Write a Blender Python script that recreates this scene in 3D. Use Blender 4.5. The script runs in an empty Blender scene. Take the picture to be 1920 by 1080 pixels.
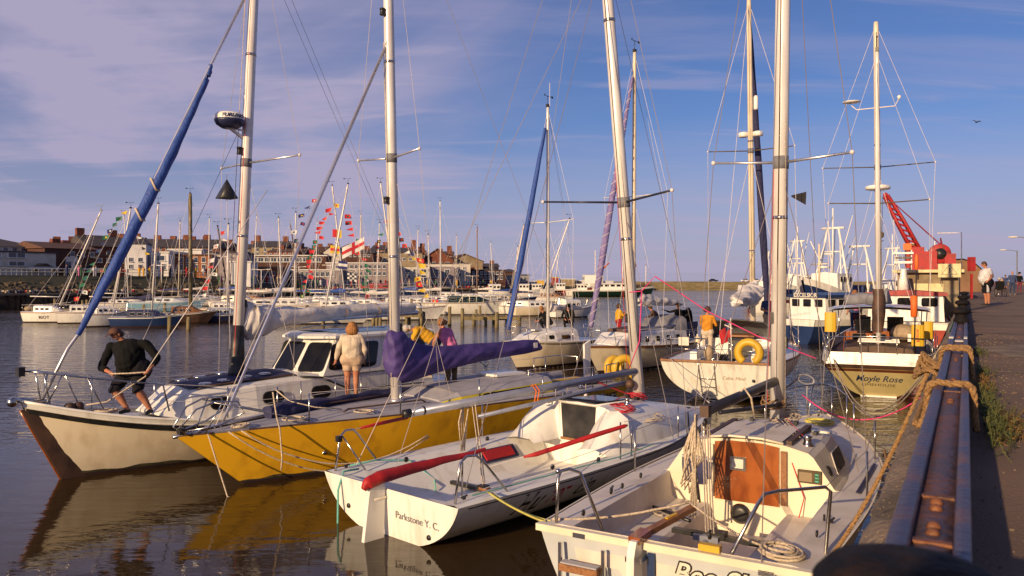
import bpy, bmesh, math, random
import numpy as np
from mathutils import Vector, Matrix
R=math.radians
random.seed(7)
S=bpy.context.scene
COL=S.collection
F=1493.0; H=3.5; HV=530.0
# ---------------- camera
cd=bpy.data.cameras.new('camera'); cam=bpy.data.objects.new('camera',cd); COL.objects.link(cam)
cam.location=(0,0,H); cam.rotation_euler=(R(90),0,0)
cd.sensor_width=36; cd.lens=28.0; cd.shift_y=-10/1920.0; cd.clip_start=.05; cd.clip_end=9000
cd.dof.use_dof=True; cd.dof.focus_distance=17; cd.dof.aperture_fstop=4.5
S.camera=cam
# ---------------- light
SUN_TRAVEL=Vector((.60,.80,-.285)).normalized()
sl=bpy.data.lights.new('sun','SUN'); sl.energy=5.0; sl.angle=R(.5); sl.color=(1,.71,.40)
so=bpy.data.objects.new('sun',sl); COL.objects.link(so); so.location=(-60,-80,60)
so.rotation_euler=SUN_TRAVEL.to_track_quat('-Z','Y').to_euler()
W=bpy.data.worlds.new('World'); S.world=W; W.use_nodes=True
nt=W.node_tree; nt.nodes.clear(); N=nt.nodes.new; LK=nt.links.new
out=N('ShaderNodeOutputWorld'); bg=N('ShaderNodeBackground'); bg.inputs['Strength'].default_value=.11
sky=N('ShaderNodeTexSky'); sky.sky_type='NISHITA'; sky.sun_disc=False
sky.sun_elevation=math.asin(-SUN_TRAVEL.z); sky.sun_rotation=R(216.9); sky.air_density=1.0; sky.dust_density=.6; sky.ozone_density=3.0
tint=N('ShaderNodeMix'); tint.data_type='RGBA'; tint.blend_type='MULTIPLY'; tint.inputs[0].default_value=1
tint.inputs[7].default_value=(.43,.51,.76,1)
LK(sky.outputs[0],tint.inputs[6])
tc=N('ShaderNodeTexCoord'); sep=N('ShaderNodeSeparateXYZ'); LK(tc.outputs['Generated'],sep.inputs[0])
def mth(op,a,b=None,clamp=False):
    n=N('ShaderNodeMath'); n.operation=op; n.use_clamp=clamp
    for i,x in enumerate((a,b)):
        if x is None: continue
        if hasattr(x,'is_linked') or hasattr(x,'links'): LK(x,n.inputs[i])
        else: n.inputs[i].default_value=x
    return n.outputs[0]
zz=mth('MAXIMUM',sep.outputs[2],0.0); zd=mth('ADD',zz,.13)
px=mth('DIVIDE',sep.outputs[0],zd); py=mth('DIVIDE',sep.outputs[1],zd)
cmb=N('ShaderNodeCombineXYZ'); LK(px,cmb.inputs[0]); LK(py,cmb.inputs[1])
def cloud(scale,st,rot,detail,lo,hi,dist=.6,off=(0,0,0)):
    mp=N('ShaderNodeMapping'); mp.inputs['Scale'].default_value=st; mp.inputs['Rotation'].default_value=(0,0,R(rot)); mp.inputs['Location'].default_value=off
    LK(cmb.outputs[0],mp.inputs[0]); n=N('ShaderNodeTexNoise'); n.inputs['Scale'].default_value=scale; n.inputs['Detail'].default_value=detail
    n.inputs['Roughness'].default_value=.55; n.inputs['Distortion'].default_value=dist; LK(mp.outputs[0],n.inputs[0])
    r=N('ShaderNodeMapRange'); r.interpolation_type='SMOOTHSTEP'; r.inputs[1].default_value=lo; r.inputs[2].default_value=hi; LK(n.outputs[0],r.inputs[0]); return r.outputs[0]
c1=cloud(.55,(1,.6,1),25,6,.40,.60,.7,(1.7,.4,0))
c2=cloud(1.1,(.35,1.5,1),-14,8,.44,.68,.6,(3,2,0))
c3=cloud(3.2,(.3,1.8,1),16,7,.52,.74,.9,(7,1,0))
# the veil of high cloud lies over the western (left) half of the sky
side=N('ShaderNodeMapRange'); side.interpolation_type='SMOOTHSTEP'; side.inputs[1].default_value=.12; side.inputs[2].default_value=-.32; side.inputs[3].default_value=.12; side.inputs[4].default_value=1.0
LK(sep.outputs[0],side.inputs[0])
low=N('ShaderNodeMapRange'); low.interpolation_type='SMOOTHSTEP'; low.inputs[1].default_value=.24; low.inputs[2].default_value=.02; LK(sep.outputs[2],low.inputs[0])
v1=mth('MULTIPLY',c1,side.outputs[0]); v1=mth('MULTIPLY',v1,.85)
v2=mth('MULTIPLY',c2,mth('ADD',mth('MULTIPLY',low.outputs[0],.75),.25)); v2=mth('MULTIPLY',v2,1.0)
v3=mth('MULTIPLY',c3,.34)
hz=mth('MULTIPLY',low.outputs[0],.72)
veil=mth('ADD',mth('MULTIPLY',side.outputs[0],.30),v1)
fac=mth('MAXIMUM',mth('ADD',mth('ADD',veil,mth('MULTIPLY',v2,.6)),v3),hz,True); fac=mth('MINIMUM',mth('ADD',fac,mth('MULTIPLY',v2,.3)),.93)
mx=N('ShaderNodeMix'); mx.data_type='RGBA'; mx.inputs[7].default_value=(3.5,3.15,4.45,1)
LK(fac,mx.inputs[0]); LK(tint.outputs[2],mx.inputs[6]); LK(mx.outputs[2],bg.inputs[0]); LK(bg.outputs[0],out.inputs[0])
S.view_settings.view_transform='Standard'; S.view_settings.look='None'; S.view_settings.exposure=.16; S.view_settings.gamma=1
S.view_settings.use_curve_mapping=False
S.render.engine='CYCLES'
# ---------------- pixel helpers
def P(u,v,z): 
    Y=F*(H-z)/(v-HV); return Vector(((u-960)/F*Y,Y,z))
def Q(u,v,Y): return Vector(((u-960)/F*Y,Y,H-(v-HV)/F*Y))
# ---------------- materials
M={}
def mat(name,col,rough=.5,metal=0,col2=None,vs=3,lo=.4,hi=.65,bump=0,bs=30,st=(1,1,1),spec=.5,coat=0,det=5,emit=None):
    m=bpy.data.materials.new(name); m.use_nodes=True; t=m.node_tree; b=t.nodes['Principled BSDF']
    b.inputs['Roughness'].default_value=rough; b.inputs['Metallic'].default_value=metal
    b.inputs['Specular IOR Level'].default_value=spec; b.inputs['Coat Weight'].default_value=coat
    c=list(col)+[1]; b.inputs['Base Color'].default_value=c; m.diffuse_color=c
    tcn=t.nodes.new('ShaderNodeTexCoord'); mp=t.nodes.new('ShaderNodeMapping'); mp.inputs['Scale'].default_value=st
    t.links.new(tcn.outputs['Object'],mp.inputs[0])
    if col2 is None: col2=tuple(x*.8 for x in col)
    n=t.nodes.new('ShaderNodeTexNoise'); n.inputs['Scale'].default_value=vs; n.inputs['Detail'].default_value=det
    t.links.new(mp.outputs[0],n.inputs[0])
    r=t.nodes.new('ShaderNodeMapRange'); r.inputs[1].default_value=lo; r.inputs[2].default_value=hi; t.links.new(n.outputs[0],r.inputs[0])
    x=t.nodes.new('ShaderNodeMix'); x.data_type='RGBA'; x.inputs[6].default_value=c; x.inputs[7].default_value=list(col2)+[1]
    t.links.new(r.outputs[0],x.inputs[0]); t.links.new(x.outputs[2],b.inputs['Base Color'])
    if bump:
        n2=t.nodes.new('ShaderNodeTexNoise'); n2.inputs['Scale'].default_value=bs; n2.inputs['Detail'].default_value=4; t.links.new(mp.outputs[0],n2.inputs[0])
        bb=t.nodes.new('ShaderNodeBump'); bb.inputs['Strength'].default_value=bump; bb.inputs['Distance'].default_value=.02; t.links.new(n2.outputs[0],bb.inputs['Height']); t.links.new(bb.outputs[0],b.inputs['Normal'])
    if emit: b.inputs['Emission Color'].default_value=list(emit)+[1]; b.inputs['Emission Strength'].default_value=1
    M[name]=m; return m
mat('gel',(.80,.78,.73),.30,col2=(.52,.46,.38),vs=3.2,lo=.52,hi=.85,st=(1.6,1.6,.45),det=8,bump=.03,bs=3)
mat('geldeck',(.66,.64,.62),.6,col2=(.5,.47,.45),vs=2.5,lo=.45,hi=.75,bump=.1,bs=150)
mat('cream',(.72,.62,.46),.35,col2=(.56,.46,.33),vs=1.4,lo=.45,hi=.75,bump=.04,bs=3)
mat('creamhull',(.80,.69,.50),.3,col2=(.55,.43,.28),vs=2.4,lo=.48,hi=.85,st=(1.2,1.2,.5),det=8,bump=.04,bs=2.5)
mat('bgdeck',(.66,.60,.54),.55,col2=(.50,.44,.38),vs=2.5,lo=.45,hi=.75,bump=.1,bs=120)
mat('bgcabin',(.76,.68,.52),.4,col2=(.62,.54,.40),vs=2,lo=.45,hi=.8,bump=.05,bs=4)
mat('paleblue',(.52,.55,.58),.4,col2=(.44,.47,.50),vs=2,bump=.03,bs=4)
mat('yellow',(.92,.50,.02),.3,col2=(.58,.28,.02),vs=3.0,lo=.46,hi=.74,st=(1,1,.6),det=8,bump=.05,bs=3,coat=.2)
mat('yellowb',(.60,.37,.03),.45,col2=(.6,.36,.02),vs=3)
mat('yellowg',(.60,.50,.04),.4,col2=(.52,.42,.03),vs=3)
mat('lilac',(.36,.35,.39),.75,col2=(.29,.28,.31),vs=4,lo=.4,hi=.7,bump=.15,bs=160)
mat('navy',(.015,.02,.07),.4,col2=(.03,.035,.09),vs=3)
mat('navyfab',(.02,.022,.075),.8,col2=(.035,.035,.10),vs=8,bump=.3,bs=12)
mat('bluefab',(.02,.06,.28),.6,col2=(.03,.085,.34),vs=14,bump=.5,bs=25,st=(1,1,.6))
mat('purple',(.045,.028,.15),.65,col2=(.075,.045,.21),vs=4,bump=.6,bs=6)
mat('purple2',(.16,.12,.30),.7,col2=(.24,.2,.4),vs=8,bump=.4,bs=12)
mat('skyblue',(.16,.30,.52),.45,col2=(.2,.34,.56),vs=3)
mat('black',(.012,.012,.014),.4,col2=(.03,.028,.028),vs=6)
mat('darkglass',(.008,.008,.009),.06,col2=(.014,.013,.014),spec=.35)
mat('steel',(.62,.60,.58),.22,1,col2=(.5,.47,.44),vs=10)
mat('alu',(.72,.70,.72),.38,.85,col2=(.6,.58,.62),vs=6,st=(1,1,.2))
mat('alupaint',(.74,.72,.70),.35,.1,col2=(.62,.58,.55),vs=6,st=(1,1,.2))
mat('spar',(.36,.38,.46),.35,.5,col2=(.28,.30,.38),vs=5)
mat('sparblk',(.03,.03,.045),.35,.2)
mat('wire',(.42,.36,.34),.4,.5)
mat('wirew',(.75,.68,.66),.5)
mat('rope',(.62,.52,.40),.9,col2=(.40,.31,.22),vs=40,bump=.6,bs=90)
mat('hemp',(.38,.22,.09),.95,col2=(.22,.12,.05),vs=50,bump=.8,bs=120)
mat('ropered',(.55,.03,.05),.8); mat('ropepink',(.75,.05,.22),.8); mat('ropegreen',(.10,.36,.30),.8,col2=(.16,.45,.38),vs=60); mat('ropeyel',(.62,.55,.12),.8)
mat('red',(.42,.012,.014),.6,col2=(.30,.01,.012),vs=5,bump=.4,bs=9)
mat('crane',(.36,.016,.018),.6,col2=(.16,.03,.02),vs=2.2,lo=.5,hi=.75,bump=.2,bs=9,det=8)
mat('orange',(.75,.15,.02),.6)
mat('brownwall',(.22,.12,.07),.9,col2=(.16,.09,.05),vs=1); mat('seambrown',(.11,.028,.014),.5)
mat('teak',(.30,.13,.045),.5,col2=(.18,.07,.025),vs=5,st=(1,6,6),bump=.2)
mat('varnish',(.34,.10,.022),.22,col2=(.20,.05,.012),vs=7,st=(1,1,.35),coat=.5)
mat('darkwood',(.055,.03,.022),.6,col2=(.10,.05,.03),vs=4)
mat('greywood',(.16,.13,.10),.85,col2=(.08,.06,.045),vs=6,st=(4,4,.6),bump=.4)
mat('pilewood',(.24,.18,.09),.85,col2=(.10,.09,.04),vs=2.5,st=(3,3,.6),bump=.4)
mat('sailwhite',(.70,.66,.62),.75,col2=(.52,.48,.46),vs=4,bump=.8,bs=7)
mat('sailgrey',(.22,.22,.25),.8,col2=(.16,.16,.18),vs=5,bump=.6,bs=9)
mat('skin',(.46,.20,.11),.6,col2=(.40,.15,.08),vs=9)
mat('lip',(.35,.08,.06),.6)
mat('hairblond',(.38,.17,.05),.7,col2=(.22,.08,.02),vs=25,st=(1,1,.2),bump=.6,bs=60)
mat('hairbrown',(.05,.025,.014),.7,col2=(.09,.04,.02),vs=25); mat('hairgrey',(.5,.47,.43),.7,col2=(.3,.28,.26),vs=25); mat('hairdark',(.02,.014,.01),.7)
for n,c in dict(clothblack=(.007,.007,.008),shortblack=(.013,.012,.018),clothcream=(.62,.52,.40),clothpeach=(.56,.40,.28),clothpink=(.62,.18,.36),clotholive=(.12,.09,.055),clothyellow=(.66,.36,.03),clothorange=(.62,.26,.03),clothkhaki=(.42,.32,.22),clothwhite=(.66,.64,.66),clothblue=(.05,.07,.16),clothjean=(.03,.05,.11),clothmaroon=(.17,.035,.06),clothred=(.36,.02,.03),clothgrey=(.2,.2,.22),clothgreen=(.05,.14,.07),clothlilac=(.36,.28,.42)).items():
    mat(n,c,.9,col2=tuple(x*.72 for x in c),vs=7,bump=.5,bs=14,spec=.2)
mat('shoe',(.5,.48,.45),.7); mat('shoedark',(.02,.02,.02),.6); mat('cap',(.10,.04,.025),.8)
mat('concrete',(.26,.19,.13),.95,col2=(.10,.075,.05),vs=3,lo=.35,hi=.7,bump=.8,bs=30)
mat('wallstone',(.30,.24,.15),.9,col2=(.18,.13,.08),vs=1.2,bump=.5,bs=8)
mat('breakwater',(.22,.17,.08),.95,col2=(.14,.11,.05),vs=.35,bump=.6,bs=2,st=(1,1,3))
mat('bollard',(.006,.006,.008),.75,col2=(.03,.014,.008),vs=14,lo=.5,hi=.8,bump=.8,bs=35,spec=.2,det=8)
mat('signcream',(.66,.58,.32),.6,col2=(.55,.46,.24),vs=3)
mat('signwhite',(.72,.68,.58),.6)
mat('brick',(.20,.065,.035),.9,col2=(.13,.04,.025),vs=1.4); mat('brickdark',(.085,.035,.026),.9,col2=(.06,.025,.02),vs=1)
mat('brickorange',(.34,.12,.045),.9,col2=(.26,.09,.035),vs=1)
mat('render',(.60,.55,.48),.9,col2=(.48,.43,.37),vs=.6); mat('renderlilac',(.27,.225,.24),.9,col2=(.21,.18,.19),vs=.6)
mat('renderwhite',(.70,.68,.68),.85,col2=(.58,.56,.56),vs=.6); mat('sand',(.31,.235,.15),.9,col2=(.22,.165,.10),vs=.8)
mat('slate',(.05,.042,.045),.8,col2=(.075,.06,.06),vs=1.5); mat('tile',(.12,.055,.035),.85,col2=(.08,.04,.03),vs=1.5)
mat('pane',(.05,.07,.11),.12,col2=(.03,.04,.06)); mat('frame',(.66,.64,.62),.6)
mat('grass',(.035,.035,.016),.95,col2=(.02,.02,.01),vs=.8); mat('rock',(.10,.075,.045),.95,col2=(.05,.04,.025),vs=1.2,bump=.8,bs=4)
mat('hullblue',(.012,.03,.10),.35,col2=(.02,.04,.12),vs=1); mat('hullgreen',(.01,.03,.022),.4); mat('hullred',(.32,.03,.02),.45); mat('hulllight',(.18,.34,.48),.5)
mat('antifoul',(.03,.012,.012),.8); mat('redroof',(.32,.016,.02),.5)
mat('leaf',(.07,.09,.02),.8,col2=(.13,.12,.03),vs=20); mat('leafdry',(.22,.12,.03),.9)
mat('birdgrey',(.03,.03,.035),.8)
for n,c in dict(fred=(.55,.02,.03),fyel=(.65,.45,.03),fblue=(.02,.03,.16),fwhite=(.68,.66,.66),fgreen=(.01,.14,.08),fblack=(.015,.015,.02)).items(): mat(n,c,.8)
mat('scum',(.085,.065,.03),.8,col2=(.03,.028,.014),vs=9,lo=.4,hi=.6)
# ---------------- object helpers
def new_ob(name,data,parent=None):
    o=bpy.data.objects.new(name,data); COL.objects.link(o)
    if parent is not None: o.parent=parent
    return o
def tag(o,label=None,cat=None,group=None,kind=None):
    if label: o['label']=label
    if cat: o['category']=cat
    if group: o['group']=group
    if kind: o['kind']=kind
    return o
def thing(name,label,cat,loc=(0,0,0),rz=0,group=None,tilt=(0,0)):
    o=new_ob(name,None); o.location=loc; o.rotation_euler=(tilt[0],tilt[1],rz); o.empty_display_size=.3
    return tag(o,label,cat,group)
class G:
    def __init__(s): s.v=[]; s.f=[]; s.sm=[]
    def add(s,vs,fs,smooth=False):
        o=len(s.v); s.v+= [tuple(v) for v in vs]; s.f+=[tuple(i+o for i in f) for f in fs]; s.sm+=[smooth]*len(fs); return s
    def box(s,c,d,rot=None):
        c=Vector(c); x,y,z=[k/2 for k in d]; vs=[Vector((a,b,e)) for a in(-x,x) for b in(-y,y) for e in(-z,z)]
        if rot is not None:
            m=rot if isinstance(rot,Matrix) else Matrix.Rotation(rot,3,'Z'); vs=[m@v for v in vs]
        return s.add([c+v for v in vs],[(0,1,3,2),(4,6,7,5),(0,4,5,1),(2,3,7,6),(0,2,6,4),(1,5,7,3)])
    def bar(s,a,b,w,h):
        a=Vector(a); b=Vector(b); d=(b-a); L=d.length; d.normalize(); up=Vector((0,0,1))
        if abs(d.z)>.95: up=Vector((1,0,0))
        y=up.cross(d).normalized(); z=d.cross(y); m=Matrix((d,y,z)).transposed()
        return s.box((a+b)/2,(L,w,h),m)
    def tube(s,pts,r,n=6,cap=True,flat=1.0):
        pts=[Vector(p) for p in pts]; k=len(pts); rs=r if isinstance(r,(list,tuple)) else [r]*k
        t0=(pts[1]-pts[0]).normalized(); up=Vector((0,0,1)) if abs(t0.z)<.9 else Vector((1,0,0)); x=t0.cross(up).normalized(); vs=[]
        for i,p in enumerate(pts):
            t=(pts[min(i+1,k-1)]-pts[max(i-1,0)]);
            if t.length<1e-9: t=t0
            t=t.normalized(); x=(x-t*x.dot(t)); x=x.normalized() if x.length>1e-6 else t.orthogonal().normalized(); y=t.cross(x)
            for j in range(n):
                a=2*math.pi*j/n; vs.append(p+x*math.cos(a)*rs[i]+y*math.sin(a)*rs[i]*flat)
        fs=[(i*n+j,i*n+(j+1)%n,(i+1)*n+(j+1)%n,(i+1)*n+j) for i in range(k-1) for j in range(n)]
        if cap: fs+=[tuple(range(n))[::-1],tuple((k-1)*n+j for j in range(n))]
        return s.add(vs,fs,n>4)
    def lathe(s,prof,c=(0,0,0),n=16,ax=None):
        c=Vector(c); vs=[]; m=Vector((0,0,1)).rotation_difference(Vector(ax)).to_matrix() if ax is not None else Matrix.Identity(3)
        for r,z in prof:
            for j in range(n): a=2*math.pi*j/n; vs.append(c+m@Vector((r*math.cos(a),r*math.sin(a),z)))
        k=len(prof); fs=[(i*n+j,i*n+(j+1)%n,(i+1)*n+(j+1)%n,(i+1)*n+j) for i in range(k-1) for j in range(n)]
        fs+=[tuple(range(n))[::-1],tuple((k-1)*n+j for j in range(n))]
        return s.add(vs,fs,True)
    def ball(s,c,r,n=12,m=8,rot=None):
        c=Vector(c); r=Vector(r) if not isinstance(r,(int,float)) else Vector((r,r,r)); vs=[]
        for i in range(m+1):
            ph=math.pi*(i/m-.5); cr=max(math.cos(ph),.02)
            for j in range(n):
                a=2*math.pi*j/n; v=Vector((r.x*cr*math.cos(a),r.y*cr*math.sin(a),r.z*math.sin(ph)))
                vs.append(c+(rot@v if rot is not None else v))
        fs=[(i*n+j,i*n+(j+1)%n,(i+1)*n+(j+1)%n,(i+1)*n+j) for i in range(m) for j in range(n)]+[tuple(range(n))[::-1],tuple(m*n+j for j in range(n))]
        return s.add(vs,fs,True)
    def grid(s,rows,smooth=True,close=False):
        n=len(rows[0]); vs=[p for r in rows for p in r]
        fs=[(i*n+j,i*n+(j+1)%n,(i+1)*n+(j+1)%n,(i+1)*n+j) for i in range(len(rows)-1) for j in range(n if close else n-1)]
        return s.add(vs,fs,smooth)
    def prism(s,poly,off):
        n=len(poly); poly=[Vector(p) for p in poly]; off=Vector(off)
        return s.add(poly+[p+off for p in poly],[tuple(range(n))[::-1],tuple(range(n,2*n))]+[(i,(i+1)%n,n+(i+1)%n,n+i) for i in range(n)])
    def mesh(s,name,m):
        me=bpy.data.meshes.new(name); me.from_pydata(s.v,[],s.f); 
        me.polygons.foreach_set('use_smooth',s.sm)
        if m: me.materials.append(M[m])
        return me
    def ob(s,name,m,parent=None,label=None):
        me=s.mesh(name,m); bm=bmesh.new(); bm.from_mesh(me); bmesh.ops.recalc_face_normals(bm,faces=bm.faces); bm.to_mesh(me); bm.free()
        o=new_ob(name,me,parent)
        if label: o['label']=label
        return o
def tube(name,pts,r,m,parent=None,n=6,label=None,flat=1.0): return G().tube(pts,r,n,flat=flat).ob(name,m,parent,label)
def itp(pts,t):
    # monotone-ish cubic through (t,v)
    n=len(pts)
    if t<=pts[0][0]: return pts[0][1]
    if t>=pts[-1][0]: return pts[-1][1]
    for i in range(n-1):
        if t<=pts[i+1][0]:
            x0,y0=pts[i]; x1,y1=pts[i+1]; h=x1-x0
            def sl(k):
                if k<=0: return (pts[1][1]-pts[0][1])/(pts[1][0]-pts[0][0])
                if k>=n-1: return (pts[-1][1]-pts[-2][1])/(pts[-1][0]-pts[-2][0])
                a=(pts[k][1]-pts[k-1][1])/(pts[k][0]-pts[k-1][0]); b=(pts[k+1][1]-pts[k][1])/(pts[k+1][0]-pts[k][0])
                return 0 if a*b<=0 else 2*a*b/(a+b)
            m0,m1=sl(i),sl(i+1); s=(t-x0)/h
            return (2*s**3-3*s*s+1)*y0+(s**3-2*s*s+s)*h*m0+(-2*s**3+3*s*s)*y1+(s**3-s*s)*h*m1
def sag(a,b,s,n=14,wob=0):
    a=Vector(a); b=Vector(b); o=[]
    for i in range(n+1):
        t=i/n; p=a.lerp(b,t); p.z-=4*s*t*(1-t)
        if wob: p+=Vector((random.uniform(-wob,wob),random.uniform(-wob,wob),random.uniform(-wob,wob)*.6))*(1 if 0<i<n else 0)
        o.append(p)
    return o
def coil(c,r,turns,th,name,m,parent=None,flat=(1,1,.12),seed=1,label=None):
    rn=random.Random(seed); pts=[]; ph=[rn.uniform(0,6) for _ in range(4)]
    for i in range(turns*14):
        a=2*math.pi*i/14; rr=r*(1+.25*math.sin(a*.37+ph[0])+.1*math.sin(a*1.7+ph[1]))
        pts.append(Vector(c)+Vector((rr*math.cos(a)*flat[0]+.1*r*math.sin(a*.21+ph[2]),rr*math.sin(a)*flat[1]+.12*r*math.sin(a*.3+ph[3]),(th*1.3*(i/14/2)+r*flat[2]*(.5+.5*math.sin(a*.9+ph[2]))))))
    return tube(name,pts,th,m,parent,5,label)
# ---------------- text as mesh, bent by a function fn(a,b)->point
_tc={}
def text_geo(txt,size,shear=0,bold=0):
    k=(txt,size,shear,bold)
    if k in _tc: return _tc[k]
    cu=bpy.data.curves.new('lettering','FONT'); cu.body=txt; cu.size=size; cu.shear=shear; cu.resolution_u=3; cu.offset=bold; cu.align_x='CENTER'; cu.align_y='CENTER'
    o=bpy.data.objects.new('lettering',cu); COL.objects.link(o); dg=bpy.context.evaluated_depsgraph_get(); me=bpy.data.meshes.new_from_object(o.evaluated_get(dg))
    vs=[v.co.copy() for v in me.vertices]; fs=[tuple(p.vertices) for p in me.polygons]
    bpy.data.objects.remove(o); bpy.data.curves.remove(cu); bpy.data.meshes.remove(me); _tc[k]=(vs,fs); return vs,fs
def text(txt,size,fn,m,parent=None,name='lettering',shear=0,bold=0,sx=1):
    vs,fs=text_geo(txt,size,shear,bold)
    me=bpy.data.meshes.new(name); me.from_pydata([tuple(fn(v.x*sx,v.y)) for v in vs],[],fs); me.materials.append(M[m]); return new_ob(name,me,parent)
def plane_fn(o,rt,up): o=Vector(o); rt=Vector(rt).normalized(); up=Vector(up).normalized(); return lambda a,b:o+rt*a+up*b
# ---------------- hull
class Hull:
    def __init__(s,L,hb,sh,rb=.8,rs=.1,dr=.5,pw=.35,pb=.8,bw=3.5):
        s.L=L; s.hb=hb; s.shp=sh; s.rb=rb; s.rs=rs; s.dr=dr; s.pw=pw; s.pb=pb; s.bw=bw; s.ell=0
    def sh(s,t): return itp(s.shp,t)
    def b(s,t): return max(itp(s.hb,t),.012)
    def pt(s,t,z,side,off=0):
        sh=s.sh(t); k=max(0,min(1.05,(z+s.dr)/(sh+s.dr))); p=s.pw+(s.pb-s.pw)*t**2; kk=min(k,1); y=s.b(t)*(k**p*(1-s.ell*(1-t*t))+s.ell*(1-t*t)*(1-(1-kk)**2.3)**.5)+off
        q=(1-z/sh); x=t*s.L-s.rb*q*t**s.bw+s.rs*q*(1-t)**6
        return Vector((x,side*y,z))
    def build(s,par,m,n=36,k=11,mt=None,name='hull'):
        g=G()
        for sd in (-1,1):
            rows=[[s.pt(i/n,-s.dr+(s.sh(i/n)+s.dr)*j/k,sd) for j in range(k+1)] for i in range(n+1)]
            g.grid(rows)
        a=G(); pl=[s.pt(0,-s.dr+(s.sh(0)+s.dr)*j/k,-1) for j in range(k+1)]; pr=[s.pt(0,-s.dr+(s.sh(0)+s.dr)*j/k,1) for j in range(k+1)]
        a.grid([pl,pr],False); h=g.ob(name,m,par); a.ob('transom',mt or m,par); return h
    def strip(s,par,m,name,z0,z1,t0=0,t1=1,off=.008,n=36,sides=(-1,1),tr=False,thick=True):
        g=G()
        for sd in sides:
            rows=[]
            for i in range(n+1):
                t=t0+(t1-t0)*i/n; a=z0(t); b=z1(t)
                r=[s.pt(t,a,sd),s.pt(t,a,sd,off),s.pt(t,b,sd,off),s.pt(t,b,sd)]; rows.append(r)
            g.grid(rows,False)
        if tr:
            q=[s.pt(0,z0(0),-1,.0),s.pt(0,z0(0),1,.0),s.pt(0,z1(0),1,.0),s.pt(0,z1(0),-1,.0)]; g.prism([p-Vector((off,0,0)) for p in q],(off*.9,0,0))
        return g.ob(name,m,par)
    def deck(s,par,m,t0=0,t1=1,camber=.06,n=30,drop=0,name='deck',inset=.0,hole=None):
        g=G(); 
        def row(t):
            b=max(s.b(t)-inset,.01); sh=s.sh(t)-drop
            return [Vector((t*s.L,b*y,sh+camber*(1-y*y)*min(1,b))) for y in (-1,-.85,-.6,-.3,0,.3,.6,.85,1)]
        if hole:
            g.grid([row(t0+(hole[0]-t0)*i/4) for i in range(5)]) if hole[0]>t0 else None
            h0,h1,w=hole
            for sd in(-1,1):
                g.grid([[Vector((t*s.L,sd*y,s.sh(t)-drop+camber*(1-(y/s.b(t))**2))) for y in (w,(w+s.b(t)-inset)/2,s.b(t)-inset)] for t in [h0+(h1-h0)*i/12 for i in range(13)]])
            g.grid([row(h1+(t1-h1)*i/n) for i in range(n+1)])
        else: g.grid([row(t0+(t1-t0)*i/n) for i in range(n+1)])
        return g.ob(name,m,par)
def halfloft(par,name,m,rows,smooth=False,caps=(True,True)):
    """rows: (x,[(y,z)...]) half profile from the outer foot to the centre line, mirrored"""
    g=G(); rr=[]
    for x,pr in rows:
        xs=x if isinstance(x,(list,tuple)) else [x]*len(pr)
        l=[Vector((xs[i],-y,z)) for i,(y,z) in enumerate(pr)]; r=[Vector((xs[i],y,z)) for i,(y,z) in enumerate(pr)][::-1]
        if pr[-1][0]<1e-6: r=r[1:]
        rr.append(l+r)
    g.grid(rr,smooth)
    n=len(rr[0])
    if caps[0]: g.add(rr[0],[tuple(range(n))])
    if caps[1]: g.add(rr[-1],[tuple(range(n))[::-1]])
    return g.ob(name,m,par)
def rrect(c,ex,ey,w,h,r=.04,k=3):
    c=Vector(c); ex=Vector(ex).normalized(); ey=Vector(ey).normalized(); o=[]
    for sx,sy,a0 in((1,1,0),(-1,1,90),(-1,-1,180),(1,-1,270)):
        for i in range(k+1):
            a=R(a0+90*i/k); o.append(c+ex*(sx*(w/2-r)+r*math.cos(a))+ey*(sy*(h/2-r)+r*math.sin(a)))
    return o
def window(par,c,ex,ey,nrm,w,h,r=.04,fr='black',gl='darkglass',fw=.02,name='window',dep=.012):
    nrm=Vector(nrm).normalized(); ex=Vector(ex).normalized(); ey=Vector(ey).normalized()
    f=G().prism(rrect(Vector(c),ex,ey,w+2*fw,h+2*fw,r+fw),nrm*dep).ob(name,fr,par)
    G().prism(rrect(Vector(c)+nrm*.004,ex,ey,w,h,r),nrm*(dep)).ob('pane',gl,f); return f
def quadwin(par,q,fr='black',gl='darkglass',fw=.03,name='window',dep=.012,r=.12):
    """window from four corners (in order); rounded"""
    q=[Vector(p) for p in q]; n=(q[1]-q[0]).cross(q[3]-q[0]).normalized()
    def rnd(q,r):
        o=[]
        for i in range(4):
            a=q[i-1]; b=q[i]; c=q[(i+1)%4]; p0=b.lerp(a,r); p1=b.lerp(c,r)
            for t in(0,.5,1): o.append(p0.lerp(b,t).lerp(b.lerp(p1,t),t))
        return o
    cc=sum(q,Vector())/4
    def emit(nn):
        f=G().prism(rnd([p+(p-cc).normalized()*fw for p in q],r),nn*dep).ob(name,fr,par)
        G().prism(rnd([p+nn*.004 for p in q],r),nn*dep).ob('pane',gl,f); return f
    return emit,n
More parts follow.
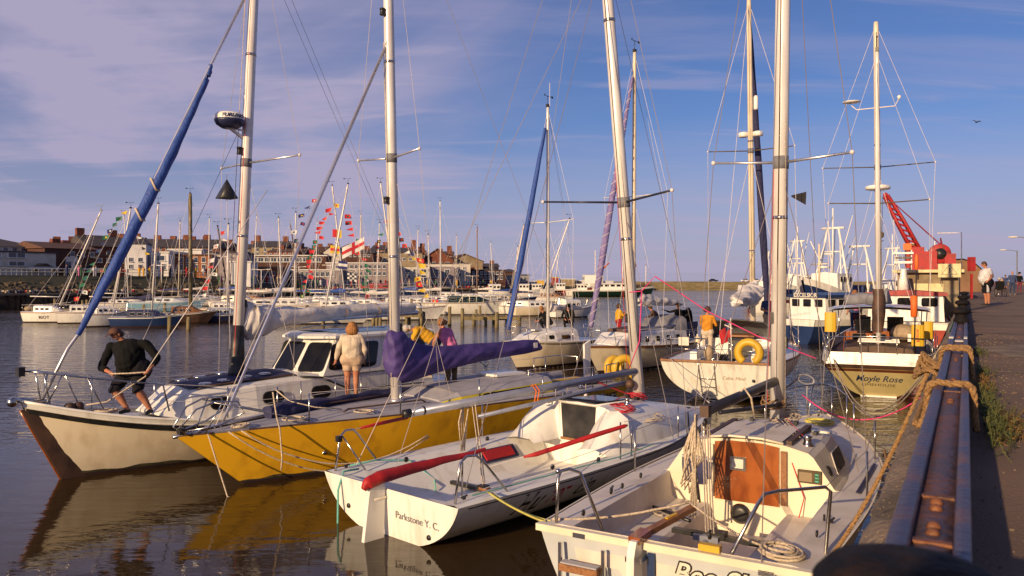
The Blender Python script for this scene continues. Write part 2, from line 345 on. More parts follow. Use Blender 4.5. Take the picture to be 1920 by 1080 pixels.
# fittings
def winch(par,c,s=1): 
    w=G().lathe([(.075*s,0),(.07*s,.03*s),(.045*s,.06*s),(.045*s,.11*s),(.06*s,.13*s),(.03*s,.15*s)],c,12).ob('winch','steel',par); return w
def cleat(par,c,a=0):
    m=Matrix.Rotation(a,3,'Z'); c=Vector(c); g=G().bar(c+m@Vector((-.07,0,.035)),c+m@Vector((.07,0,.035)),.018,.018).box(c+Vector((0,0,.015)),(.05,.02,.03),a); return g.ob('cleat','black',par)
def block(par,c,s=.04): return G().lathe([(s*.6,-s*.3),(s,-s*.2),(s,s*.2),(s*.6,s*.3)],c,10,(0,1,0)).ob('block','black',par)
def fender(name,label,top,r=.12,L=.5,m='navy',group=None):
    t=thing(name,label,'fender',top,0,group)
    G().lathe([(.03,0),(.05,-.06),(r*.7,-.09),(r,-.16),(r*1.02,-L*.5),(r,-L+.1),(r*.6,-L+.02),(.03,-L)],(0,0,0),16).ob('fender_body',m,t)
    G().lathe([(.035,.03),(.04,-.01),(.055,-.06),(.05,-.075)],(0,0,0),10).ob('fender_cap','wirew',t)
    tube('lanyard',[(0,0,.02),(0,0,.35)],.007,'rope',t,5); return t
def ring(name,label,c,r,th,m,nrm=(0,-1,0),horse=False,cat='lifebuoy',group=None):
    t=thing(name,label,cat,c,0,group); mm=Vector((0,0,1)).rotation_difference(Vector(nrm).normalized()).to_matrix()
    a0,a1=(R(-60),R(240)) if horse else (0,2*math.pi); n=24; pts=[]
    up=mm.transposed()@Vector((0,0,1)); th0=math.atan2(up.y,up.x)-math.pi/2
    for i in range(n+(1 if horse else 1)):
        a=a0+(a1-a0)*i/n; a+=th0; pts.append(mm@Vector((r*math.cos(a),r*math.sin(a),0)))
    tube('ring',pts,th,m,t,10); return t
def mast(par,x,y,z0,z1,r,m='alupaint',lean=(0,0),sp=(),wand=True,lm=None,sm='alu'):
    """lean = local x,y drift per metre; sp = [(z,half length,sweep)]"""
    def at(z): return Vector((x+lean[0]*(z-z0),y+lean[1]*(z-z0),z))
    mo=tube('mast',[at(z0),at((z0+z1)/2),at(z1-.3),at(z1)],[r,r,r*.85,r*.7],m,par,12)
    tube('luff_groove',[at(z0+.9)-Vector((r*1.02,0,0)),at(z1-.4)-Vector((r*.95,0,0))],r*.09,'darkwood' if r>.07 else m,mo,5)
    tips=[]
    if r>.09:
        for k,(dz,a) in enumerate(((.9,1.6),(1.15,-1.6),(1.5,2.4))): c=at(z0+dz)+Vector((math.cos(a),math.sin(a),0))*r; G().box(c,(.05,.05,.16)).ob('halyard_cleat','black',mo)
        for dz in(2.9,6.8): G().tube([at(z0+dz),at(z0+dz+.05)],r*1.04,10).ob('mast_band','steel',mo)
        for z,_,_ in sp: G().tube([at(z-.09),at(z+.09)],r*1.07,10).ob('spreader_bracket','clothgrey',mo)
    for (z,hl,sw) in sp:
        for sd in(-1,1):
            e=at(z)+Vector((-sw,sd*hl,.06)); tube('spreader',[at(z),e],[.022,.018],sm,par,6); G().ball(e,.035,6,4).ob('spreader_tip','wirew',par); tips.append(e)
    if wand:
        tp=at(z1); g=G().tube([tp,tp+Vector((0,0,.45))],.012,5).bar(tp+Vector((-.3,0,.45)),tp+Vector((.25,0,.45)),.012,.02).box(tp+Vector((-.32,0,.45)),(.12,.01,.09)).ball(tp+Vector((.2,0,.5)),.03,6,4).box(tp+Vector((0,0,.04)),(.16,.1,.12))
        g.ob('masthead_wind_vane','black',par)
    return at,tips
def wire(par,name,a,b,m='wire',r=.0055,s=0): 
    pts=[a,b] if not s else sag(a,b,s,8)
    return tube(name,pts,r,m,par,4)
def rig(par,at,z1,tips,bow,stern,chain,zc=None,m='wire',r=.0055,frac=1.0,cy=0,hl=None):
    top=at(z1*frac if frac<1 else z1-.1)
    if bow is not None: wire(par,'forestay',top,bow,m,r)
    if stern is not None: wire(par,'backstay',at(z1-.1),stern,m,r)
    for i,sd in enumerate((-1,1)):
        ch=Vector((chain[0],sd*chain[1],chain[2])); tp=[t for t in tips if t.y*sd>0]
        last=top
        for t in tp[::-1]: wire(par,'shroud',last,t,m,r); last=t
        wire(par,'shroud',last,ch,m,r)
        if tp: wire(par,'lower_shroud',at(tp[0].z-.15),ch+Vector((-.35,-sd*.05,0)),m,r)
def stanchion(par,c,h=.6,m='steel',top=None):
    c=Vector(c); return tube('stanchion',[c,c+Vector((0,0,h)) if top is None else top],.013,m,par,6)
# ---------------- people
def _cap(g,a,b,ra,rb,n=12):
    a=Vector(a); b=Vector(b); d=b-a; L=d.length
    if L<1e-5: d=Vector((0,0,1)); L=1e-5
    d=d/L; pts=[]; rs=[]
    for i in range(4): an=R(-80+26*i); pts.append(a+d*(ra*math.sin(an))); rs.append(ra*math.cos(an))
    for i in range(4): an=R(2+26*i); pts.append(b+d*(rb*math.sin(an))); rs.append(rb*math.cos(an))
    x=d.orthogonal().normalized(); y=d.cross(x); vs=[]
    for p,r in zip(pts,rs):
        for j in range(n): an=2*math.pi*j/n; vs.append(p+x*math.cos(an)*r+y*math.sin(an)*r)
    k=8; fs=[(i*n+j,i*n+(j+1)%n,(i+1)*n+(j+1)%n,(i+1)*n+j) for i in range(k-1) for j in range(n)]+[tuple(range(n))[::-1],tuple((k-1)*n+j for j in range(n))]
    g.add(vs,fs)
JD=dict(pelvis=(0,0,.95),chest=(0,0,1.28),neck=(.0,0,1.46),head=(.03,0,1.62),shL=(0,.19,1.40),shR=(0,-.19,1.40),elL=(-.03,.27,1.13),elR=(-.03,-.27,1.13),
 haL=(.05,.28,.88),haR=(.05,-.28,.88),hipL=(0,.09,.90),hipR=(0,-.09,.90),knL=(.03,.11,.50),knR=(.03,-.11,.50),anL=(0,.12,.08),anR=(0,-.12,.08))
def person(label,loc,rz,J={},top='clothblack',bot='shortblack',sleeve='long',leg='long',shoe='shoedark',hair='hairbrown',hairlen=0,hat=None,fat=1.0,s=1.0,vox=.018,near=False,group=None,look=(1,0,-.05),beard=None,extra=None,toes=None):
    t=thing('person',label,'person',loc,rz,group); q=dict(JD); q.update(J); q={k:Vector(v)*s for k,v in q.items()}
    caps=[]
    def c(a,b,ra,rb,tg): caps.append((Vector(a),Vector(b),ra*s,rb*s,tg))
    P_,C_,N_,Hd=q['pelvis'],q['chest'],q['neck'],q['head']
    side=(q['shL']-q['shR']).normalized(); fwd=Vector((1,0,0)); lk=Vector(look).normalized(); up=(Hd-N_).normalized()
    tgt=lambda k:k
    c(q['hipL'],q['hipR'],.125*fat,.125*fat,'bot'); c(P_+side*.04,C_+side*.06,.125*fat,.125*fat,'top'); c(P_-side*.04,C_-side*.06,.125*fat,.125*fat,'top')
    if fat>1.1: c(P_.lerp(C_,.35)+fwd*.06*fat,P_.lerp(C_,.7)+fwd*.05*fat,.13*fat,.12*fat,'top')
    c(q['shL'].lerp(q['shR'],.14)-up*.02,q['shR'].lerp(q['shL'],.14)-up*.02,.085,.085,'top'); c(C_+side*.07,C_-side*.07,.115*fat,.115*fat,'top')
    c(N_-up*.04,Hd-up*.04,.055,.052,'skin')
    c(Hd+up*.035-lk*.015,Hd+up*.02+lk*.005,.085,.08,'skin'); c(Hd-up*.045+lk*.035,Hd-up*.04+lk*.05,.05,.043,'skin')
    if near:
        c(Hd+lk*.088+up*.01,Hd+lk*.108-up*.022,.011,.017,'skin')
        e=lk.cross(up).normalized()
        for sd in(-1,1): c(Hd+e*sd*.086+up*.02,Hd+e*sd*.09-up*.02,.018,.014,'skin')
        c(Hd+lk*.08+e*.03+up*.035,Hd+lk*.08-e*.03+up*.035,.016,.016,'skin')
    for L,sg in(('L',1),('R',-1)):
        sh,el,ha=q['sh'+L],q['el'+L],q['ha'+L]
        sl=lambda part: 'top' if (sleeve=='long' or (sleeve=='short' and part==0) or (sleeve=='elbow' and part<=1)) else 'skin'
        af=1+.25*(fat-1)
        c(sh,el.lerp(sh,.3),.062*af,.054*af,sl(0)); c(el.lerp(sh,.3),el,.053*af,.046*af,sl(0) if sleeve!='short' else 'skin')
        mid=el.lerp(ha,.5); c(el,mid,.046*af,.04*af,sl(1)); c(mid,ha,.04,.03,sl(2))
        d=(ha-el).normalized(); w=d.cross(Vector((0,0,1))); w=w.normalized() if w.length>.1 else Vector((1,0,0)) 
        if d.z<-.8: w=Vector((1,0,0))
        nrm=d.cross(w).normalized()*sg
        c(ha,ha+d*.075,.03,.036,'skin')
        if near:
            for i,ln in enumerate((.06,.07,.066,.05)):
                b0=ha+d*.085+w*(.027-.018*i); k=b0+d*ln*.5-nrm*.012; c(b0-d*.02,k,.0105,.0098,'skin'); c(k,k+d*ln*.25-nrm*ln*.45,.0098,.0088,'skin')
            b0=ha+d*.03+w*.028; k=b0+d*.04+w*.03; c(b0,k,.013,.0115,'skin'); c(k,k+d*.035-nrm*.012,.0112,.0098,'skin')
        else: c(ha+d*.07,ha+d*.13-nrm*.02,.03,.02,'skin')
        hp,kn,an=q['hip'+L],q['kn'+L],q['an'+L]; lf=1+.55*(fat-1)
        c(hp,kn.lerp(hp,.45),.098*lf,.083*lf,'bot'); c(kn.lerp(hp,.45),kn,.082*lf,.06*lf,'bot' if leg!='hot' else 'skin')
        m2=kn.lerp(an,.35); b2='bot' if leg=='long' else 'skin'; back=Vector((-.02,0,0))
        c(kn,m2+back,.06*lf,.058*lf,b2); c(m2+back,an,.056*lf,.04,b2)
        f=Vector(toes[L]) if toes else Vector((.16,sg*.03,0))
        c(an+Vector((-.03,0,-.035)),an+Vector((0,0,-.03)),.043,.042,'shoe'); c(an+Vector((0,0,-.03)),an+f*.7+Vector((0,0,-.04)),.042,.038,'shoe'); c(an+f*.7+Vector((0,0,-.04)),an+f+Vector((0,0,-.045)),.038,.03,'shoe')
    g=G()
    for a,b,ra,rb,_ in caps: _cap(g,a,b,ra,rb,12 if near else 8)
    tmp=new_ob('tmp',g.mesh('tmp',None)); md=tmp.modifiers.new('r','REMESH'); md.mode='VOXEL'; md.voxel_size=vox; md.use_smooth_shade=True
    sm=tmp.modifiers.new('s','SMOOTH'); sm.factor=.5; sm.iterations=2 if near else 3
    dg=bpy.context.evaluated_depsgraph_get(); me=bpy.data.meshes.new_from_object(tmp.evaluated_get(dg)); bpy.data.objects.remove(tmp)
    me.name='body'; me.materials.clear()
    nv=len(me.vertices); co=np.empty(nv*3); me.vertices.foreach_get('co',co); co=co.reshape(-1,3)
    nf=len(me.polygons); fc=np.empty(nf*3); me.polygons.foreach_get('center',fc); fc=fc.reshape(-1,3)
    best=np.full(nf,1e9); bi=np.zeros(nf,int)
    for i,(a,b,ra,rb,tg) in enumerate(caps):
        a=np.array(a); d=np.array(b)-a; L2=max(d@d,1e-9); tt=np.clip(((fc-a)@d)/L2,0,1); ds=np.linalg.norm(fc-(a+tt[:,None]*d),axis=1)-(ra+(rb-ra)*tt)
        k=ds<best; best[k]=ds[k]; bi[k]=i
    tags=[x[4] for x in caps]; mats=dict(skin='skin',top=top,bot=bot,shoe=shoe)
    names=['skin','top','bot','shoe']
    for n_ in names: me.materials.append(M[mats[n_]])
    idx=np.array([names.index(tags[i]) for i in bi])
    if toes is None and near is False: pass
    # waist line: above the belt everything of the hips is trousers
    me.polygons.foreach_set('material_index',idx.astype(np.int32)); me.polygons.foreach_set('use_smooth',[True]*nf)
    body=new_ob('body',me,t)
    if near:
        # garments: shells standing off the body
        vn=np.array([v.normal[:] for v in me.vertices])
        for ti,nm,off in((1,'shirt',.014),(2,'trousers' if leg=='long' else 'shorts',.018)):
            fs=[tuple(me.polygons[i].vertices) for i in np.nonzero(idx==ti)[0]]
            used=sorted({v for f in fs for v in f}); mp={v:i for i,v in enumerate(used)}
            vs=[]
            for v in used:
                p=co[v]; k=off+.005*math.sin(p[2]*31+p[1]*17)+.003*math.sin(p[0]*53+p[2]*41)
                vs.append(tuple(p+vn[v]*max(k,.004)))
            sh_=bpy.data.meshes.new(nm); sh_.from_pydata(vs,[],[tuple(mp[v] for v in f) for f in fs]); sh_.polygons.foreach_set('use_smooth',[True]*len(fs)); sh_.materials.append(M[mats[names[ti]]])
            so_=new_ob(nm,sh_,t); sd=so_.modifiers.new('thickness','SOLIDIFY'); sd.thickness=.008; sd.offset=-1
        e=lk.cross(up).normalized()
        for sd in(-1,1): G().ball(Hd+lk*.083+e*sd*.03+up*.018,.012*s,8,6).ob('eye','black',t)
        G().ball(Hd+lk*.086-up*.045,(.012,.022,.007),8,6).ob('mouth','lip',t)
    # hair
    if hair:
        hg=G(); hg.ball(Hd+up*.045-lk*.022,(.098*s,.098*s,.092*s),14,10)
        if hairlen:
            for k in range(9):
                a=R(-75+150*k/8); e=side; dirn=(-lk*math.cos(a)+e*math.sin(a)); b0=Hd+up*.05+dirn*.07; hg.tube([b0,Hd-up*hairlen*.4+dirn*.105,Hd-up*hairlen+dirn*.085],[.035,.042,.016],7)
        else: hg.ball(Hd-lk*.045-up*.01,(.072*s,.082*s,.07*s),12,8)
        hg.ob('hair',hair,t)
    if hat:
        h=G().ball(Hd+up*.065-lk*.01,(.107*s,.107*s,.085*s),14,8).ob('hat',hat,t)
        pk=G(); e=lk.cross(up).normalized(); b0=Hd+up*.06
        pk.prism([b0+e*.075+lk*.05,b0+lk*.17+e*.05,b0+lk*.185,b0+lk*.17-e*.05,b0-e*.075+lk*.05],up*.012); pk.ob('peak',hat,h)
    return t
# ---------------- setting: sea, quay, breakwater
def water():
    m=bpy.data.materials.new('water'); m.use_nodes=True; t=m.node_tree; b=t.nodes['Principled BSDF']; b.inputs['Base Color'].default_value=(.036,.021,.008,1)
    b.inputs['Roughness'].default_value=.05; b.inputs['IOR'].default_value=1.33; b.inputs['Specular IOR Level'].default_value=.5
    tcn=t.nodes.new('ShaderNodeTexCoord'); hs=[]
    for sc,st,rot,det,dst in((.9,(1,2.6,1),24,3,.5),(2.6,(1,2.2,1),-12,3,.3),(9,(1,1.8,1),10,2,0)):
        mp=t.nodes.new('ShaderNodeMapping'); mp.inputs['Scale'].default_value=st; mp.inputs['Rotation'].default_value=(0,0,R(rot)); t.links.new(tcn.outputs['Object'],mp.inputs[0])
        n=t.nodes.new('ShaderNodeTexNoise'); n.inputs['Scale'].default_value=sc; n.inputs['Detail'].default_value=det; n.inputs['Distortion'].default_value=dst; t.links.new(mp.outputs[0],n.inputs[0]); hs.append(n.outputs[0])
    # calm lee by the quay, ripples farther out: driven by distance from the quay corner (object Y)
    sp=t.nodes.new('ShaderNodeSeparateXYZ'); t.links.new(tcn.outputs['Object'],sp.inputs[0]); mr=t.nodes.new('ShaderNodeMapRange'); mr.inputs[1].default_value=10; mr.inputs[2].default_value=30; mr.inputs[3].default_value=.07; mr.inputs[4].default_value=.62; t.links.new(sp.outputs[1],mr.inputs[0])
    def mm(op,a,b_):
        n=t.nodes.new('ShaderNodeMath'); n.operation=op
        for i,x in enumerate((a,b_)):
            if isinstance(x,(int,float)): n.inputs[i].default_value=x
            else: t.links.new(x,n.inputs[i])
        return n.outputs[0]
    h=mm('ADD',mm('MULTIPLY',hs[0],.9),mm('ADD',mm('MULTIPLY',hs[1],.34),mm('MULTIPLY',hs[2],.05)))
    bp=t.nodes.new('ShaderNodeBump'); bp.inputs['Distance'].default_value=.16; wn=t.nodes.new('ShaderNodeTexNoise'); wn.inputs['Scale'].default_value=.11; wn.inputs['Detail'].default_value=3; t.links.new(tcn.outputs['Object'],wn.inputs[0]); wr=t.nodes.new('ShaderNodeMapRange'); wr.inputs[1].default_value=.35; wr.inputs[2].default_value=.62; wr.inputs[3].default_value=.35; wr.inputs[4].default_value=1.15; t.links.new(wn.outputs[0],wr.inputs[0]); t.links.new(mm('MULTIPLY',mr.outputs[0],wr.outputs[0]),bp.inputs['Strength']); t.links.new(h,bp.inputs['Height']); t.links.new(bp.outputs[0],b.inputs['Normal'])
    M['water']=m
water()
g=G(); xs=[-4000,-600,-100,-30,30,100,600,4000]; ys=[-60,20,60,160,500,2000,7500]
g.grid([[Vector((x,y,0)) for x in xs] for y in ys],False); tag(g.ob('water','water'),kind='structure')
QA=Vector((.4956,.8686,0)); QR=Vector((.8686,-.4956,0))
def qp(al,pe,z): p=QA*al+QR*pe; return Vector((p.x,p.y,z))
PZ=2.6; QL=420
# asphalt
def asphalt():
    m=mat('asphalt',(.20,.125,.082),.95,col2=(.115,.075,.055),vs=.9,lo=.35,hi=.7,bump=.5,bs=60,det=8); return m
asphalt(); mat('asphaltdark',(.075,.05,.04),.95,col2=(.12,.08,.06),vs=6,bump=.6,bs=70)
g=G(); al=[-8,0,2,4,7,12,20,40,80,160,QL]; g.grid([[qp(a,p,PZ) for p in(-.02,.5,1.5,4,9,16,60)] for a in al],False)
g.grid([[qp(-8,60,z) for z in(PZ,-1)],[qp(QL,60,z) for z in (PZ,-1)]],False); g.grid([[qp(QL,p,z) for z in(PZ,-1)] for p in(-.3,60)],False)
tag(g.ob('quay_pavement','asphalt'),kind='structure')
# quay wall and ledge: concrete with a broken rounded lip
g=G(); rows=[]
rn=random.Random(3); a=-8.0
while a<QL:
    j=lambda k:rn.uniform(-k,k)*(1 if a<25 else 0)
    rows.append([qp(a,-.0,PZ+.0),qp(a,-.16,PZ+.03+j(.008)),qp(a,-.24+j(.01),PZ+.03+j(.015)),qp(a,-.30+j(.012),PZ-.0+j(.015)),qp(a,-.345+j(.012),PZ-.07+j(.02)),qp(a,-.36+j(.01),PZ-.3),qp(a,-.36,PZ-1.4),qp(a,-.36,-1)])
    a+=.12 if a<14 else (.8 if a<60 else 12)
g.grid(rows); tag(g.ob('quay_wall','concrete'),kind='structure')
# fender timbers on the wall face
for i in range(0):
    a=5+i*3.4; tm=G().box(qp(a,-.47,1.0),(.24,.2,3.0),math.atan2(QA.y,QA.x)).ob('fender_timber','greywood'); tag(tm,['weathered timber fender pile on the quay wall face'][0],'timber','timber fender piles along the quay wall')
# edge beam: steel channel sections bolted on the ledge
mat('beamsteel',(.055,.046,.085),.42,col2=(.15,.06,.03),vs=5,lo=.5,hi=.68,bump=.5,bs=25,st=(1,1,1),det=7)
mat('beamweb',(.085,.05,.05),.5,col2=(.16,.06,.025),vs=4,lo=.42,hi=.62,bump=.7,bs=22,det=7)
mat('rust',(.22,.08,.03),.6,col2=(.10,.04,.02),vs=12,bump=.5,bs=50)
BZ=2.885
bt=thing('edge_beam','long rusty purple steel edge beam with bolts along the quay lip','beam',(0,0,0))
def qrow(a,pts): return [qp(a,p,z) for p,z in pts]
seg=[(-6,1.62),(1.63,5.4),(5.41,9.4),(9.41,13.6),(13.61,18),(18.01,24),(24.01,32),(32.01,44)]
for a0,a1 in seg:
    for nm,mt,pr in(('flange','beamsteel',[(-.172,PZ+.02),(-.172,BZ-.012),(-.165,BZ),(-.128,BZ),(-.120,BZ-.014),(-.120,PZ+.02)]),('flange','beamsteel',[(-.028,PZ+.0),(-.028,BZ-.012),(-.02,BZ),(.008,BZ),(.012,BZ-.012),(.012,PZ+.0)]),('web','beamweb',[(-.119,PZ+.02),(-.119,BZ-.03),(-.075,BZ-.026),(-.029,BZ-.03),(-.029,PZ+.02)])):
        n=max(2,int((a1-a0)/.4)); G().grid([qrow(a0+(a1-a0)*i/n,pr) for i in range(n+1)]).add(qrow(a0,pr),[tuple(range(len(pr)))]).add(qrow(a1,pr),[tuple(range(len(pr)))[::-1]]).ob(nm,mt,bt)
for a in(2.30,2.36,2.55,2.62,4.85,4.93,6.0,7.5,7.6,9.0,10.6,10.7,12.5):
    G().lathe([(.018,-.004),(.018,.006),(.012,.014),(.004,.017)],qp(a,-.075,BZ-.028),10).ob('bolt','rust',bt)
for a in(2.22,2.70,5.36,9.38):
    G().bar(qp(a,-.118,BZ-.026),qp(a,-.03,BZ-.026),.03,.008).ob('joint_plate','rust',bt)
G().bar(qp(10.2,-.17,BZ+.004),qp(10.2,-.125,BZ+.004),.28,.008).bar(qp(10.0,-.11,BZ-.02),qp(10.0,-.03,BZ-.02),.2,.008).bar(qp(10.2,-.025,BZ+.004),qp(10.2,.008,BZ+.004),.28,.008).ob('paint_patch','signwhite',bt)
def bollard(a,label,s=1,pe=-.075,lift=0):
    t=thing('bollard',label,'bollard',qp(a,pe,BZ-.03),0,'iron bollards on the quay edge')
    G().lathe([(.11*s,0),(.105*s,.06*s),(.085*s,.10*s),(.085*s,.15*s+lift)],(0,0,0),24).ob('post','bollard',t)
    G().lathe([(.085*s,.145*s+lift),(.125*s,.165*s+lift),(.14*s,.19*s+lift),(.138*s,.215*s+lift),(.115*s,.24*s+lift),(.06*s,.255*s+lift),(.01,.258*s+lift)],(0,0,0),28).ob('bollard_cap','bollard',t)
    return t
bollard(1.30,'black iron bollard cap closest to the camera at the bottom right',.95)
bollard(14.4,'black bollard with mooring lines where the bolted beam ends',1.0)
bollard(20.0,'second black bollard along the quay edge behind the roped one',1.05)
bollard(26.5,'third black bollard along the quay edge beside the concrete block',1.1)
bollard(36.0,'farthest small black bollard near the caution sign block',1.15)
# pavement joint and weeds
G().grid([[qp(a,p,PZ+.004+h) for p in(.25,1,2,4,8)] for a,h in((9.35,0),(9.4,.004),(9.5,.0))],False).ob('paving_joint','concrete'); tag(bpy.data.objects['paving_joint'],kind='structure')
def weeds(name,label,cx,pe,n,hh,seed,m='leaf'):
    rn=random.Random(seed); g=G()
    for i in range(n):
        a=cx+rn.gauss(0,.30); p=pe+abs(rn.gauss(0,.06))-.05; h=hh*rn.uniform(.4,1); b=qp(a,p,PZ); tip=b+Vector((rn.uniform(-.05,.05),rn.uniform(-.05,.05),h)); g.tube([b,b.lerp(tip,.5)+Vector((rn.uniform(-.01,.01),0,0)),tip],.0018,3)
        for k in range(8):
            c=b.lerp(tip,rn.uniform(.2,1)); an=rn.uniform(0,6.28); d=Vector((math.cos(an),math.sin(an),rn.uniform(-.1,.6))).normalized()*rn.uniform(.012,.03); w=Vector((-d.y,d.x,0)).normalized()*d.length*.35
            g.add([c,c+d*.5+w,c+d,c+d*.5-w],[(0,1,2,3)])
    o=g.ob(name,m); tag(o,label,'weed',kind='stuff'); return o
for i,(a,pe,n,h,lab,mt) in enumerate([(5.5,.16,120,.12,'leafy green weed clump nearest the camera beside the rusty beam','leaf'),(6.2,.15,110,.13,'bushy green weed clump just behind the nearest one by the beam','leaf'),(5.8,.24,90,.07,'dry orange weed between the two nearest green clumps','leafdry'),(7.0,.13,80,.12,'green weed beside the beam near the first rope turn','leaf'),(7.9,.12,70,.10,'low yellowish weed along the beam by the second rope turn','leafdry'),(9.0,.13,60,.10,'small weed against the beam near the white paint patch','leaf'),(11.5,.13,60,.10,'weed tuft by the beam beyond the white paint','leaf')]):
    weeds('weed',lab,a,pe,n,h,i,mt)
# grit, shells and litter swept against the beam
g=G(); rg_=random.Random(8)
for _ in range(900):
    a=rg_.uniform(1.2,16); p=abs(rg_.gauss(0,.5))+.02; s=rg_.uniform(.0015,.005)*(1+a*.05); c=qp(a,p,PZ+s*.4); g.box(c,(s*2,s*1.4,s),rg_.uniform(0,3))
tag(g.ob('grit','concrete'),'loose grit and chippings lying on the quay pavement','grit',kind='stuff')
g=G()
for _ in range(700):
    a=rg_.uniform(1.2,12); p=rg_.uniform(-.33,-.19); s=rg_.uniform(.001,.0032); g.box(qp(a,p,PZ+.03+s*.2),(s*2,s*1.6,s),rg_.uniform(0,3))
tag(g.ob('shell_grit','sand'),'pale shell fragments on the concrete ledge','grit',kind='stuff')
for k,(a,p,w,h) in enumerate(((5.6,.9,.8,.5),(7.8,1.8,1.2,.9),(12.5,.8,1.6,1.1),(17,3.0,2.4,1.4),(11,3.6,1.5,1.3))):
    pts=[qp(a+h*math.cos(j/14*6.283)*(1+.3*math.sin(j*2.3+k)),p+w*.5*math.sin(j/14*6.283)*(1+.25*math.sin(j*1.7+k)),PZ+.004) for j in range(14)]
    tag(G().add(pts,[tuple(range(14))]).ob('tarmac_patch',['asphaltdark','asphaltdark','concrete','asphaltdark','asphaltdark'][k]),kind='structure')
for a in(16.5,25,34,46): G().grid([[qp(a+h,p,PZ+.005) for p in(.1,2,5,9)] for h in(0,.06+a*.003)],False).ob('paving_joint','concrete')
for o in list(bpy.data.objects):
    if o.name.startswith('paving_joint'): o['kind']='structure'
# sea breakwater
bw=G(); x0,x1=40,330; Y=385
prof=[(0,-2),(0,.6),(3,1.0),(6,3.6),(6.5,4.0),(14,4.0),(20,-2)]
bw.grid([[Vector((x0+(x1-x0)*i/30,Y+p[0]+rn.uniform(-.4,.4),p[1]+(rn.uniform(-.15,.15) if p[1]>0 else 0))) for p in prof] for i in range(31)],False)
tag(bw.ob('breakwater','breakwater'),'long low brown stone breakwater wall across the harbour mouth','breakwater')
rnb=random.Random(5)
def rocks(name,label,pts,s,m='rock',kind='stuff'):
    g=G()
    for c in pts:
        k=s*rnb.uniform(.5,1.2); mm=Matrix.Rotation(rnb.uniform(0,6),3,'Z'); b=len(g.v); g.ball(c,(k,k*.8,k*.6),6,4,mm)
        for i in range(b,len(g.v)): v=Vector(g.v[i]); g.v[i]=tuple(v+Vector((rnb.uniform(-.15,.15),rnb.uniform(-.15,.15),rnb.uniform(-.12,.12)))*k)
    g.sm=[False]*len(g.f); return tag(g.ob(name,m),label,'rocks',kind=kind)
rocks('rocks','dark rocks at the left end of the breakwater',[Vector((52+rnb.uniform(-14,14),380+rnb.uniform(-5,5),rnb.uniform(-.2,2.4))) for _ in range(90)],1.7)
def far_car(label,c,m,rz=0,L=4.2):
    t=thing('parked_car',label,'car',c,rz,'cars parked on the breakwater and promenade')
    halfloft(t,'body',m,[(x,[(w,.25),(w*1.02,.7),(w*.95,.85),(0,.88)]) for x,w in((-L/2,.72),(-L*.42,.82),(L*.4,.82),(L/2,.7))],True)
    halfloft(t,'cabin','darkglass',[(-L*.36,[(.7,.85),(.66,.88),(0,.9)]),(-L*.22,[(.72,.85),(.6,1.38),(0,1.42)]),(L*.08,[(.72,.85),(.6,1.38),(0,1.42)]),(L*.25,[(.7,.85),(.66,.88),(0,.9)])],True)
    for x in(-L*.3,L*.3):
        for y in(-.74,.74): G().lathe([(.3,-.1),(.31,0),(.3,.1)],(x,y,.31),12,(0,1,0)).ob('wheel','black',t)
    return t
for u,m,lab in((1337,'black','small dark car alone on the breakwater top'),(1398,'renderwhite','white van like car on the breakwater left of the tall white mast'),(1418,'renderwhite','white car on the breakwater just right of the tall white mast'),(1442,'paleblue','pale car at the right end of the cars on the breakwater')):
    q=Q(u,527.6,393); far_car(lab,(q.x,393,4.0),m,0,4.6)
for u in(1262,1265): pass
# ================= near boats =================
def boat(name,label,stern,ang,toward=False,cat='sailing boat',group=None,tilt=(0,0),sc=1.0,z0=0.0):
    d=Vector((math.sin(R(ang)),math.cos(R(ang)),0)); 
    if toward: d=-d
    rz=math.atan2(d.y,d.x); t=thing(name,label,cat,(stern[0],stern[1],0),rz,group,tilt); t.scale=(sc,sc,sc); t.location.z=z0
    def w(x,y,z): x*=sc; y*=sc; return Vector((stern[0]+x*math.cos(rz)-y*math.sin(rz),stern[1]+x*math.sin(rz)+y*math.cos(rz),z*sc+z0))
    return t,w,rz
def sh_off(h,o): return lambda t:h.sh(t)+o
def rope(name,label,pts,r,m,group=None):
    o=tube(name,pts,r,m,None,6); return tag(o,label,'rope',group)
def lifelines(par,h,ts,side,hh=.6,inset=.06,wires=(1,.5),m='steel',start=None,end=None,wr=.0045):
    tops=[]
    for t in ts:
        p=Vector((t*h.L,side*(h.b(t)-inset),h.sh(t))); stanchion(par,p,hh,m); tops.append(p)
    pts0=([Vector(start)] if start else [])+[p+Vector((0,0,hh)) for p in tops]+([Vector(end)] if end else [])
    for k in wires:
        pts=[p-Vector((0,0,hh*(1-k))) for p in pts0]
        tube('guard_wire',pts,wr,'wirew',par,4)
# ---------- boat A : cream motor sailer with wheelhouse
tA,wA,rA=boat('motor_sailer','large cream motor sailer with wheelhouse and blue furled foresail, leftmost in front',(-1.71,21.74),40,True)
hA=Hull(10.5,[(0,1.1),(.3,1.45),(.6,1.46),(.72,1.30),(.864,.76),(.95,.32),(1,.03)],[(0,1.0),(.35,.84),(.7,.88),(.8,.98),(.9,1.17),(1,1.45)],rb=.72,rs=.3,dr=.6,pw=.42,pb=.95)
hA.build(tA,'creamhull')
hA.strip(tA,'gel','bulwark',sh_off(hA,-.11),sh_off(hA,.0),off=.012,tr=True)
hA.strip(tA,'black','rubbing_strake',sh_off(hA,-.22),sh_off(hA,-.115),off=.035)
hA.strip(tA,'scum','scum_line',lambda t:.05,lambda t:.10+.02*math.sin(t*40)+.012*math.sin(t*97),off=.004,n=90)
hA.strip(tA,'antifoul','boot_top',lambda t:-.1,lambda t:.06,off=.005)
hA.deck(tA,'gel',drop=.09,inset=.03)
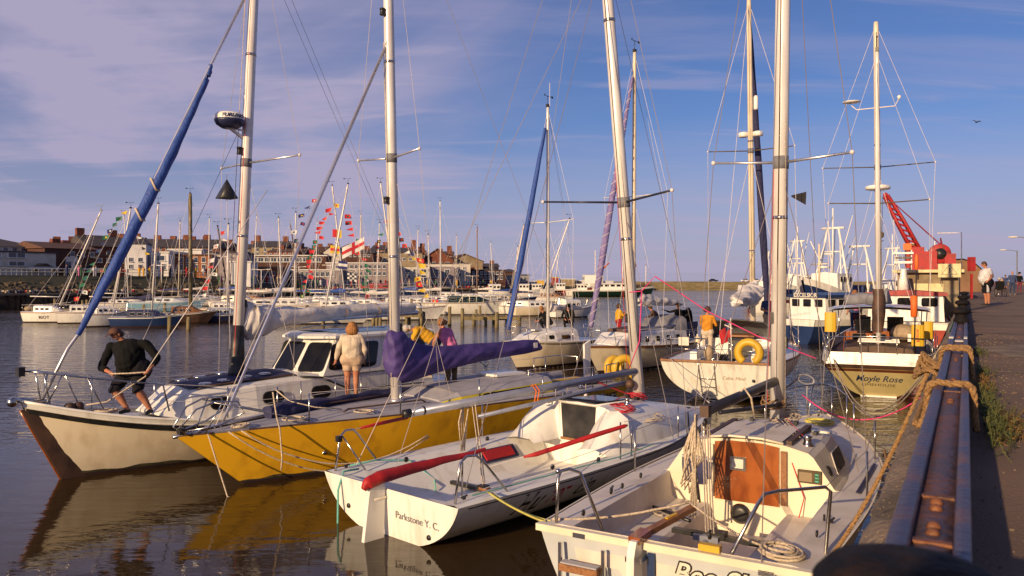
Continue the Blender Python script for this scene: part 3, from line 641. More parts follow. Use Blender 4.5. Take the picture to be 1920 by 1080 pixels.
# toe cap along the gunwale
for sd in(-1,1): tube('gunwale',[Vector((t/30*10.5,sd*(hA.b(t/30)-.01),hA.sh(t/30)+.01)) for t in range(31)],.028,'gel',tA,6)
# stem post
st=[Vector((10.5-.72*(1-z/1.45)+.02,0,z)) for z in(-.5,0,.5,1.0,1.3)]
g=G(); 
for sd in(-1,1): g.grid([[p+Vector((.05,0,0)),p+Vector((.045,sd*.045,0)),p+Vector((-.34,sd*(.055+.05*max(p.z,0)+.04),0))] for p in st],False)
g.ob('stem_post','darkwood',tA); tube('stem_band',[p+Vector((.055,0,0)) for p in st],.022,'varnish',tA,6)
halfloft(tA,'cabin_trunk','gel',[(8.3,[(.50,.98),(.46,1.0),(.42,1.02),(0,1.03)]),(7.75,[(.74,.84),(.66,1.32),(.56,1.40),(0,1.46)]),(6.5,[(.98,.78),(.90,1.38),(.80,1.47),(0,1.55)]),(5.2,[(1.06,.76),(.98,1.42),(.88,1.52),(0,1.60)]),(1.6,[(1.04,.76),(.96,1.42),(.86,1.52),(0,1.6)])])
g=G().grid([[Vector((x,y,itp([(5.2,1.60),(6.5,1.55),(7.75,1.46)],x)+.014-.07*(abs(y)/.85)**2)) for y in(-w_,-w_*.5,0,w_*.5,w_)] for x,w_ in((7.72,.5),(7.3,.62),(6.5,.74),(5.5,.80))]); g.ob('deck_panel','navyfab',tA)
for x in(7.35,6.95,6.45,6.0):
    for y in(-.5,.44):
        z=itp([(5.2,1.60),(6.5,1.55),(7.75,1.46)],x)-.03; w=G().lathe([(.13,0),(.13,.03),(.10,.045),(.03,.05)],(x,y,z+.01),12).ob('deck_prism','steel',tA)
# wheelhouse with three raked front panes
zb,zt=1.46,2.26
ring0=[(1.7,1.0),(4.92,1.0),(5.32,.42),(5.32,0)]; ring1=[(1.75,.88),(4.45,.86),(4.80,.36),(4.80,0)]
def rg(r,z): return [Vector((x,-y,z)) for x,y in r]+[Vector((x,y,z)) for x,y in r[::-1][1:]]
mid=lambda a,b,k:[(p[0]+(q[0]-p[0])*k,p[1]+(q[1]-p[1])*k) for p,q in zip(a,b)]
G().grid([rg(ring0,zb),rg(mid(ring0,ring1,.5),(zb+zt)/2),rg(ring1,zt)],False,True).ob('wheelhouse','gel',tA)
rf=[(1.5,.98),(4.55,.95),(5.0,.42),(5.0,0)]; rf2=[(1.6,.9),(4.45,.86),(4.85,.38),(4.85,0)]
G().grid([rg(rf,zt),rg(rf,zt+.05),rg(rf2,zt+.10)],False,True).add(rg(rf2,zt+.10),[tuple(range(7))]).add(rg(rf,zt),[tuple(range(7))]).ob('wheelhouse_roof','gel',tA)
G().grid([[Vector((x,y,zt+.104+.03*(1-(y/.8)**2))) for y in(-.8,-.4,0,.4,.8)] for x in(1.7,3,4.35)]).ob('roof_panel','skyblue',tA)
def wq(p0,p1,k0=.13,k1=.86,m0=.1,m1=.9):
    a0,a1=Vector((*p0[0],zb)),Vector((*p1[0],zb)); b0,b1=Vector((*p0[1],zt)),Vector((*p1[1],zt))
    f=lambda s,t:(a0.lerp(a1,s)).lerp(b0.lerp(b1,s),t)
    return [f(m0,k0),f(m1,k0),f(m1,k1),f(m0,k1)]
for sd in(1,-1):
    s2=lambda p:(p[0],p[1]*sd)
    q=wq((s2(ring0[2]),s2(ring1[2])),(s2(ring0[1]),s2(ring1[1]))); e,n=quadwin(tA,q,fw=.025,name='windscreen'); e(n if n.dot(Vector((1,sd*.5,0)))>0 else -n)
    for x0,x1 in((4.8,3.5),(3.2,2.0)):
        f=lambda x,k:Vector((x-.25*k,sd*(1.0-.13*k)+sd*.004,zb+(zt-zb)*k)); q=[f(x0,.15),f(x1,.15),f(x1,.85),f(x0,.85)]; e,n=quadwin(tA,q,fw=.025,name='side_window'); e(n if n.y*sd>0 else -n)
q=wq(((5.32,-.40),(4.80,-.34)),((5.32,.40),(4.80,.34)),m0=.06,m1=.94); e,n=quadwin(tA,q,fw=.025,name='windscreen'); e(n if n.x>0 else -n)
for sd in(1,-1):
    tube('grab_rail',[(4.3,sd*.7,2.42),(3.9,sd*.7,2.46),(3.3,sd*.7,2.46),(2.9,sd*.7,2.42)],.014,'steel',tA)
    tube('cabin_trim',[(5.45,sd*.93,1.50),(5.0,sd*1.02,1.45),(4.2,sd*1.08,1.10),(2.0,sd*1.08,1.05)],.025,'black',tA)
    for x in(7.25,6.15,5.0):
        y=itp([(5.2,1.03),(6.5,.955),(7.75,.71)],x)-.0; z=1.14; window(tA,(x,sd*(y+.004),z),(1,-sd*.06,0),(0,-sd*.12,1),(0.04,sd,.1),.44 if x<7 else .36,.22,.10,name='portlight',fw=.025)
    tube('handrail',[(7.6,sd*.60,1.42),(7.5,sd*.63,1.47),(5.6,sd*.85,1.55),(5.5,sd*.87,1.52)],.016,'darkwood',tA)
# bow rail
pul=[(8.35,.97,1.13),(8.45,.93,1.63),(8.9,.82,1.70),(9.6,.50,1.82),(10.25,.2,1.95),(10.42,0,1.97)]
pts=[Vector(p) for p in pul]+[Vector((p[0],-p[1],p[2])) for p in pul[:-1][::-1]]; tube('pulpit_rail',pts,.017,'steel',tA,8)
for sd in(1,-1):
    for x,y,z,x2,y2,z2 in((9.35,.55,1.26,9.6,.50,1.82),(10.1,.2,1.38,10.2,.2,1.94),(10.12,.14,1.38,9.95,.32,1.88)): tube('pulpit_leg',[(x,y*sd,z),(x2,y2*sd,z2)],.014,'steel',tA,6)
G().box((10.5,.0,1.97),(.1,.18,.16)).ob('navigation_light','black',tA)
G().tube([(10.1,0,1.40),(10.6,0,1.50)],.05,8).ball((10.62,0,1.46),.09,8,6).ob('bow_roller','steel',tA)
for x in(9.55,9.7): G().lathe([(.09,0),(.09,.12),(.05,.16)],(x,.0,1.18),12).ob('windlass','darkwood',tA)
coil((9.2,.25,1.14),.17,3,.016,'rope_coil','rope',tA,seed=3)
lifelines(tA,hA,[.70,.55,.40,.25,.1],1,.62,start=(8.4,.95,1.63)); lifelines(tA,hA,[.86,.72,.55,.40,.25,.1],-1,.62)
# mast, boom and sail
def sailstack(par,pts,rs,m,name='stowed_sail',amp=.06,n=14,seed=1,rz_=1.0,sub=10):
    rn_=random.Random(seed); P_=[Vector(p) for p in pts]; rows=[]; ph=[rn_.uniform(0,6) for _ in range(8)]
    for i in range((len(P_)-1)*sub+1):
        k=min(i//sub,len(P_)-2); f=(i-k*sub)/sub; c=P_[k].lerp(P_[k+1],f); r0=rs[k]; r1=rs[k+1]
        if not isinstance(r0,tuple): r0=(r0,r0*rz_)
        if not isinstance(r1,tuple): r1=(r1,r1*rz_)
        ry=r0[0]+(r1[0]-r0[0])*f; rz=r0[1]+(r1[1]-r0[1])*f; t=(P_[k+1]-P_[k]).normalized(); y=Vector((0,0,1)).cross(t).normalized() if abs(t.z)<.95 else Vector((0,1,0)); z=t.cross(y); row=[]
        for j in range(n):
            a=2*math.pi*j/n; w=1+amp/max(ry,.05)*(.5*math.sin(a*3+ph[0]+i*.35)+.4*math.sin(a*5+ph[1]-i*.6)+.35*math.sin(i*1.1+ph[2]+a))
            row.append(c+y*(math.cos(a)*ry*w)+z*(math.sin(a)*rz*w))
        rows.append(row)
    g=G().grid(rows,True,True); g.add(rows[0],[tuple(range(n))]).add(rows[-1],[tuple(range(n))]); return g.ob(name,m,par)
atA,tipsA=mast(tA,6.4,0,1.56,11.5,.115,lean=(-.05,0),sp=[(6.05,1.5,.3)])
tube('mast_boot',[(6.4,0,1.5),(6.4,0,1.62),(6.38,0,2.1),(6.36,0,2.6)],[.2,.17,.15,.12],'black',tA,10)
rig(tA,atA,11.5,tipsA,None,(0.1,0,1.1),(6.0,1.42,.9))
wire(tA,'inner_forestay',atA(7.2),(8.9,0,1.3)); wire(tA,'topping_lift',atA(11),(1.2,0,2.9))
for y in(-.14,.14): tube('halyard',[atA(2.0)+Vector((.16,y,0)),atA(11)+Vector((.12,y*.8,0))],.008,'ropered' if y>0 else 'rope',tA,4)
b0=Vector((10.15,0,1.46)); b1=atA(10.05); fs=[b0.lerp(b1,k) for k in(0,.1,.14,.3,.5,.62,.745,.76,1)]
for i in range(2,7): fs[i]=fs[i]-Vector((0,0,.22*math.sin(math.pi*(i-1)/6)))
tube('forestay_foil',[fs[0],fs[1],fs[2],fs[7],fs[8]],.032,'alu',tA,8)
sailstack(tA,[fs[2],fs[3],fs[4],fs[5],fs[6],fs[7]],[.045,.10,.105,.085,.055,.035],'bluefab','furled_foresail',amp=.010,n=10,sub=14,seed=4)
for k in(.40,.47): 
    p=b0.lerp(b1,k)-Vector((0,0,.2)); q=b0.lerp(b1,k+.02)-Vector((0,0,.2)); tube('sail_tie',[p+Vector((0,.13,0)),q+Vector((.13,0,.05)),q+Vector((0,-.13,0)),p+Vector((-.13,0,0)),p+Vector((0,.13,0))],.022,'rope',tA,5)
tube('boom',[(6.2,0,2.62),(1.2,0,2.72)],.06,'alu',tA,8)
sailstack(tA,[(6.25,0,2.72),(6.0,0,2.66),(5.4,0,2.72),(4.2,0,2.80),(2.8,0,2.85),(1.3,0,2.86)],[(.12,.36),(.24,.38),(.2,.22),(.15,.15),(.13,.13),(.08,.09)],'sailwhite',amp=.035,seed=9)
for x in(4.6,3.6,2.6): tube('sail_tie',[(x,.2,2.8),(x,0,2.98),(x,-.2,2.8),(x,0,2.62),(x,.2,2.8)],.012,'hemp',tA,4)
# radar dome on bracket
rc=atA(6.72)+Vector((.42,0,.12)); rd=G().lathe([(.27,0),(.30,.03),(.31,.09),(.30,.16),(.25,.21),(.12,.235),(.01,.24)],rc,24).ob('radar_dome','gel',tA)
G().lathe([(.16,-.10),(.27,-.03),(.305,.035),(.312,.075)],rc,24).ob('radar_base','navy',rd); G().bar(rc+Vector((-.42,0,-.32)),rc+Vector((0,0,-.09)),.06,.05).bar(rc+Vector((-.4,0,-.1)),rc+Vector((.1,0,-.09)),.05,.03).ob('radar_bracket','alupaint',tA)
def cyl_fn(c,r,a0): 
    c=Vector(c); return lambda a,b:c+Vector((r*math.cos(a0+a/r),r*math.sin(a0+a/r),b))
text('FURUNO',.105,cyl_fn(rc+Vector((0,0,.125)),.314,R(75)),'navy',rd,shear=.2,bold=.004,sx=1.15)
lc=atA(6.30)+Vector((.17,0,0)); G().lathe([(.05,-.08),(.065,-.06),(.05,-.05),(.05,.05),(.065,.06),(.05,.08)],lc,10).ob('steaming_light','black',tA)
cone=thing('motoring_cone','black cone day shape hanging under the left spreader of the cream boat','day shape',wA(6.4-.28*1-.05*4.5,-1.25,5.95))
G().lathe([(.015,0),(.26,-.42),(.25,-.43)],(0,0,-.12),4).ob('cone','black',cone); tube('lanyard',[(0,0,0),(0,0,-.13)],.006,'wire',cone,4); tube('downhaul',[(0,0,-.5),(.1,0,-4.9)],.006,'wirew',cone,4)
for x,y in((3.4,-1.0),): pass
# ---------- boat B : yellow sloop SUNDANCE
tB,wB,rB=boat('yellow_sloop','long yellow sloop named SUNDANCE with purple sail cover and lilac grey deck',(2.05,20.34),46,True)
hB=Hull(10.5,[(0,1.15),(.2,1.34),(.45,1.28),(.6,1.12),(.72,.86),(.86,.46),(1,.02)],[(0,.98),(.5,1.02),(.8,1.0),(1,.97)],rb=1.15,rs=.4,dr=.55,pw=.40,pb=.85,bw=2.6)
hB.build(tB,'yellow'); hB.deck(tB,'lilac',camber=.10)
hB.strip(tB,'scum','scum_line',lambda t:.04,lambda t:.08+.015*math.sin(t*43)+.012*math.sin(t*91),off=.004,n=90)
hB.strip(tB,'antifoul','boot_top',lambda t:-.1,lambda t:.05,off=.005)
for sd in(-1,1): tube('toe_rail',[Vector((t/36*10.5,sd*(hB.b(t/36)-.015),hB.sh(t/36)+.012)) for t in range(37)],.017,'darkwood',tB,5)
tube('bow_fitting',[(10.55,0,.97),(10.1,0,1.02)],[.03,.05],'steel',tB,6)
for sd in(-1,1):
    G().bar((9.9,sd*.22,1.03),(8.6,sd*.6,1.06),.09,.03).ob('deck_track','alu',tB) if sd<0 else G().bar((9.95,.17,1.0),(9.4,.33,1.01),.05,.03).ob('bow_chock','alu',tB)
    tube('grab_strip',[(7.6,sd*.42,1.10),(7.5,sd*.43,1.15),(5.9,sd*.56,1.17),(5.8,sd*.57,1.12)],.017,'darkwood',tB,6)
    # pulpit hoops
    tube('pulpit_rail',[(10.35,sd*.09,.99),(10.5,sd*.12,1.12),(10.25,sd*.2,1.42),(9.95,sd*.27,1.52),(9.6,sd*.34,1.50),(9.5,sd*.36,1.30),(9.9,sd*.28,1.12),(10.35,sd*.09,1.06)],.016,'steel',tB,8)
    tube('pulpit_stay',[(9.98,sd*.27,1.51),(8.4,sd*.58,1.06)],.013,'steel',tB,6); tube('pulpit_leg',[(10.1,sd*.2,1.0),(9.85,sd*.3,1.5)],.013,'steel',tB,6)
G().box((10.42,0,1.06),(.09,.14,.1)).ob('navigation_light','black',tB)
lifelines(tB,hB,[.80,.66,.52,.36,.2,.05],-1,.55,start=(9.6,-.34,1.50)); lifelines(tB,hB,[.80,.64,.47,.30,.14,.02],1,.55,wires=(1,))
# furled genoa in navy bag on far side deck
sailstack(tB,[(8.75,-.25,1.14),(8.3,-.35,1.16),(7.2,-.62,1.14),(6.0,-.82,1.15),(4.8,-.9,1.15)],[(.15,.12),(.2,.14),(.10,.09),(.11,.09),(.09,.08)],'navyfab','sail_bag',amp=.03,seed=2)
# flaked white net / lines on foredeck
coil((8.6,.42,1.08),.16,3,.013,'rope_coil','rope',tB,seed=5); coil((7.3,.62,1.09),.15,2,.012,'rope_coil','rope',tB,seed=6); coil((9.5,.2,1.04),.12,3,.014,'rope_coil','rope',tB,seed=8)
# low coachroof
CRW=[(5.5,(.72,1.06),(.70,1.10)),(5.1,(.88,1.04),(.84,1.18)),(3.9,(.98,1.02),(.93,1.24)),(2.5,(.98,1.02),(.93,1.28))]
for sd in(-1,1): G().grid([[Vector((x,sd*(a[0]+.006),a[1])),Vector((x,sd*(b[0]+.006),b[1]+.003))] for x,a,b in CRW],False).ob('coachroof_side','yellowg',tB)
halfloft(tB,'coachroof','lilac',[(5.5,[(.72,1.06),(.70,1.10),(.60,1.13),(0,1.15)]),(5.1,[(.88,1.04),(.84,1.18),(.72,1.26),(0,1.30)]),(3.9,[(.98,1.02),(.93,1.24),(.80,1.34),(0,1.38)]),(2.5,[(.98,1.02),(.93,1.28),(.80,1.38),(0,1.42)])])
G().grid([[Vector((x,y*k,z-.05*abs(y)**2+.012)) for y in(-1,-.5,0,.5,1)] for x,k,z in((5.15,.66,1.30),(3.9,.74,1.385),(2.55,.74,1.425))]).ob('roof_panel','lilac',tB)
for sd in(-1,1):
    q=[Vector((4.75,sd*.925,1.08)),Vector((2.85,sd*.985,1.08)),Vector((3.0,sd*.955,1.24)),Vector((4.5,sd*.91,1.20))]; e,n=quadwin(tB,q,fw=.012,name='cabin_window',r=.05); e(n if n.y*sd>0 else -n)
# cockpit well aft
halfloft(tB,'cockpit','lilac',[(x,[(.8,1.10),(.72,1.22),(.66,1.2),(.6,.8),(0,.78)]) for x in(.4,2.45)],False,(False,False))
G().box((3.2,0,1.44),(.9,.7,.05)).ob('sliding_hatch','gel',tB)
winch(tB,(1.6,1.0,1.05)); winch(tB,(1.6,-1.0,1.05)); winch(tB,(2.8,.5,1.40),.8)
atB,tipsB=mast(tB,6.1,0,1.1,12.5,.108,lean=(.024,0),sp=[(6.0,1.05,-.1)])
G().lathe([(.15,0),(.14,.05),(.11,.06)],(6.1,0,1.10),14).ob('mast_collar','alu',tB)
rig(tB,atB,12.5,tipsB,None,(.05,0,1.0),(5.9,1.2,1.03)); 
f0=Vector((9.75,0,1.04)); f1=atB(8.2)+Vector((.1,0,0)); tube('forestay_foil',[f0,f0.lerp(f1,.04),f1],[.014,.028,.028],'alu',tB,6); wire(tB,'forestay',f0+Vector((.12,.03,0)),f1+Vector((0,.05,.1)))
for z,y in((8.9,.16),(5.15,.14)): G().lathe([(.05,-.07),(.065,-.05),(.05,-.04),(.05,.04),(.065,.05),(.05,.07)],atB(z)+Vector((.15,0,0)),10).ob('mast_light','black',tB)
tube('halyard',[atB(1.9)+Vector((-.16,.05,0)),atB(12)],.008,'rope',tB,4); tube('halyard',[atB(1.4)+Vector((.15,.05,0)),atB(8.3)+Vector((.14,0,0))],.008,'rope',tB,4)
tube('boom',[(5.98,0,1.95),(2.1,0,2.02)],.06,'alu',tB,8)
# purple cover : tall at the mast, sweeping down to a long tube
rows=[]; prof=[(6.34,2.50,1.90,.10),(6.28,2.55,1.66,.20),(6.12,2.57,1.50,.24),(5.95,2.55,1.45,.22),(5.78,2.38,1.46,.19),(5.55,2.25,1.50,.17),(5.2,2.17,1.57,.16),(4.8,2.15,1.64,.17),(4.3,2.16,1.70,.17),(3.8,2.16,1.75,.17),(3.1,2.15,1.80,.15),(2.5,2.17,1.83,.16),(2.0,2.14,1.88,.13)]
rn=random.Random(11); pr2=[]
for q0,q1 in zip(prof,prof[1:]):
    for k in range(4): pr2.append(tuple(u_+(v_-u_)*k/4 for u_,v_ in zip(q0,q1)))
pr2.append(prof[-1])
for x,zt_,zb_,w in pr2:
    row=[]
    for j in range(40):
        a=2*math.pi*j/40; zc=(zt_+zb_)/2; hz=(zt_-zb_)/2; s=math.sin(a); c=math.cos(a); dg_=(zc+s*hz)*14-(6.2-x)*9; fold=.018*math.sin(3*a+x*5)+(.034 if x>3.4 else .018)*(abs(math.sin(dg_))**.6*2-1)*min(1,max(.25,(x-1.6)/2.5))
        row.append(Vector((x+.03*math.sin(a*2+x*3),c*(w+fold)*(1-(.45 if x<5.9 else .05)*max(s,0)),zc+s*hz)))
    rows.append(row)
cv=G().grid(rows,True,True).add(rows[0],[tuple(range(40))]).add(rows[-1],[tuple(range(40))]).ob('sail_cover','purple',tB)
ss=cv.modifiers.new('smooth','SUBSURF'); ss.levels=1; ss.render_levels=1
G().box((2.2,.13,2.03),(.12,.012,.12)).ob('cover_label','wirew',cv)
for x in(5.4,4.6,3.7): tube('cover_lashing',[(x,.15,1.72),(x-.05,0,1.62),(x,-.15,1.72)],.01,'black',cv,4)
def hull_text(par,h,side,x0,z0,txt,size,m,bow_left,**k):
    # side +1 port; on the port side bow is at the left for a reader
    def fn(a,b):
        x=x0-a if side>0 else x0+a
        return h.pt(x/h.L,z0+b,side,.007)
    return text(txt,size,fn,m,par,**k)
hull_text(tB,hB,1,1.05,.80,'SUNDANCE',.21,'black',True,bold=.006,shear=.25,sx=1.05)
tube('exhaust_outlet',[hB.pt(.80,.42,1,-.02),hB.pt(.80,.42,1,.025)],.04,'steel',tB,8)
# horseshoe buoys and bag on the stern of the yellow sloop
hs=ring('horseshoe_lifebuoy','yellow horseshoe buoy on the stern rail of the yellow sloop',wB(.15,1.15,1.42),.24,.10,'yellowb',(.2,-.97,0),True)
hs=ring('horseshoe_lifebuoy','second yellow horseshoe buoy just left of the other on the yellow sloop stern',wB(.05,.75,1.40),.22,.09,'yellowb',(.5,-.8,0),True)
for sd in(-1,1): tube('pushpit_rail',[(.9,sd*1.2,1.0),(.9,sd*1.2,1.55),(.1,sd*1.1,1.58),(.02,sd*.5,1.58),(.02,sd*.5,1.0)],.014,'steel',tB,6)
G().prism([(-.30,-.37,.1),(-.12,-.37,.1),(-.06,-.37,1.9),(-.30,-.37,2.0)],(0,.06,0)).ob('lifting_rudder','gel',tB); G().box((1.6,.5,1.2),(1.0,.2,.06)).ob('locker_lid','yellowb',tB)
fender('fender','navy fender left of two hanging between the yellow sloop and the white dinghy racer',wB(2.55,1.46,1.02),.15,.62,'navy','navy fenders of the yellow sloop')
fender('fender','pale capped navy fender right of two between the yellow sloop and white racer',wB(1.95,1.46,.98),.14,.58,'navy','navy fenders of the yellow sloop')
fender('fender','third navy fender partly hidden under the silver boom beside the yellow hull',wB(2.95,1.46,.95),.14,.55,'navy','navy fenders of the yellow sloop')
rope('mooring_line','double braided white line hanging in a loop along the yellow bow',sag(wB(9.55,.36,1.0),wB(6.3,1.28,.62),.55,18,.006),.014,'rope')
rope('mooring_line','second braided line hanging below the first along the yellow bow',sag(wB(9.75,.30,1.0),wB(6.25,1.26,.58),.66,18,.006),.013,'rope')
rope('mooring_line','frayed line end dangling straight down over the yellow hull side',[wB(9.05,.50,1.62),wB(9.0,.54,1.2),wB(8.98,.62,.98),wB(8.97,.68,.5),wB(9.0,.7,.3)],.014,'rope')
rope('mooring_line','line hanging from the tip of the yellow bow straight down into the water',[wB(10.05,.18,1.0),wB(9.98,.32,.6),wB(9.9,.6,-.0),wB(9.6,1.5,-.2)],.013,'rope')
rope('mooring_line','loop of line tied round the forward guard rail of the yellow sloop',[wB(8.45,-.55,1.5),wB(8.3,-.3,1.3),wB(8.0,.1,1.2),wB(7.5,.2,1.12)],.012,'rope')
# ---------- boat C : white racer, number 707 in the name
tC,wC,rC=boat('white_racer','white open cockpit racing yacht marked Parkstone Y. C. with red tiller cover',(-1.75,11.0),43,sc=1.08,z0=-.29)
hC=Hull(8.4,[(0,1.36),(.25,1.44),(.5,1.36),(.7,1.02),(.85,.58),(.95,.22),(1,.02)],[(0,.88),(.5,.92),(1,1.0)],rb=.25,rs=.06,dr=-.19,pw=.40,pb=.62,bw=5)
hC.ell=.5; hC.build(tC,'gel',k=14,mt='gel')
hC.strip(tC,'black','rub_rail',sh_off(hC,-.05),sh_off(hC,-.035),t0=.02,off=.004)
# deck over cockpit region
def prC(x):
    b=hC.b(x/8.4); s=hC.sh(x/8.4); return [(b,s),(b-.05,s+.02),(.98,s-.02),(.70,.56),(.64,.50),(0,.48)]
halfloft(tC,'cockpit','gel',[(x,prC(x)) for x in(.16,.6,1.2,1.8,2.4,3.0,3.6,4.06)],True,(False,False))
s0=hC.sh(0); halfloft(tC,'transom_beam','gel',[(0.0,[(1.36,s0),(1.3,s0+.02),(.98,s0-.01),(.7,s0-.03),(.6,s0-.04),(0,s0-.04)]),(.16,[(1.365,s0),(1.31,s0+.02),(.98,s0-.02),(.72,s0-.035),(.6,s0-.05),(0,s0-.05)]),(.165,[(1.365,s0),(1.31,s0+.02),(.98,s0-.02),(.70,.56),(.64,.50),(0,.48)])],False,(False,False))
hC.deck(tC,'gel',t0=.482,camber=.05)
G().prism([(4.06,-1.0,.48),(4.06,1.0,.48),(4.06,1.0,.95),(4.06,-1.0,.95)],(.02,0,0)).ob('cockpit_bulkhead','gel',tC)
halfloft(tC,'cabin','gel',[(3.98,[(1.06,.88),(1.0,1.12),(.84,1.36),(.55,1.50),(.34,1.53),(0,1.55)]),(4.3,[(1.07,.90),(1.0,1.16),(.84,1.38),(.55,1.49),(.34,1.53),(0,1.55)]),(5.2,[(1.02,.92),(.95,1.16),(.78,1.35),(.52,1.43),(.32,1.46),(0,1.48)]),(6.3,[(.76,.94),(.70,1.08),(.58,1.20),(.42,1.26),(.28,1.28),(0,1.3)]),(7.7,[(.3,.99),(.28,1.0),(.22,1.02),(.16,1.03),(.1,1.04),(0,1.05)])],True,(True,False))
for sd in(-1,1): # rounded coaming ends flanking the companionway
    halfl=[]; G().grid([[Vector((x,sd*y,z)) for y,z in((1.05,.9),(.98,.9+h),(.80,.93+h*1.15),(.52,.92+h*1.1),(.42,.9))] for x,h in((3.35,.03),(3.55,.16),(3.75,.34),(3.98,.48))]).ob('coaming','gel',tC)
cw=G().prism([(3.965,-.32,.92),(3.965,.32,.92),(3.965,.36,1.50),(3.965,-.36,1.50)],(.01,0,0)).ob('companionway','black',tC)  # flat black panel paints the shade inside the hatch opening, no real recess
G().prism([(3.95,-.36,.90),(3.95,.36,.90),(3.95,.36,.94),(3.95,-.36,.94)],(.05,0,0)).ob('companionway_sill','teak',cw)
G().grid([[Vector((x,y,z+.03)) for y in(-.34,0,.34)] for x,z in((3.94,1.54),(4.9,1.51))],False).ob('sliding_hatch','darkglass',tC)
tube('hatch_frame',[(3.94,-.38,1.53),(3.94,.38,1.53),(4.95,.38,1.50),(4.95,-.38,1.50),(3.94,-.38,1.53)],.018,'gel',tC,5)
# sheet pockets
pk=G().prism([(2.5,.76,.65),(3.35,.76,.65),(3.35,.915,.815),(2.5,.915,.815)],(0,-.02,.02)).ob('sheet_pocket','navyfab',tC); G().prism([(2.6,.765,.675),(3.25,.765,.675),(3.25,.885,.80),(2.6,.885,.80)],(0,-.03,.03)).ob('pocket_front','red',pk)
pk=G().prism([(2.72,-.80,.66),(3.4,-.80,.66),(3.4,-.88,.80),(2.72,-.88,.80)],(0,.03,.01)).ob('sheet_pocket','navyfab',tC)
# traveller
G().box((1.75,0,.53),(.07,1.3,.05)).ob('traveller_track','black',tC); G().box((1.75,-.02,.57),(.13,.14,.06)).ob('traveller_car','black',tC); G().bar((1.7,-.62,.54),(1.7,.0,.56),.05,.04).ob('traveller_beam','teak',tC)
for x,y in((1.1,.92),(2.2,-.94),(3.0,1.14),(3.0,-1.14)): block(tC,(x,y,.93))
for y in(-1.1,1.1): winch(tC,(4.5,y*.55,1.50),.8)
winch(tC,(4.2,.5,1.52),.9)
for x,y in((.25,-1.2),(.25,1.2)): cleat(tC,(x,y,.91),.3)
# rudder and tiller cover
g=G().prism([(-.06,-.028,-.5),(-.40,-.028,-.5),(-.36,-.028,.2),(-.26,-.028,.92),(-.02,-.028,.98),(-.04,-.028,.4)],(0,.056,0)); rd=g.ob('rudder','gel',tC)
for z in(.15,.78): tube('pintle',[(-.2,0,z),(.0,0,z)],.022,'steel',rd,6); G().box((-.11,0,z),(.2,.07,.03)).ob('rudder_strap','steel',rd)
sailstack(tC,[(-.34,0,.93),(-.28,0,.99),(-.1,0,1.03),(.35,0,1.06),(.9,-.02,1.08),(1.45,-.04,1.09),(1.75,-.05,1.12)],[(.035,.035),(.07,.08),(.09,.085),(.08,.075),(.06,.055),(.042,.038),(.03,.025)],'red','tiller_cover',amp=.008,n=12,sub=6)
# pushpits
for sd in(-1,1):
    tube('pushpit_hoop',[(.08,sd*1.22,.89),(.16,sd*1.22,1.36),(.26,sd*1.23,1.43),(.40,sd*1.25,1.42),(.50,sd*1.27,1.34),(.86,sd*1.33,.92)],.016,'steel',tC,8); tube('pushpit_strut',[(.2,sd*1.22,1.36),(.42,sd*.98,.88)],.012,'steel',tC,6)
G().box((.14,1.22,1.33),(.07,.07,.08)).ob('stern_light','black',tC)
# guard wires with red sleeves
pw=[(.42,1.25,1.42),(1.55,1.38,1.44),(3.1,1.40,1.46),(5.0,1.22,1.5)]
tube('guard_wire',pw,.005,'wirew',tC,4); tube('wire_sleeve',[(.55,1.27,1.42),(1.0,1.33,1.43),(1.5,1.38,1.44)],[.018,.028,.026],'red',tC,8)
tube('wire_sleeve',[(1.95,-.62,1.06),(2.1,-.72,1.09),(2.9,-1.22,1.33),(3.25,-1.42,1.42),(3.3,-1.44,1.43)],[.016,.034,.036,.03,.014],'red',tC,8); tube('guard_wire',[(1.55,-.35,.95),(1.95,-.62,1.06)],.005,'wirew',tC,4)
for x,sd in((3.25,-1),(3.55,-1),(5.2,-1),(3.1,1),(5.1,1)): stanchion(tC,(x,sd*(hC.b(x/8.4)-.06),.92),.55)
tube('guard_wire',[(3.3,-1.38,1.47),(5.2,-1.2,1.47),(7.6,-.35,1.5)],.0045,'wirew',tC,4); tube('guard_wire',[(.5,-1.27,1.0),(3.3,-1.38,1.2)],.0045,'wirew',tC,4)
tube('toe_line',[(.3,-1.28,.96),(3.2,-1.38,.98),(4.2,-1.3,1.0)],.009,'ropegreen',tC,4)
atC,tipsC=mast(tC,5.75,0,1.37,11.6,.105,m='alupaint',lean=(-.072,.045),sp=[(4.95,1.38,.62)],wand=False,sm='sparblk')
rig(tC,atC,11.6,tipsC,None,(.1,0,.95),(5.3,1.25,.96))
wire(tC,'forestay',atC(9.5),(8.3,0,1.02)); wire(tC,'running_backstay',atC(9.4),(.35,-1.1,.95)); wire(tC,'running_backstay',atC(9.4),(.35,1.1,.95))
for k,(y,m_) in enumerate(((.13,'ropered'),(-.13,'rope'))): tube('halyard',[atC(1.7)+Vector((-.13+.05*k,y,0)),atC(2.6)+Vector((-.12,y*.8,0)),atC(11)],.005,m_,tC,4)
bc0=Vector((5.62,0,1.92)); bc1=Vector((1.38,1.16,1.55)); tube('boom',[bc0,bc1],.062,'spar',tC,12); G().tube([bc1,bc1+(bc1-bc0).normalized()*.12],.066,10).ob('boom_end','black',tC)
G().tube([bc1+(bc0-bc1).normalized()*.2,bc1+(bc0-bc1).normalized()*.23],.066,10).ob('boom_band','black',tC)
tube('spinnaker_pole',[(5.65,.05,1.74),(2.35,.72,1.42)],.034,'spar',tC,8)
dd=(bc1-bc0).normalized()
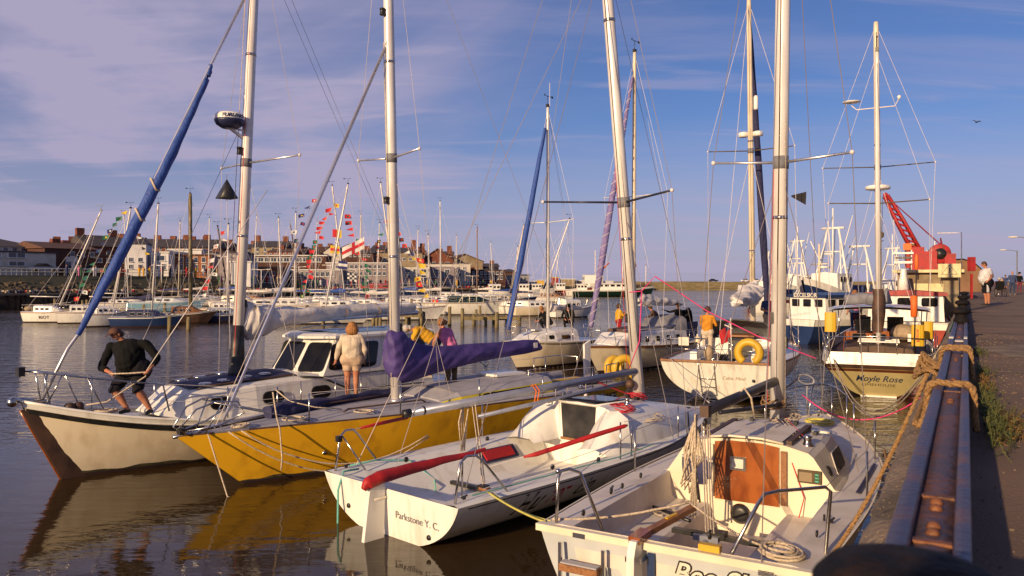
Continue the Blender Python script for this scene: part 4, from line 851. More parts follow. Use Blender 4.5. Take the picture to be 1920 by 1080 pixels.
for k,m_ in((3.0,'orange'),(3.08,'orange')): 
    c=bc0+dd*k*.72; tube('boom_tie',[c+Vector((0,.08,0)),c+Vector((0,0,.09)),c+Vector((0,-.09,0)),c+Vector((0,-.05,-.18)),c+Vector((.15,.03,-.22))],.011,m_,tC,4)
tube('mainsheet',[bc0+dd*3.3,Vector((1.8,0,.62))],.009,'rope',tC,4)
for i in range(4): tube('mainsheet',[bc0+dd*3.35+Vector((.02*i,.02*i,-.05)),Vector((1.72+.03*i,-.04+.03*i,.62))],.008,'rope',tC,4)
for i in range(3): tube('rope_hank',[bc0+dd*3.5+Vector((0,0,.06)),bc0+dd*3.55+Vector((.05*i,.05,-.3)),bc0+dd*3.5+Vector((-.06+.04*i,0,-.75)),bc0+dd*3.42+Vector((.03,.06,-.25)),bc0+dd*3.4+Vector((0,0,.03))],.012,'rope',tC,5)
tube('kicker',[atC(1.45)+Vector((-.1,0,0)),bc0+dd*1.0],.012,'ropered',tC,4); G().ball(atC(1.72)+Vector((-.25,0,-.02)),.085,10,8).ob('rope_bundle','darkwood',tC); coil(atC(1.5)+Vector((-.2,-.1,-.05)),.14,5,.009,'rope_coil','ropered',tC,(1,1,.6),2)
coil((4.35,-.62,1.42),.17,6,.008,'rope_coil','ropered',tC,(1,1,.5),4); coil((4.8,-.8,1.25),.22,4,.007,'rope_coil','rope',tC,(1,1,.3),6); coil((.5,.9,.62),.16,4,.011,'rope_coil','ropegreen',tC,seed=9)
for i in range(5): tube('control_line',[(4.35,.55-.27*i,1.545),(5.8,.15-.07*i,1.42)],.006,['rope','ropered','ropegreen','rope','wirew'][i],tC,4)
for y in(-.5,.5): G().box((6.8,y*.6,1.16),(.2,.14,.02)).ob('deck_fitting','black',tC)
for x,y in((5.25,.45),(5.3,.25),(5.4,.0),(5.3,-.25)): G().box((x,y,1.5-abs(y)*.05),(.1,.06,.05)).ob('clutch','black',tC)
for sd in (-1,1):
    for k in(0,.07): tube('shroud_tensioner',[(5.3+k,sd*(1.25),.94),(5.3+k,sd*1.22,1.35)],.012,'black',tC,5)
hull_text(tC,hC,-1,1.30,.66,'Hu',.42,'black',False,shear=.35,bold=.006); hull_text(tC,hC,-1,1.86,.66,'707',.27,'ropered',False,shear=.3,bold=.004); hull_text(tC,hC,-1,2.45,.68,'cin',.36,'black',False,shear=.4,bold=.002)
text('Parkstone Y. C.',.13,lambda a,b:Vector((hC.pt(0,.58+b,1).x-.010,-.60-a,.58+b)),'clothgrey',tC,name='port_name')
for y in(-1.02,1.02): G().lathe([(.035,0),(.03,.012)],(-.01+hC.pt(0,.42 if y<0 else .5,1).x,y*.80,.42 if y<0 else .50),10,(-1,0,0)).ob('drain','black',tC)
rope('mooring_line','green line from the racer transom hanging into the brown water',[wC(.35,1.05,.9),wC(.05,.98,.93),wC(-.06,.95,.7),wC(-.1,.9,.25),wC(-.35,.75,-.1)],.016,'ropegreen')
rope('mooring_line','green line lying over the port quarter of the white racer',[wC(.3,1.2,.93),wC(.7,1.15,.95),wC(1.2,.98,.9),wC(1.5,.75,.6),wC(1.3,.5,.52)],.013,'ropegreen')
# ---------- boat D : Bee Sha..., nearest
tD,wD,rD=boat('cabin_sloop','nearest cream sloop with varnished wooden washboard and Bee lettering on its transom',(1.47,7.6),31.5)
hD=Hull(8.0,[(0,1.38),(.3,1.46),(.55,1.36),(.75,.98),(.9,.48),(1,.03)],[(0,.96),(.5,.98),(1,1.12)],rb=.7,rs=.12,dr=.45,pw=.42,pb=.8)
hD.ell=.4; hD.build(tD,'gel',mt='paleblue')
hD.strip(tD,'scum','scum_line',lambda t:-.02,lambda t:.06+.02*math.sin(t*40)+.012*math.sin(t*97),off=.004,n=90,tr=True)
hD.strip(tD,'bgcabin','gunwale',sh_off(hD,-.06),sh_off(hD,.02),off=.02)
G().bar((-.012,-1.40,.965),(-.012,1.40,.965),.09,.07).ob('transom_cap','bgcabin',tD)
def prD(x):
    b=hD.b(x/8); s=hD.sh(x/8); return [(b,s+.01),(b-.06,s+.03),(1.13,s+.05),(1.02,s+.04),(.97,.70),(.93,.66),(.50,.66),(.46,.62),(.45,.34),(0,.33)]
halfloft(tD,'cockpit','bgdeck',[(x,prD(x)) for x in(.02,.5,1.0,1.6,2.2,2.86)],False,(True,False))
hD.deck(tD,'bgdeck',t0=.356,camber=.05)
G().prism([(2.85,-1.06,.33),(2.85,1.06,.33),(2.85,1.10,1.02),(2.85,-1.10,1.02)],(.02,0,0)).ob('cockpit_bulkhead','bgcabin',tD)
cr=[(2.84,[(1.08,1.0),(1.03,1.04),(.80,1.38),(.74,1.43),(.45,1.50),(0,1.53)]),(3.6,[(1.07,1.0),(1.03,1.04),(.80,1.40),(.74,1.45),(.45,1.52),(0,1.55)]),(4.5,[(.98,1.0),(.94,1.04),(.72,1.38),(.66,1.43),(.4,1.50),(0,1.53)]),(5.3,[(.74,1.02),(.71,1.05),(.56,1.28),(.50,1.32),(.3,1.38),(0,1.40)]),(6.1,[(.40,1.05),(.38,1.06),(.34,1.08),(.3,1.09),(.2,1.10),(0,1.11)])]
halfloft(tD,'cabin','bgcabin',cr,False,(True,False))
# roof skin in deck grey
halfloft(tD,'cabin_roof','bgdeck',[(x,[(y,z+.006) for y,z in pr[3:]]) for x,pr in cr],True,(False,False))
halfloft(tD,'cabin_side','lilac',[(x,[(y+.004,z+.003) for y,z in pr[1:3]]) for x,pr in cr],False,(False,False)) if False else None
wb=G().prism([(2.835,-.40,.74),(2.835,.40,.74),(2.835,.40,1.47),(2.835,.2,1.50),(2.835,-.2,1.50),(2.835,-.40,1.47)],(-.025,0,0)).ob('washboard','varnish',tD)
fr=G().prism(rrect((2.805,.10,1.22),(0,1,0),(0,0,1),.20,.17,.01),(-.012,0,0)).ob('vent_frame','steel',wb); G().prism(rrect((2.793,.10,1.22),(0,1,0),(0,0,1),.14,.115,.01),(-.006,0,0)).ob('vent_panel','signwhite',wb)
for y,m_ in((-.46,'teak'),(.45,'bgcabin')): G().box((2.81,y,1.1),(.05,.07,.66)).ob('washboard_slide',m_,tD)
G().grid([[Vector((x,y,1.555-.04*abs(y)+z)) for y in(-.44,-.2,0,.2,.44)] for x,z in((2.78,0.012),(3.85,.03))]).ob('sliding_hatch','bgdeck',tD); tube('hatch_lip',[(2.78,-.46,1.53),(2.78,-.2,1.565),(2.78,.2,1.565),(2.78,.46,1.53)],.018,'bgcabin',tD,5)
for y in(-.5,.5): G().bar((2.9,y,1.525),(4.1,y,1.545),.07,.05).ob('hatch_rail','darkwood',tD)
for sd in(-1,1):
    q=[Vector((3.35,sd*.985,1.115)),Vector((3.95,sd*.975,1.12)),Vector((4.2,sd*.85,1.30)),Vector((3.6,sd*.87,1.31))]; e,n=quadwin(tD,q,fr='bgdeck',fw=.03,name='cabin_window',r=.1); e(n if n.y*sd>0 else -n)
    for k in range(14):
        s=k/14*4; i=int(s); p=q[i].lerp(q[(i+1)%4],s-i); G().ball(p+(p-sum(q,Vector())/4).normalized()*.012+Vector((0,sd*.012,0)),.009,5,3).ob('window_screw','steel',tD)
    G().lathe([(.07,0),(.07,.015),(.05,.02)],(3.08,sd*.935,1.20),12,(0,sd,.5)).ob('side_vent','black',tD)
    winch(tD,(3.2,sd*.66,1.44),1.0)
    tube('cockpit_line',[(2.84,sd*.55,1.3),(2.8,sd*.7,.9),(2.7,sd*.66,.68)],.007,'ropered' if sd<0 else 'rope',tD,4)
# instruments, sheet bag, vent
ins=G().box((2.81,-.76,1.16),(.05,.27,.15)).ob('instrument','clotholive',tD); G().box((2.78,-.72,1.16),(.01,.15,.11)).ob('display','sand',ins); G().box((2.78,-.85,1.16),(.01,.05,.11)).ob('keypad','clothgreen',ins)
for z in(1.12,1.16,1.20): G().box((2.772,-.85,z),(.006,.04,.014)).ob('key','ropegreen',ins)
bg_=G().grid([[Vector((2.82-.05*math.sin(math.pi*(i)/6)-.01,.62+.21*(j/6-.5)*2*(1-.15*i/6),1.26-.34*i/6-.03*math.sin(math.pi*j/6)*(i==6))) for j in range(7)] for i in range(7)]).ob('sheet_bag','navyfab',tD); G().box((2.79,.62,1.24),(.02,.40,.03)).ob('bag_hem','lilac',bg_)
cmp_=G().lathe([(.11,0),(.11,.02),(.08,.045),(.05,.05)],(2.845,.08,.58),18,(-1,0,0)).ob('cabin_hatch_cover','black',tD)
G().lathe([(.13,0),(.13,.01)],(2.848,.08,.58),18,(-1,0,0)).ob('hatch_cover_rim','steel',tD)
# traveller across cockpit and arm
G().box((1.35,-.1,.72),(.09,1.05,.05)).ob('traveller_track','black',tD); G().box((1.35,-.1,.75),(.14,.16,.07)).ob('traveller_car','black',tD); tube('bilge_pump_handle',[(2.1,.95,.72),(1.7,.35,.74)],.022,'black',tD,8)
tube('traveller_post',[(.75,.1,.35),(1.33,.0,.72)],.04,'spar',tD,8); G().box((1.3,.02,.71),(.12,.28,.06)).ob('post_head','spar',tD)
# tiller, rudder head, transom ladder
G().bar((.0,.26,1.04),(.95,.05,1.12),.075,.055).ob('tiller','teak',tD); G().bar((-.14,.27,1.03),(.12,.25,1.05),.12,.07).ob('tiller_stock','varnish',tD); G().bar((.45,.165,1.112),(.62,.12,1.128),.035,.012).ob('tiller_plate','yellowb',tD)
rd=G().prism([(-.10,.22,-.4),(-.30,.22,-.4),(-.26,.22,.9),(-.20,.22,1.04),(-.04,.22,1.04),(-.05,.22,.4)],(0,.075,0)).ob('rudder','gel',tD)
for z in(.55,.86): G().bar((-.2,.19,z),(-.02,.19,z),.014,.05).bar((-.2,.33,z),(-.02,.33,z),.014,.05).ob('rudder_strap','steel',rd)
G().box((-.02,.145,.60),(.012,.07,.6)).ob('blue_stripe','hullblue',tD)
ld=thing('boarding_ladder','folded wooden stepped boarding ladder on the pale blue transom','ladder',wD(-.08,.86,.30),rD)
for y in(-.24,.24): G().box((0,y,.25),(.03,.035,.62)).ob('ladder_rail','steel',ld)
for z in(.06,.34): G().box((-.03,0,z),(.12,.42,.07)).ob('ladder_tread','teak',ld); G().box((-.03,0,z+.045),(.10,.40,.015)).ob('tread_grip','lilac',ld)
for y,z in((-.95,.92),(.9,.95)): G().box((-.03,y,z),(.06,.14,.05)).ob('stern_fitting','steel',tD)
# pushpits
tube('pushpit_hoop',[(.06,1.22,.98),(.10,1.22,1.46),(.16,1.22,1.52),(.30,1.19,1.52),(.42,1.12,1.46),(.12,.72,.99)],.018,'steel',tD,8)
tube('pushpit_hoop',[(.04,-.60,.98),(.40,-.76,1.40),(.50,-.80,1.48),(.60,-.9,1.50),(1.0,-1.26,1.50),(1.05,-1.30,1.45),(.55,-1.34,.99)],.018,'steel',tD,8)
G().ball((.1,1.22,1.53),.03,8,6).ob('pushpit_cap','steel',tD)
for x,y in((.35,1.05),(1.3,1.16),(1.6,1.15),(2.2,1.16),(.9,-1.2),(1.5,-1.16)): block(tD,(x,y,1.06),.035)
cleat(tD,(1.45,1.22,1.03),.2); cleat(tD,(1.45,-1.24,1.03),-.2); cleat(tD,(.25,-1.2,1.0),.3); cleat(tD,(7.5,0,1.15))
for x,sd in((2.6,1),(5.0,1),(2.75,-1),(5.0,-1),(6.6,1),(6.6,-1)):
    stanchion(tD,(x,sd*(hD.b(x/8)-.05),1.0),.55)
tube('guard_wire',[(.4,1.12,1.46),(2.6,1.4,1.55),(5,1.22,1.57),(6.6,.65,1.6)],.0045,'wire',tD,4); tube('guard_wire',[(1.0,-1.26,1.5),(2.75,-1.4,1.55),(5,-1.22,1.57),(6.6,-.65,1.6)],.0045,'wire',tD,4)
tube('jackstay',[(2.9,-1.28,1.02),(4.6,-1.26,1.03)],.02,'navyfab',tD,4,flat=.3)
# bow rail
for sd in(-1,1): tube('pulpit_rail',[(6.9,sd*.55,1.08),(7.0,sd*.54,1.62),(7.5,sd*.32,1.66),(7.95,sd*.1,1.66),(8.0,0,1.66)],.014,'steel',tD,6); tube('pulpit_leg',[(7.6,sd*.2,1.1),(7.85,sd*.16,1.66)],.012,'steel',tD,6)
atD,tipsD=mast(tD,4.45,0,1.5,11.8,.105,m='alupaint',lean=(-.022,-.018),sp=[(5.2,.95,.06)],wand=False)
rig(tD,atD,11.8,tipsD,(7.9,0,1.14),(-.02,-.9,1.0),(4.3,1.2,1.03))
wire(tD,'babystay',atD(5.0),(5.9,0,1.12))
for k,(y,m_) in enumerate(((.12,'ropered'),(-.13,'rope'),(.0,'wirew'))): tube('halyard',[atD(1.8)+Vector((-.10-.02*k,y,0)),atD(11.3)],.004,m_,tD,4)
coil(atD(1.75)+Vector((-.05,.05,-.05)),.15,6,.011,'rope_coil','hemp',tD,(1,1,.9),12); coil(atD(1.6)+Vector((0,-.1,-.08)),.16,4,.010,'rope_coil','rope',tD,(1,1,.5),14)
b0=Vector((4.34,0,2.10)); b1=Vector((1.5,.10,2.06)); tube('boom',[b0,b1],.05,'sparblk',tD,10,flat=1.3); G().box(b1,(.1,.1,.13)).ob('boom_end','darkwood',tD); tube('boom_strop',[b0+Vector((-1.6,.07,0)),b0+Vector((-1.62,0,.09)),b0+Vector((-1.6,-.08,-.03)),b0+Vector((-1.5,-.1,-.3))],.014,'rope',tD,5)
tube('spinnaker_pole',[(4.3,-.08,1.78),(2.7,.3,1.86)],.028,'sparblk',tD,8)
msb=Vector((.02,-.42,1.04)); block(tD,b1+Vector((0,0,-.13)),.05); block(tD,msb+Vector((0,0,.12)),.045); G().box(msb,(.08,.2,.06)).ob('sheet_anchor','yellowb',tD)
for k in range(4): tube('mainsheet',[b1+Vector((.02*(k%2),.03*(k-1.5),-.15)),msb+Vector((.0,.025*(k-1.5),.14))],.007,'rope',tD,4)
# coil of rope hanging from boom
for i in range(7): 
    a=i*.5; tube('hanging_rope_coil',[b1+Vector((.35,.25,-.20)),b1+Vector((.35+.03*i,.30+.10*math.sin(a),-.55)),b1+Vector((.36,.3+.12*math.cos(a),-.95-.03*i)),b1+Vector((.35-.02*i,.18-.06*math.cos(a),-.6)),b1+Vector((.35,.23,-.2))],.012,'rope',tD,5)
for i in range(3): tube('hanging_rope',[b1+Vector((.3+.03*i,.22,-.1)),b1+Vector((.25+.02*i,.2+.04*i,-1.3))],.012,'rope',tD,5)
coil((.25,-1.0,1.02),.16,5,.013,'rope_coil','rope',tD,seed=31); coil((7.0,-.1,1.12),.2,5,.012,'rope_coil','ropeyel',tD,seed=32); coil((2.0,.75,.68),.14,3,.007,'rope_coil','rope',tD,seed=33)
for i,y in enumerate((.62,.3,-.3,-.62)): G().box((3.9 if abs(y)>.5 else 4.25,y,1.50 if abs(y)>.5 else 1.555),(.12,.05,.04)).ob('clutch','black',tD)
for i in range(4): tube('control_line',[(3.25,-.62+.06*i,1.54),(4.4,-.12+.05*i,1.60)],.006,['ropered','rope','wirew','rope'][i],tD,4)
tube('jib_track',[(3.6,.62,1.485),(4.5,.5,1.50)],.014,'black',tD,5,flat=.5); G().box((4.0,-.62,1.505),(.05,.34,.03)).ob('halyard_bar','steel',tD)
tube('cockpit_shock_cord',[(1.35,-.5,.76),(.95,-.95,.72)],.006,'wire',tD,4); tube('boathook',[(1.2,.1,.40),(1.15,-.85,.72)],.02,'black',tD,8)
text('Bee Sho',.27,lambda a,b:Vector((hD.pt(0,.75+b,1).x-.008,-.50-a,.75+b)),'black',tD,shear=.35,bold=.018,name='name_outline'); text('Bee Sho',.27,lambda a,b:Vector((hD.pt(0,.75+b,1).x-.013,-.50-a,.75+b)),'signwhite',tD,shear=.35,bold=.003)
text('SCARBOROUGH',.10,lambda a,b:Vector((hD.pt(0,.54+b,1).x-.008,-.50-a,.54+b)),'signwhite',tD,name='port_name')
G().lathe([(.06,0),(.06,.02)],(-.0,-1.08,.72),12,(-1,0,0)).ob('exhaust','black',tD)
# ropes between the two white boats
rope('mooring_line','yellow line from the racer quarter across to the port corner of the nearest sloop',sag(wC(.55,-1.30,.96),wD(.08,1.36,.98),.03),.013,'ropeyel')
rope('mooring_line','second thinner yellow line beside the first between the two white sterns',sag(wC(.62,-1.30,.94),wD(.12,1.32,.99),.05),.009,'ropeyel')
rope('mooring_line','braided line lying across the nearest cockpit from corner to tiller',sag(wD(.12,1.3,1.01),wD(.95,.1,1.17),.05,12,.004),.014,'rope')
rope('mooring_line','braided line slanting from the wooden tiller down to the right of the cockpit',sag(wD(.95,.1,1.17),wD(.3,-.95,1.02),.05,12,.004),.012,'rope')
# ================= middle boats =================
def stripe(h,par,m,a,b,off=.006,name='stripe'): return h.strip(par,m,name,lambda t:a,lambda t:b,off=off,n=20,tr=True)
# boat E : white sloop, blue furled genoa, bow to the left
tE,wE,rE=boat('white_sloop','cream hulled sloop with blue furled foresail and two people on deck behind the purple boom',(3.3,35.6),40,True,tilt=(R(1),0))
hE=Hull(5.7,[(0,.95),(.4,1.22),(.7,.95),(.88,.45),(1,.02)],[(0,1.0),(.5,1.05),(1,1.22)],rb=.9,rs=.2,dr=.4,pw=.42,pb=.8)
hE.build(tE,'creamhull'); hE.deck(tE,'gel',camber=.06); hE.strip(tE,'black','cove_line',sh_off(hE,-.10),sh_off(hE,-.06),off=.006,n=20); hE.strip(tE,'antifoul','boot_top',lambda t:-.1,lambda t:.12,off=.006,n=20,tr=True)
halfloft(tE,'cabin','gel',[(4.7,[(.4,1.14),(.36,1.18),(.3,1.2),(0,1.21)]),(4.1,[(.66,1.10),(.58,1.30),(.46,1.38),(0,1.42)]),(3.2,[(.85,1.06),(.74,1.42),(.6,1.52),(0,1.58)]),(1.7,[(.88,1.04),(.76,1.45),(.6,1.56),(0,1.62)])])
window(tE,(2.6,.83,1.24),(1,-.03,0),(0,-.3,1),(0,1,.3),.5,.14,.04); window(tE,(3.4,.74,1.26),(1,-.1,0),(0,-.3,1),(0,1,.3),.4,.12,.04)
G().box((3.7,0,1.56),(.45,.45,.06)).ob('foredeck_hatch','geldeck',tE)
atE,tipsE=mast(tE,2.75,0,1.55,11.0,.075,lean=(-.035,-.01),sp=[(6.05,1.25,.1)],sm='alupaint')
rig(tE,atE,11,tipsE,None,(0,0,1.0),(2.6,1.1,1.08),m='wirew',r=.007)
a=Vector((5.45,0,1.28)); b=atE(10.7); sailstack(tE,[a.lerp(b,.04),a.lerp(b,.3),a.lerp(b,.7),a.lerp(b,.93)],[.10,.12,.10,.06],'bluefab','furled_foresail',amp=.01,n=10,seed=3); wire(tE,'forestay',a,b,r=.012)
tube('aerial',[atE(11)+Vector((0,.1,0)),atE(12)+Vector((0,.1,0))],.014,'wirew',tE,4); wire(tE,'topping_lift',atE(10.9),(.6,0,2.4),m='wirew')
tube('pulpit_rail',[(4.7,.55,1.15),(4.8,.52,1.7),(5.6,0,1.8),(4.8,-.52,1.7),(4.7,-.55,1.15)],.014,'steel',tE,6); lifelines(tE,hE,[.7,.45,.2,.03],1,.55,start=(4.8,.52,1.7)); lifelines(tE,hE,[.7,.45,.2,.03],-1,.55,start=(4.8,-.52,1.7))
tube('boom',[(2.6,0,2.3),(.3,0,2.35)],.05,'alupaint',tE,8); sailstack(tE,[(2.65,0,2.5),(2.4,0,2.42),(1.4,0,2.47),(.4,0,2.42)],[(.12,.2),(.16,.16),(.12,.1),(.07,.07)],'sailwhite',seed=13,n=10,sub=6)
# boat F : pale sloop, purple wrapped genoa
tF,wF,rF=boat('grey_sloop','pale grey sloop with spiral wrapped purple foresail, behind the silver boom',(8.1,36.0),41,True)
hF=Hull(8.2,[(0,1.1),(.35,1.4),(.7,1.15),(.88,.55),(1,.03)],[(0,.98),(.5,1.0),(1,1.12)],rb=.9,rs=.2,dr=.4,pw=.40,pb=.8)
hF.build(tF,'creamhull'); hF.deck(tF,'geldeck'); hF.strip(tF,'teak','rubbing_strake',sh_off(hF,-.07),sh_off(hF,.02),off=.02,n=20); hF.strip(tF,'antifoul','boot_top',lambda t:-.1,lambda t:.14,off=.006,n=20,tr=True)
halfloft(tF,'cabin','gel',[(7.0,[(.5,1.06),(.44,1.12),(.36,1.14),(0,1.15)]),(6.1,[(.86,1.04),(.70,1.48),(.6,1.52),(0,1.56)]),(4.4,[(1.05,1.0),(.96,1.50),(.85,1.57),(0,1.62)]),(2.2,[(1.02,1.0),(.95,1.50),(.85,1.57),(0,1.64)])])
for x in(5.4,4.6,3.8,3.0): window(tF,(x,1.02-.02*abs(x-4),1.27),(1,0,0),(0,-.1,1),(0,1,.1),.22,.17,.03)
halfloft(tF,'fore_hatch','darkwood',[(6.0,[(.5,1.5),(.45,1.66),(0,1.68)]),(4.5,[(.5,1.56),(.45,1.72),(0,1.74)])]); tube('spar_on_deck',[(6.6,.7,1.66),(1.5,.85,1.72)],.05,'lilac',tF,8)
atF,tipsF=mast(tF,4.85,0,1.6,12.9,.085,lean=(-.01,0),m='cream',sp=[(7.0,1.5,.1)],sm='alupaint')
rig(tF,atF,12.9,tipsF,None,(0,0,1),(4.7,1.25,1.0),m='wirew',r=.007)
a=Vector((8.0,0,1.15)); b=atF(12.4); sailstack(tF,[a.lerp(b,.06),a.lerp(b,.3),a.lerp(b,.6),a.lerp(b,.95)],[.09,.13,.11,.05],'purple2','furled_foresail',amp=.008,n=10,seed=5)
sp_=[]; 
for i in range(160):
    k=.07+.86*i/160; c=a.lerp(b,k); r=itp([(.06,.10),(.3,.138),(.6,.118),(.95,.055)],k); an=i*.9; sp_.append(c+Vector((r*math.cos(an),r*math.sin(an),0)))
tube('wrapping_line',sp_,.012,'wirew',tF,4); wire(tF,'forestay',a,b,r=.012)
tube('boom',[(4.7,0,2.6),(1.2,.2,2.55)],.055,'alupaint',tF,8); sailstack(tF,[(4.6,0,2.75),(4.1,0,2.78),(3.2,.05,2.72),(2.4,.1,2.68),(1.4,.2,2.6)],[(.1,.12),(.2,.26),(.18,.16),(.2,.14),(.08,.08)],'sailwhite',seed=23,amp=.07,n=10,sub=8)
tube('pulpit_rail',[(6.9,.55,1.08),(7.0,.52,1.62),(8.05,0,1.75),(7.0,-.52,1.62),(6.9,-.55,1.08)],.016,'steel',tF,6); lifelines(tF,hF,[.68,.5,.32,.15],1,.55,start=(7.0,.52,1.62)); lifelines(tF,hF,[.68,.5,.32,.15],-1,.55)
G().box((1.6,.9,1.45),(1.0,.03,.75)).ob('spray_cloth','navyfab',tF); G().box((.4,.9,1.4),(.8,.03,.7)).ob('spray_cloth','navyfab',tF)
q=[(2.5,1.0),(2.3,1.0)]; halfloft(tF,'sprayhood','sailgrey',[(2.1,[(.95,1.5),(.9,1.95),(.7,2.1),(0,2.15)]),(2.7,[(.95,1.5),(.88,1.85),(.7,1.95),(0,2.0)]),(3.1,[(.9,1.5),(.8,1.6),(.7,1.62),(0,1.66)])],True)
fender('fender','cream fender hanging at the side of the pale grey sloop near the white stern',wF(1.9,1.32,1.3),.15,.6,'cream')
tag(tube('dan_line',[wF(1.9,1.36,.75),wF(1.95,1.40,.2)],.012,'rope'),'loose rope end hanging below the cream fender','rope')
# boat G : white round transom, horseshoe buoy, ensign
tG,wG,rG=boat('white_cruiser','white cruising yacht seen from its rounded white stern with yellow horseshoe buoy and red ensign',(5.9,22.9),26)
hG=Hull(10.2,[(0,1.66),(.3,1.85),(.6,1.62),(.85,.75),(1,.03)],[(0,1.22),(.5,1.2),(1,1.5)],rb=1.3,rs=.55,dr=-.12,pw=.62,pb=.75,bw=3)
hG.dr=-.06; hG.pw=.38
hG.ell=.9; hG.build(tG,'gel',k=18); hG.deck(tG,'gel',drop=.05,inset=.03,hole=(.035,.30,.62))
for sd in(-1,1): tube('toe_rail',[Vector((t/30*10.2,sd*(hG.b(t/30)-.01),hG.sh(t/30))) for t in range(31)],.032,'teak',tG,6)
G().bar((-.02,-1.66,1.22),(-.02,1.66,1.22),.07,.06).ob('transom_rail','teak',tG); hG.strip(tG,'antifoul','boot_top',lambda t:.0,lambda t:.12,off=.004,n=20)
G().box((2.0,0,.72),(2.4,1.2,.04)).ob('cockpit_sole','teak',tG)
for sd in(-1,1): G().box((1.8,sd*.62,.97),(2.6,.03,.55)).ob('cockpit_side','gel',tG)
for sd in(-1,1): G().bar((.7,sd*.85,1.32),(3.1,sd*.95,1.38),.2,.22).ob('coaming','gel',tG); winch(tG,(1.6,sd*.9,1.45),1.1)
halfloft(tG,'cabin','gel',[(3.1,[(1.25,1.18),(1.18,1.55),(1.0,1.68),(0,1.74)]),(5.5,[(1.15,1.2),(1.08,1.58),(.9,1.7),(0,1.76)]),(7.6,[(.6,1.3),(.5,1.45),(.4,1.5),(0,1.52)])])
G().box((3.07,-.1,1.40),(.04,.75,.7)).ob('companionway','black',tG); G().box((3.3,-.1,1.8),(1.0,.95,.06)).ob('sliding_hatch','teak',tG)
halfloft(tG,'sprayhood','sailgrey',[(3.0,[(1.1,1.62),(1.08,2.05),(.85,2.22),(0,2.30)]),(3.5,[(1.1,1.62),(1.06,2.02),(.85,2.18),(0,2.26)]),(4.2,[(1.0,1.62),(.85,1.7),(.7,1.72),(0,1.75)])],True,(False,False)); tube('sprayhood_frame',[(2.98,-1.1,1.62),(2.98,-1.08,2.06),(2.98,-.85,2.23),(2.98,0,2.31),(2.98,.85,2.23),(2.98,1.08,2.06),(2.98,1.1,1.62)],.025,'black',tG,6)
G().add([(3.0,-1.12,1.62),(3.0,-1.1,2.08),(3.9,-1.1,1.66)],[(0,1,2)]).ob('sprayhood_side','hullblue',tG)
# wheel pedestal seat and gear
tube('helm_hoop',[(1.0,.35,.75),(1.0,.35,1.5),(1.0,-.35,1.5),(1.0,-.35,.75)],.02,'steel',tG,6); G().lathe([(.42,-.012),(.43,0),(.42,.012)],(1.25,0,1.35),20,(1,0,0)).ob('steering_wheel_rim','steel',tG) if False else None
wh=tube('steering_wheel',[(1.2,.38*math.cos(a/16*6.283),1.32+.38*math.sin(a/16*6.283)) for a in range(17)],.016,'steel',tG,6)
for k in range(6): a=k*math.pi/3; tube('spoke',[(1.2,0,1.32),(1.2,.37*math.cos(a),1.32+.37*math.sin(a))],.008,'steel',wh,4)
for sd in(-1,1):
    tube('pushpit_rail',[(.08,sd*1.5,1.2),(.10,sd*1.5,1.85),(.1,sd*.35,1.87)],.018,'steel',tG,6); tube('pushpit_midrail',[(.09,sd*1.5,1.55),(.1,sd*.35,1.55)],.012,'steel',tG,5); tube('pushpit_leg',[(.1,sd*.35,1.2),(.1,sd*.35,1.87)],.016,'steel',tG,6)
    tube('pushpit_rail',[(.10,sd*1.5,1.85),(1.3,sd*1.68,1.85),(1.35,sd*1.7,1.2)],.018,'steel',tG,6); lifelines(tG,hG,[.3,.45,.6,.75],sd,.62,start=(1.3,sd*1.68,1.85))
ring('horseshoe_lifebuoy','bright yellow horseshoe buoy on the stern rail of the white cruiser',wG(.02,-.88,1.52),.30,.115,'yellowb',(-.44,-.9,0),True)
G().box((.05,.98,1.78),(.03,.30,.24)).ob('solar_panel','signwhite',tG)
G().ball((.25,.3,1.45),(.16,.14,.24),10,8).ob('fender_stowed','clothkhaki',tG)
# ensign
en=thing('ensign','red ensign hanging from its staff at the white cruiser stern','flag',wG(-.05,-.42,1.25)); tube('flagstaff',[(0,0,0),(-.06,-.1,1.25)],.016,'wirew',en,6)
rows=[]; 
for i in range(9): rows.append([Vector((-.06-.14*(j/8)+.05*math.sin(j*1.3+i*.4),-.1+.50*(j/8)+.03*math.sin(j*1.1+i*.3),1.2-.5*i/8-.34*(j/8)**1.1)) for j in range(9)])
G().grid(rows).ob('cloth','red',en); G().grid([[p+Vector((0,-.008,0)) for p in r[:5]] for r in rows[:5]]).ob('canton','navy',en)
for s_ in(1,-1): G().tube([rows[0 if s_>0 else 4][0]+Vector((0,-.02,0)),rows[4 if s_>0 else 0][4]+Vector((0,-.02,0))],.018,4).ob('canton_cross','signwhite',en)
tube('canton_cross',[rows[2][0]+Vector((0,-.022,0)),rows[2][4]+Vector((0,-.022,0))],.014,'ropered',en,4)
text('Celtic Mind',.14,lambda a,b:Vector((hG.pt(0,.74+b,1).x-.012,-.42-a,.74+b)),'clothkhaki',tG,shear=.3)
G().lathe([(.05,0),(.045,.012)],(hG.pt(0,.72,1).x-.005,-.98,.70),10,(-1,0,0)).ob('exhaust','black',tG)
tube('stern_ladder',[(-.02,.55,1.18),(hG.pt(0,.95,1).x-.06,.55,.98),(hG.pt(0,.2,1).x-.06,.52,.2),(hG.pt(0,.2,1).x-.06,.10,.2),(hG.pt(0,.95,1).x-.06,.10,.98),(-.02,.10,1.18)],.012,'steel',tG,5)
for z in(.45,.7): x=hG.pt(0,z,1).x-.06; tube('ladder_rung',[(x,.53,z),(x,.1,z)],.01,'steel',tG,5)
atG,tipsG=mast(tG,6.2,0,1.72,13.6,.10,lean=(-.015,.010),m='cream',sp=[(5.0+3.2,1.5,.1)],sm='clotholive')
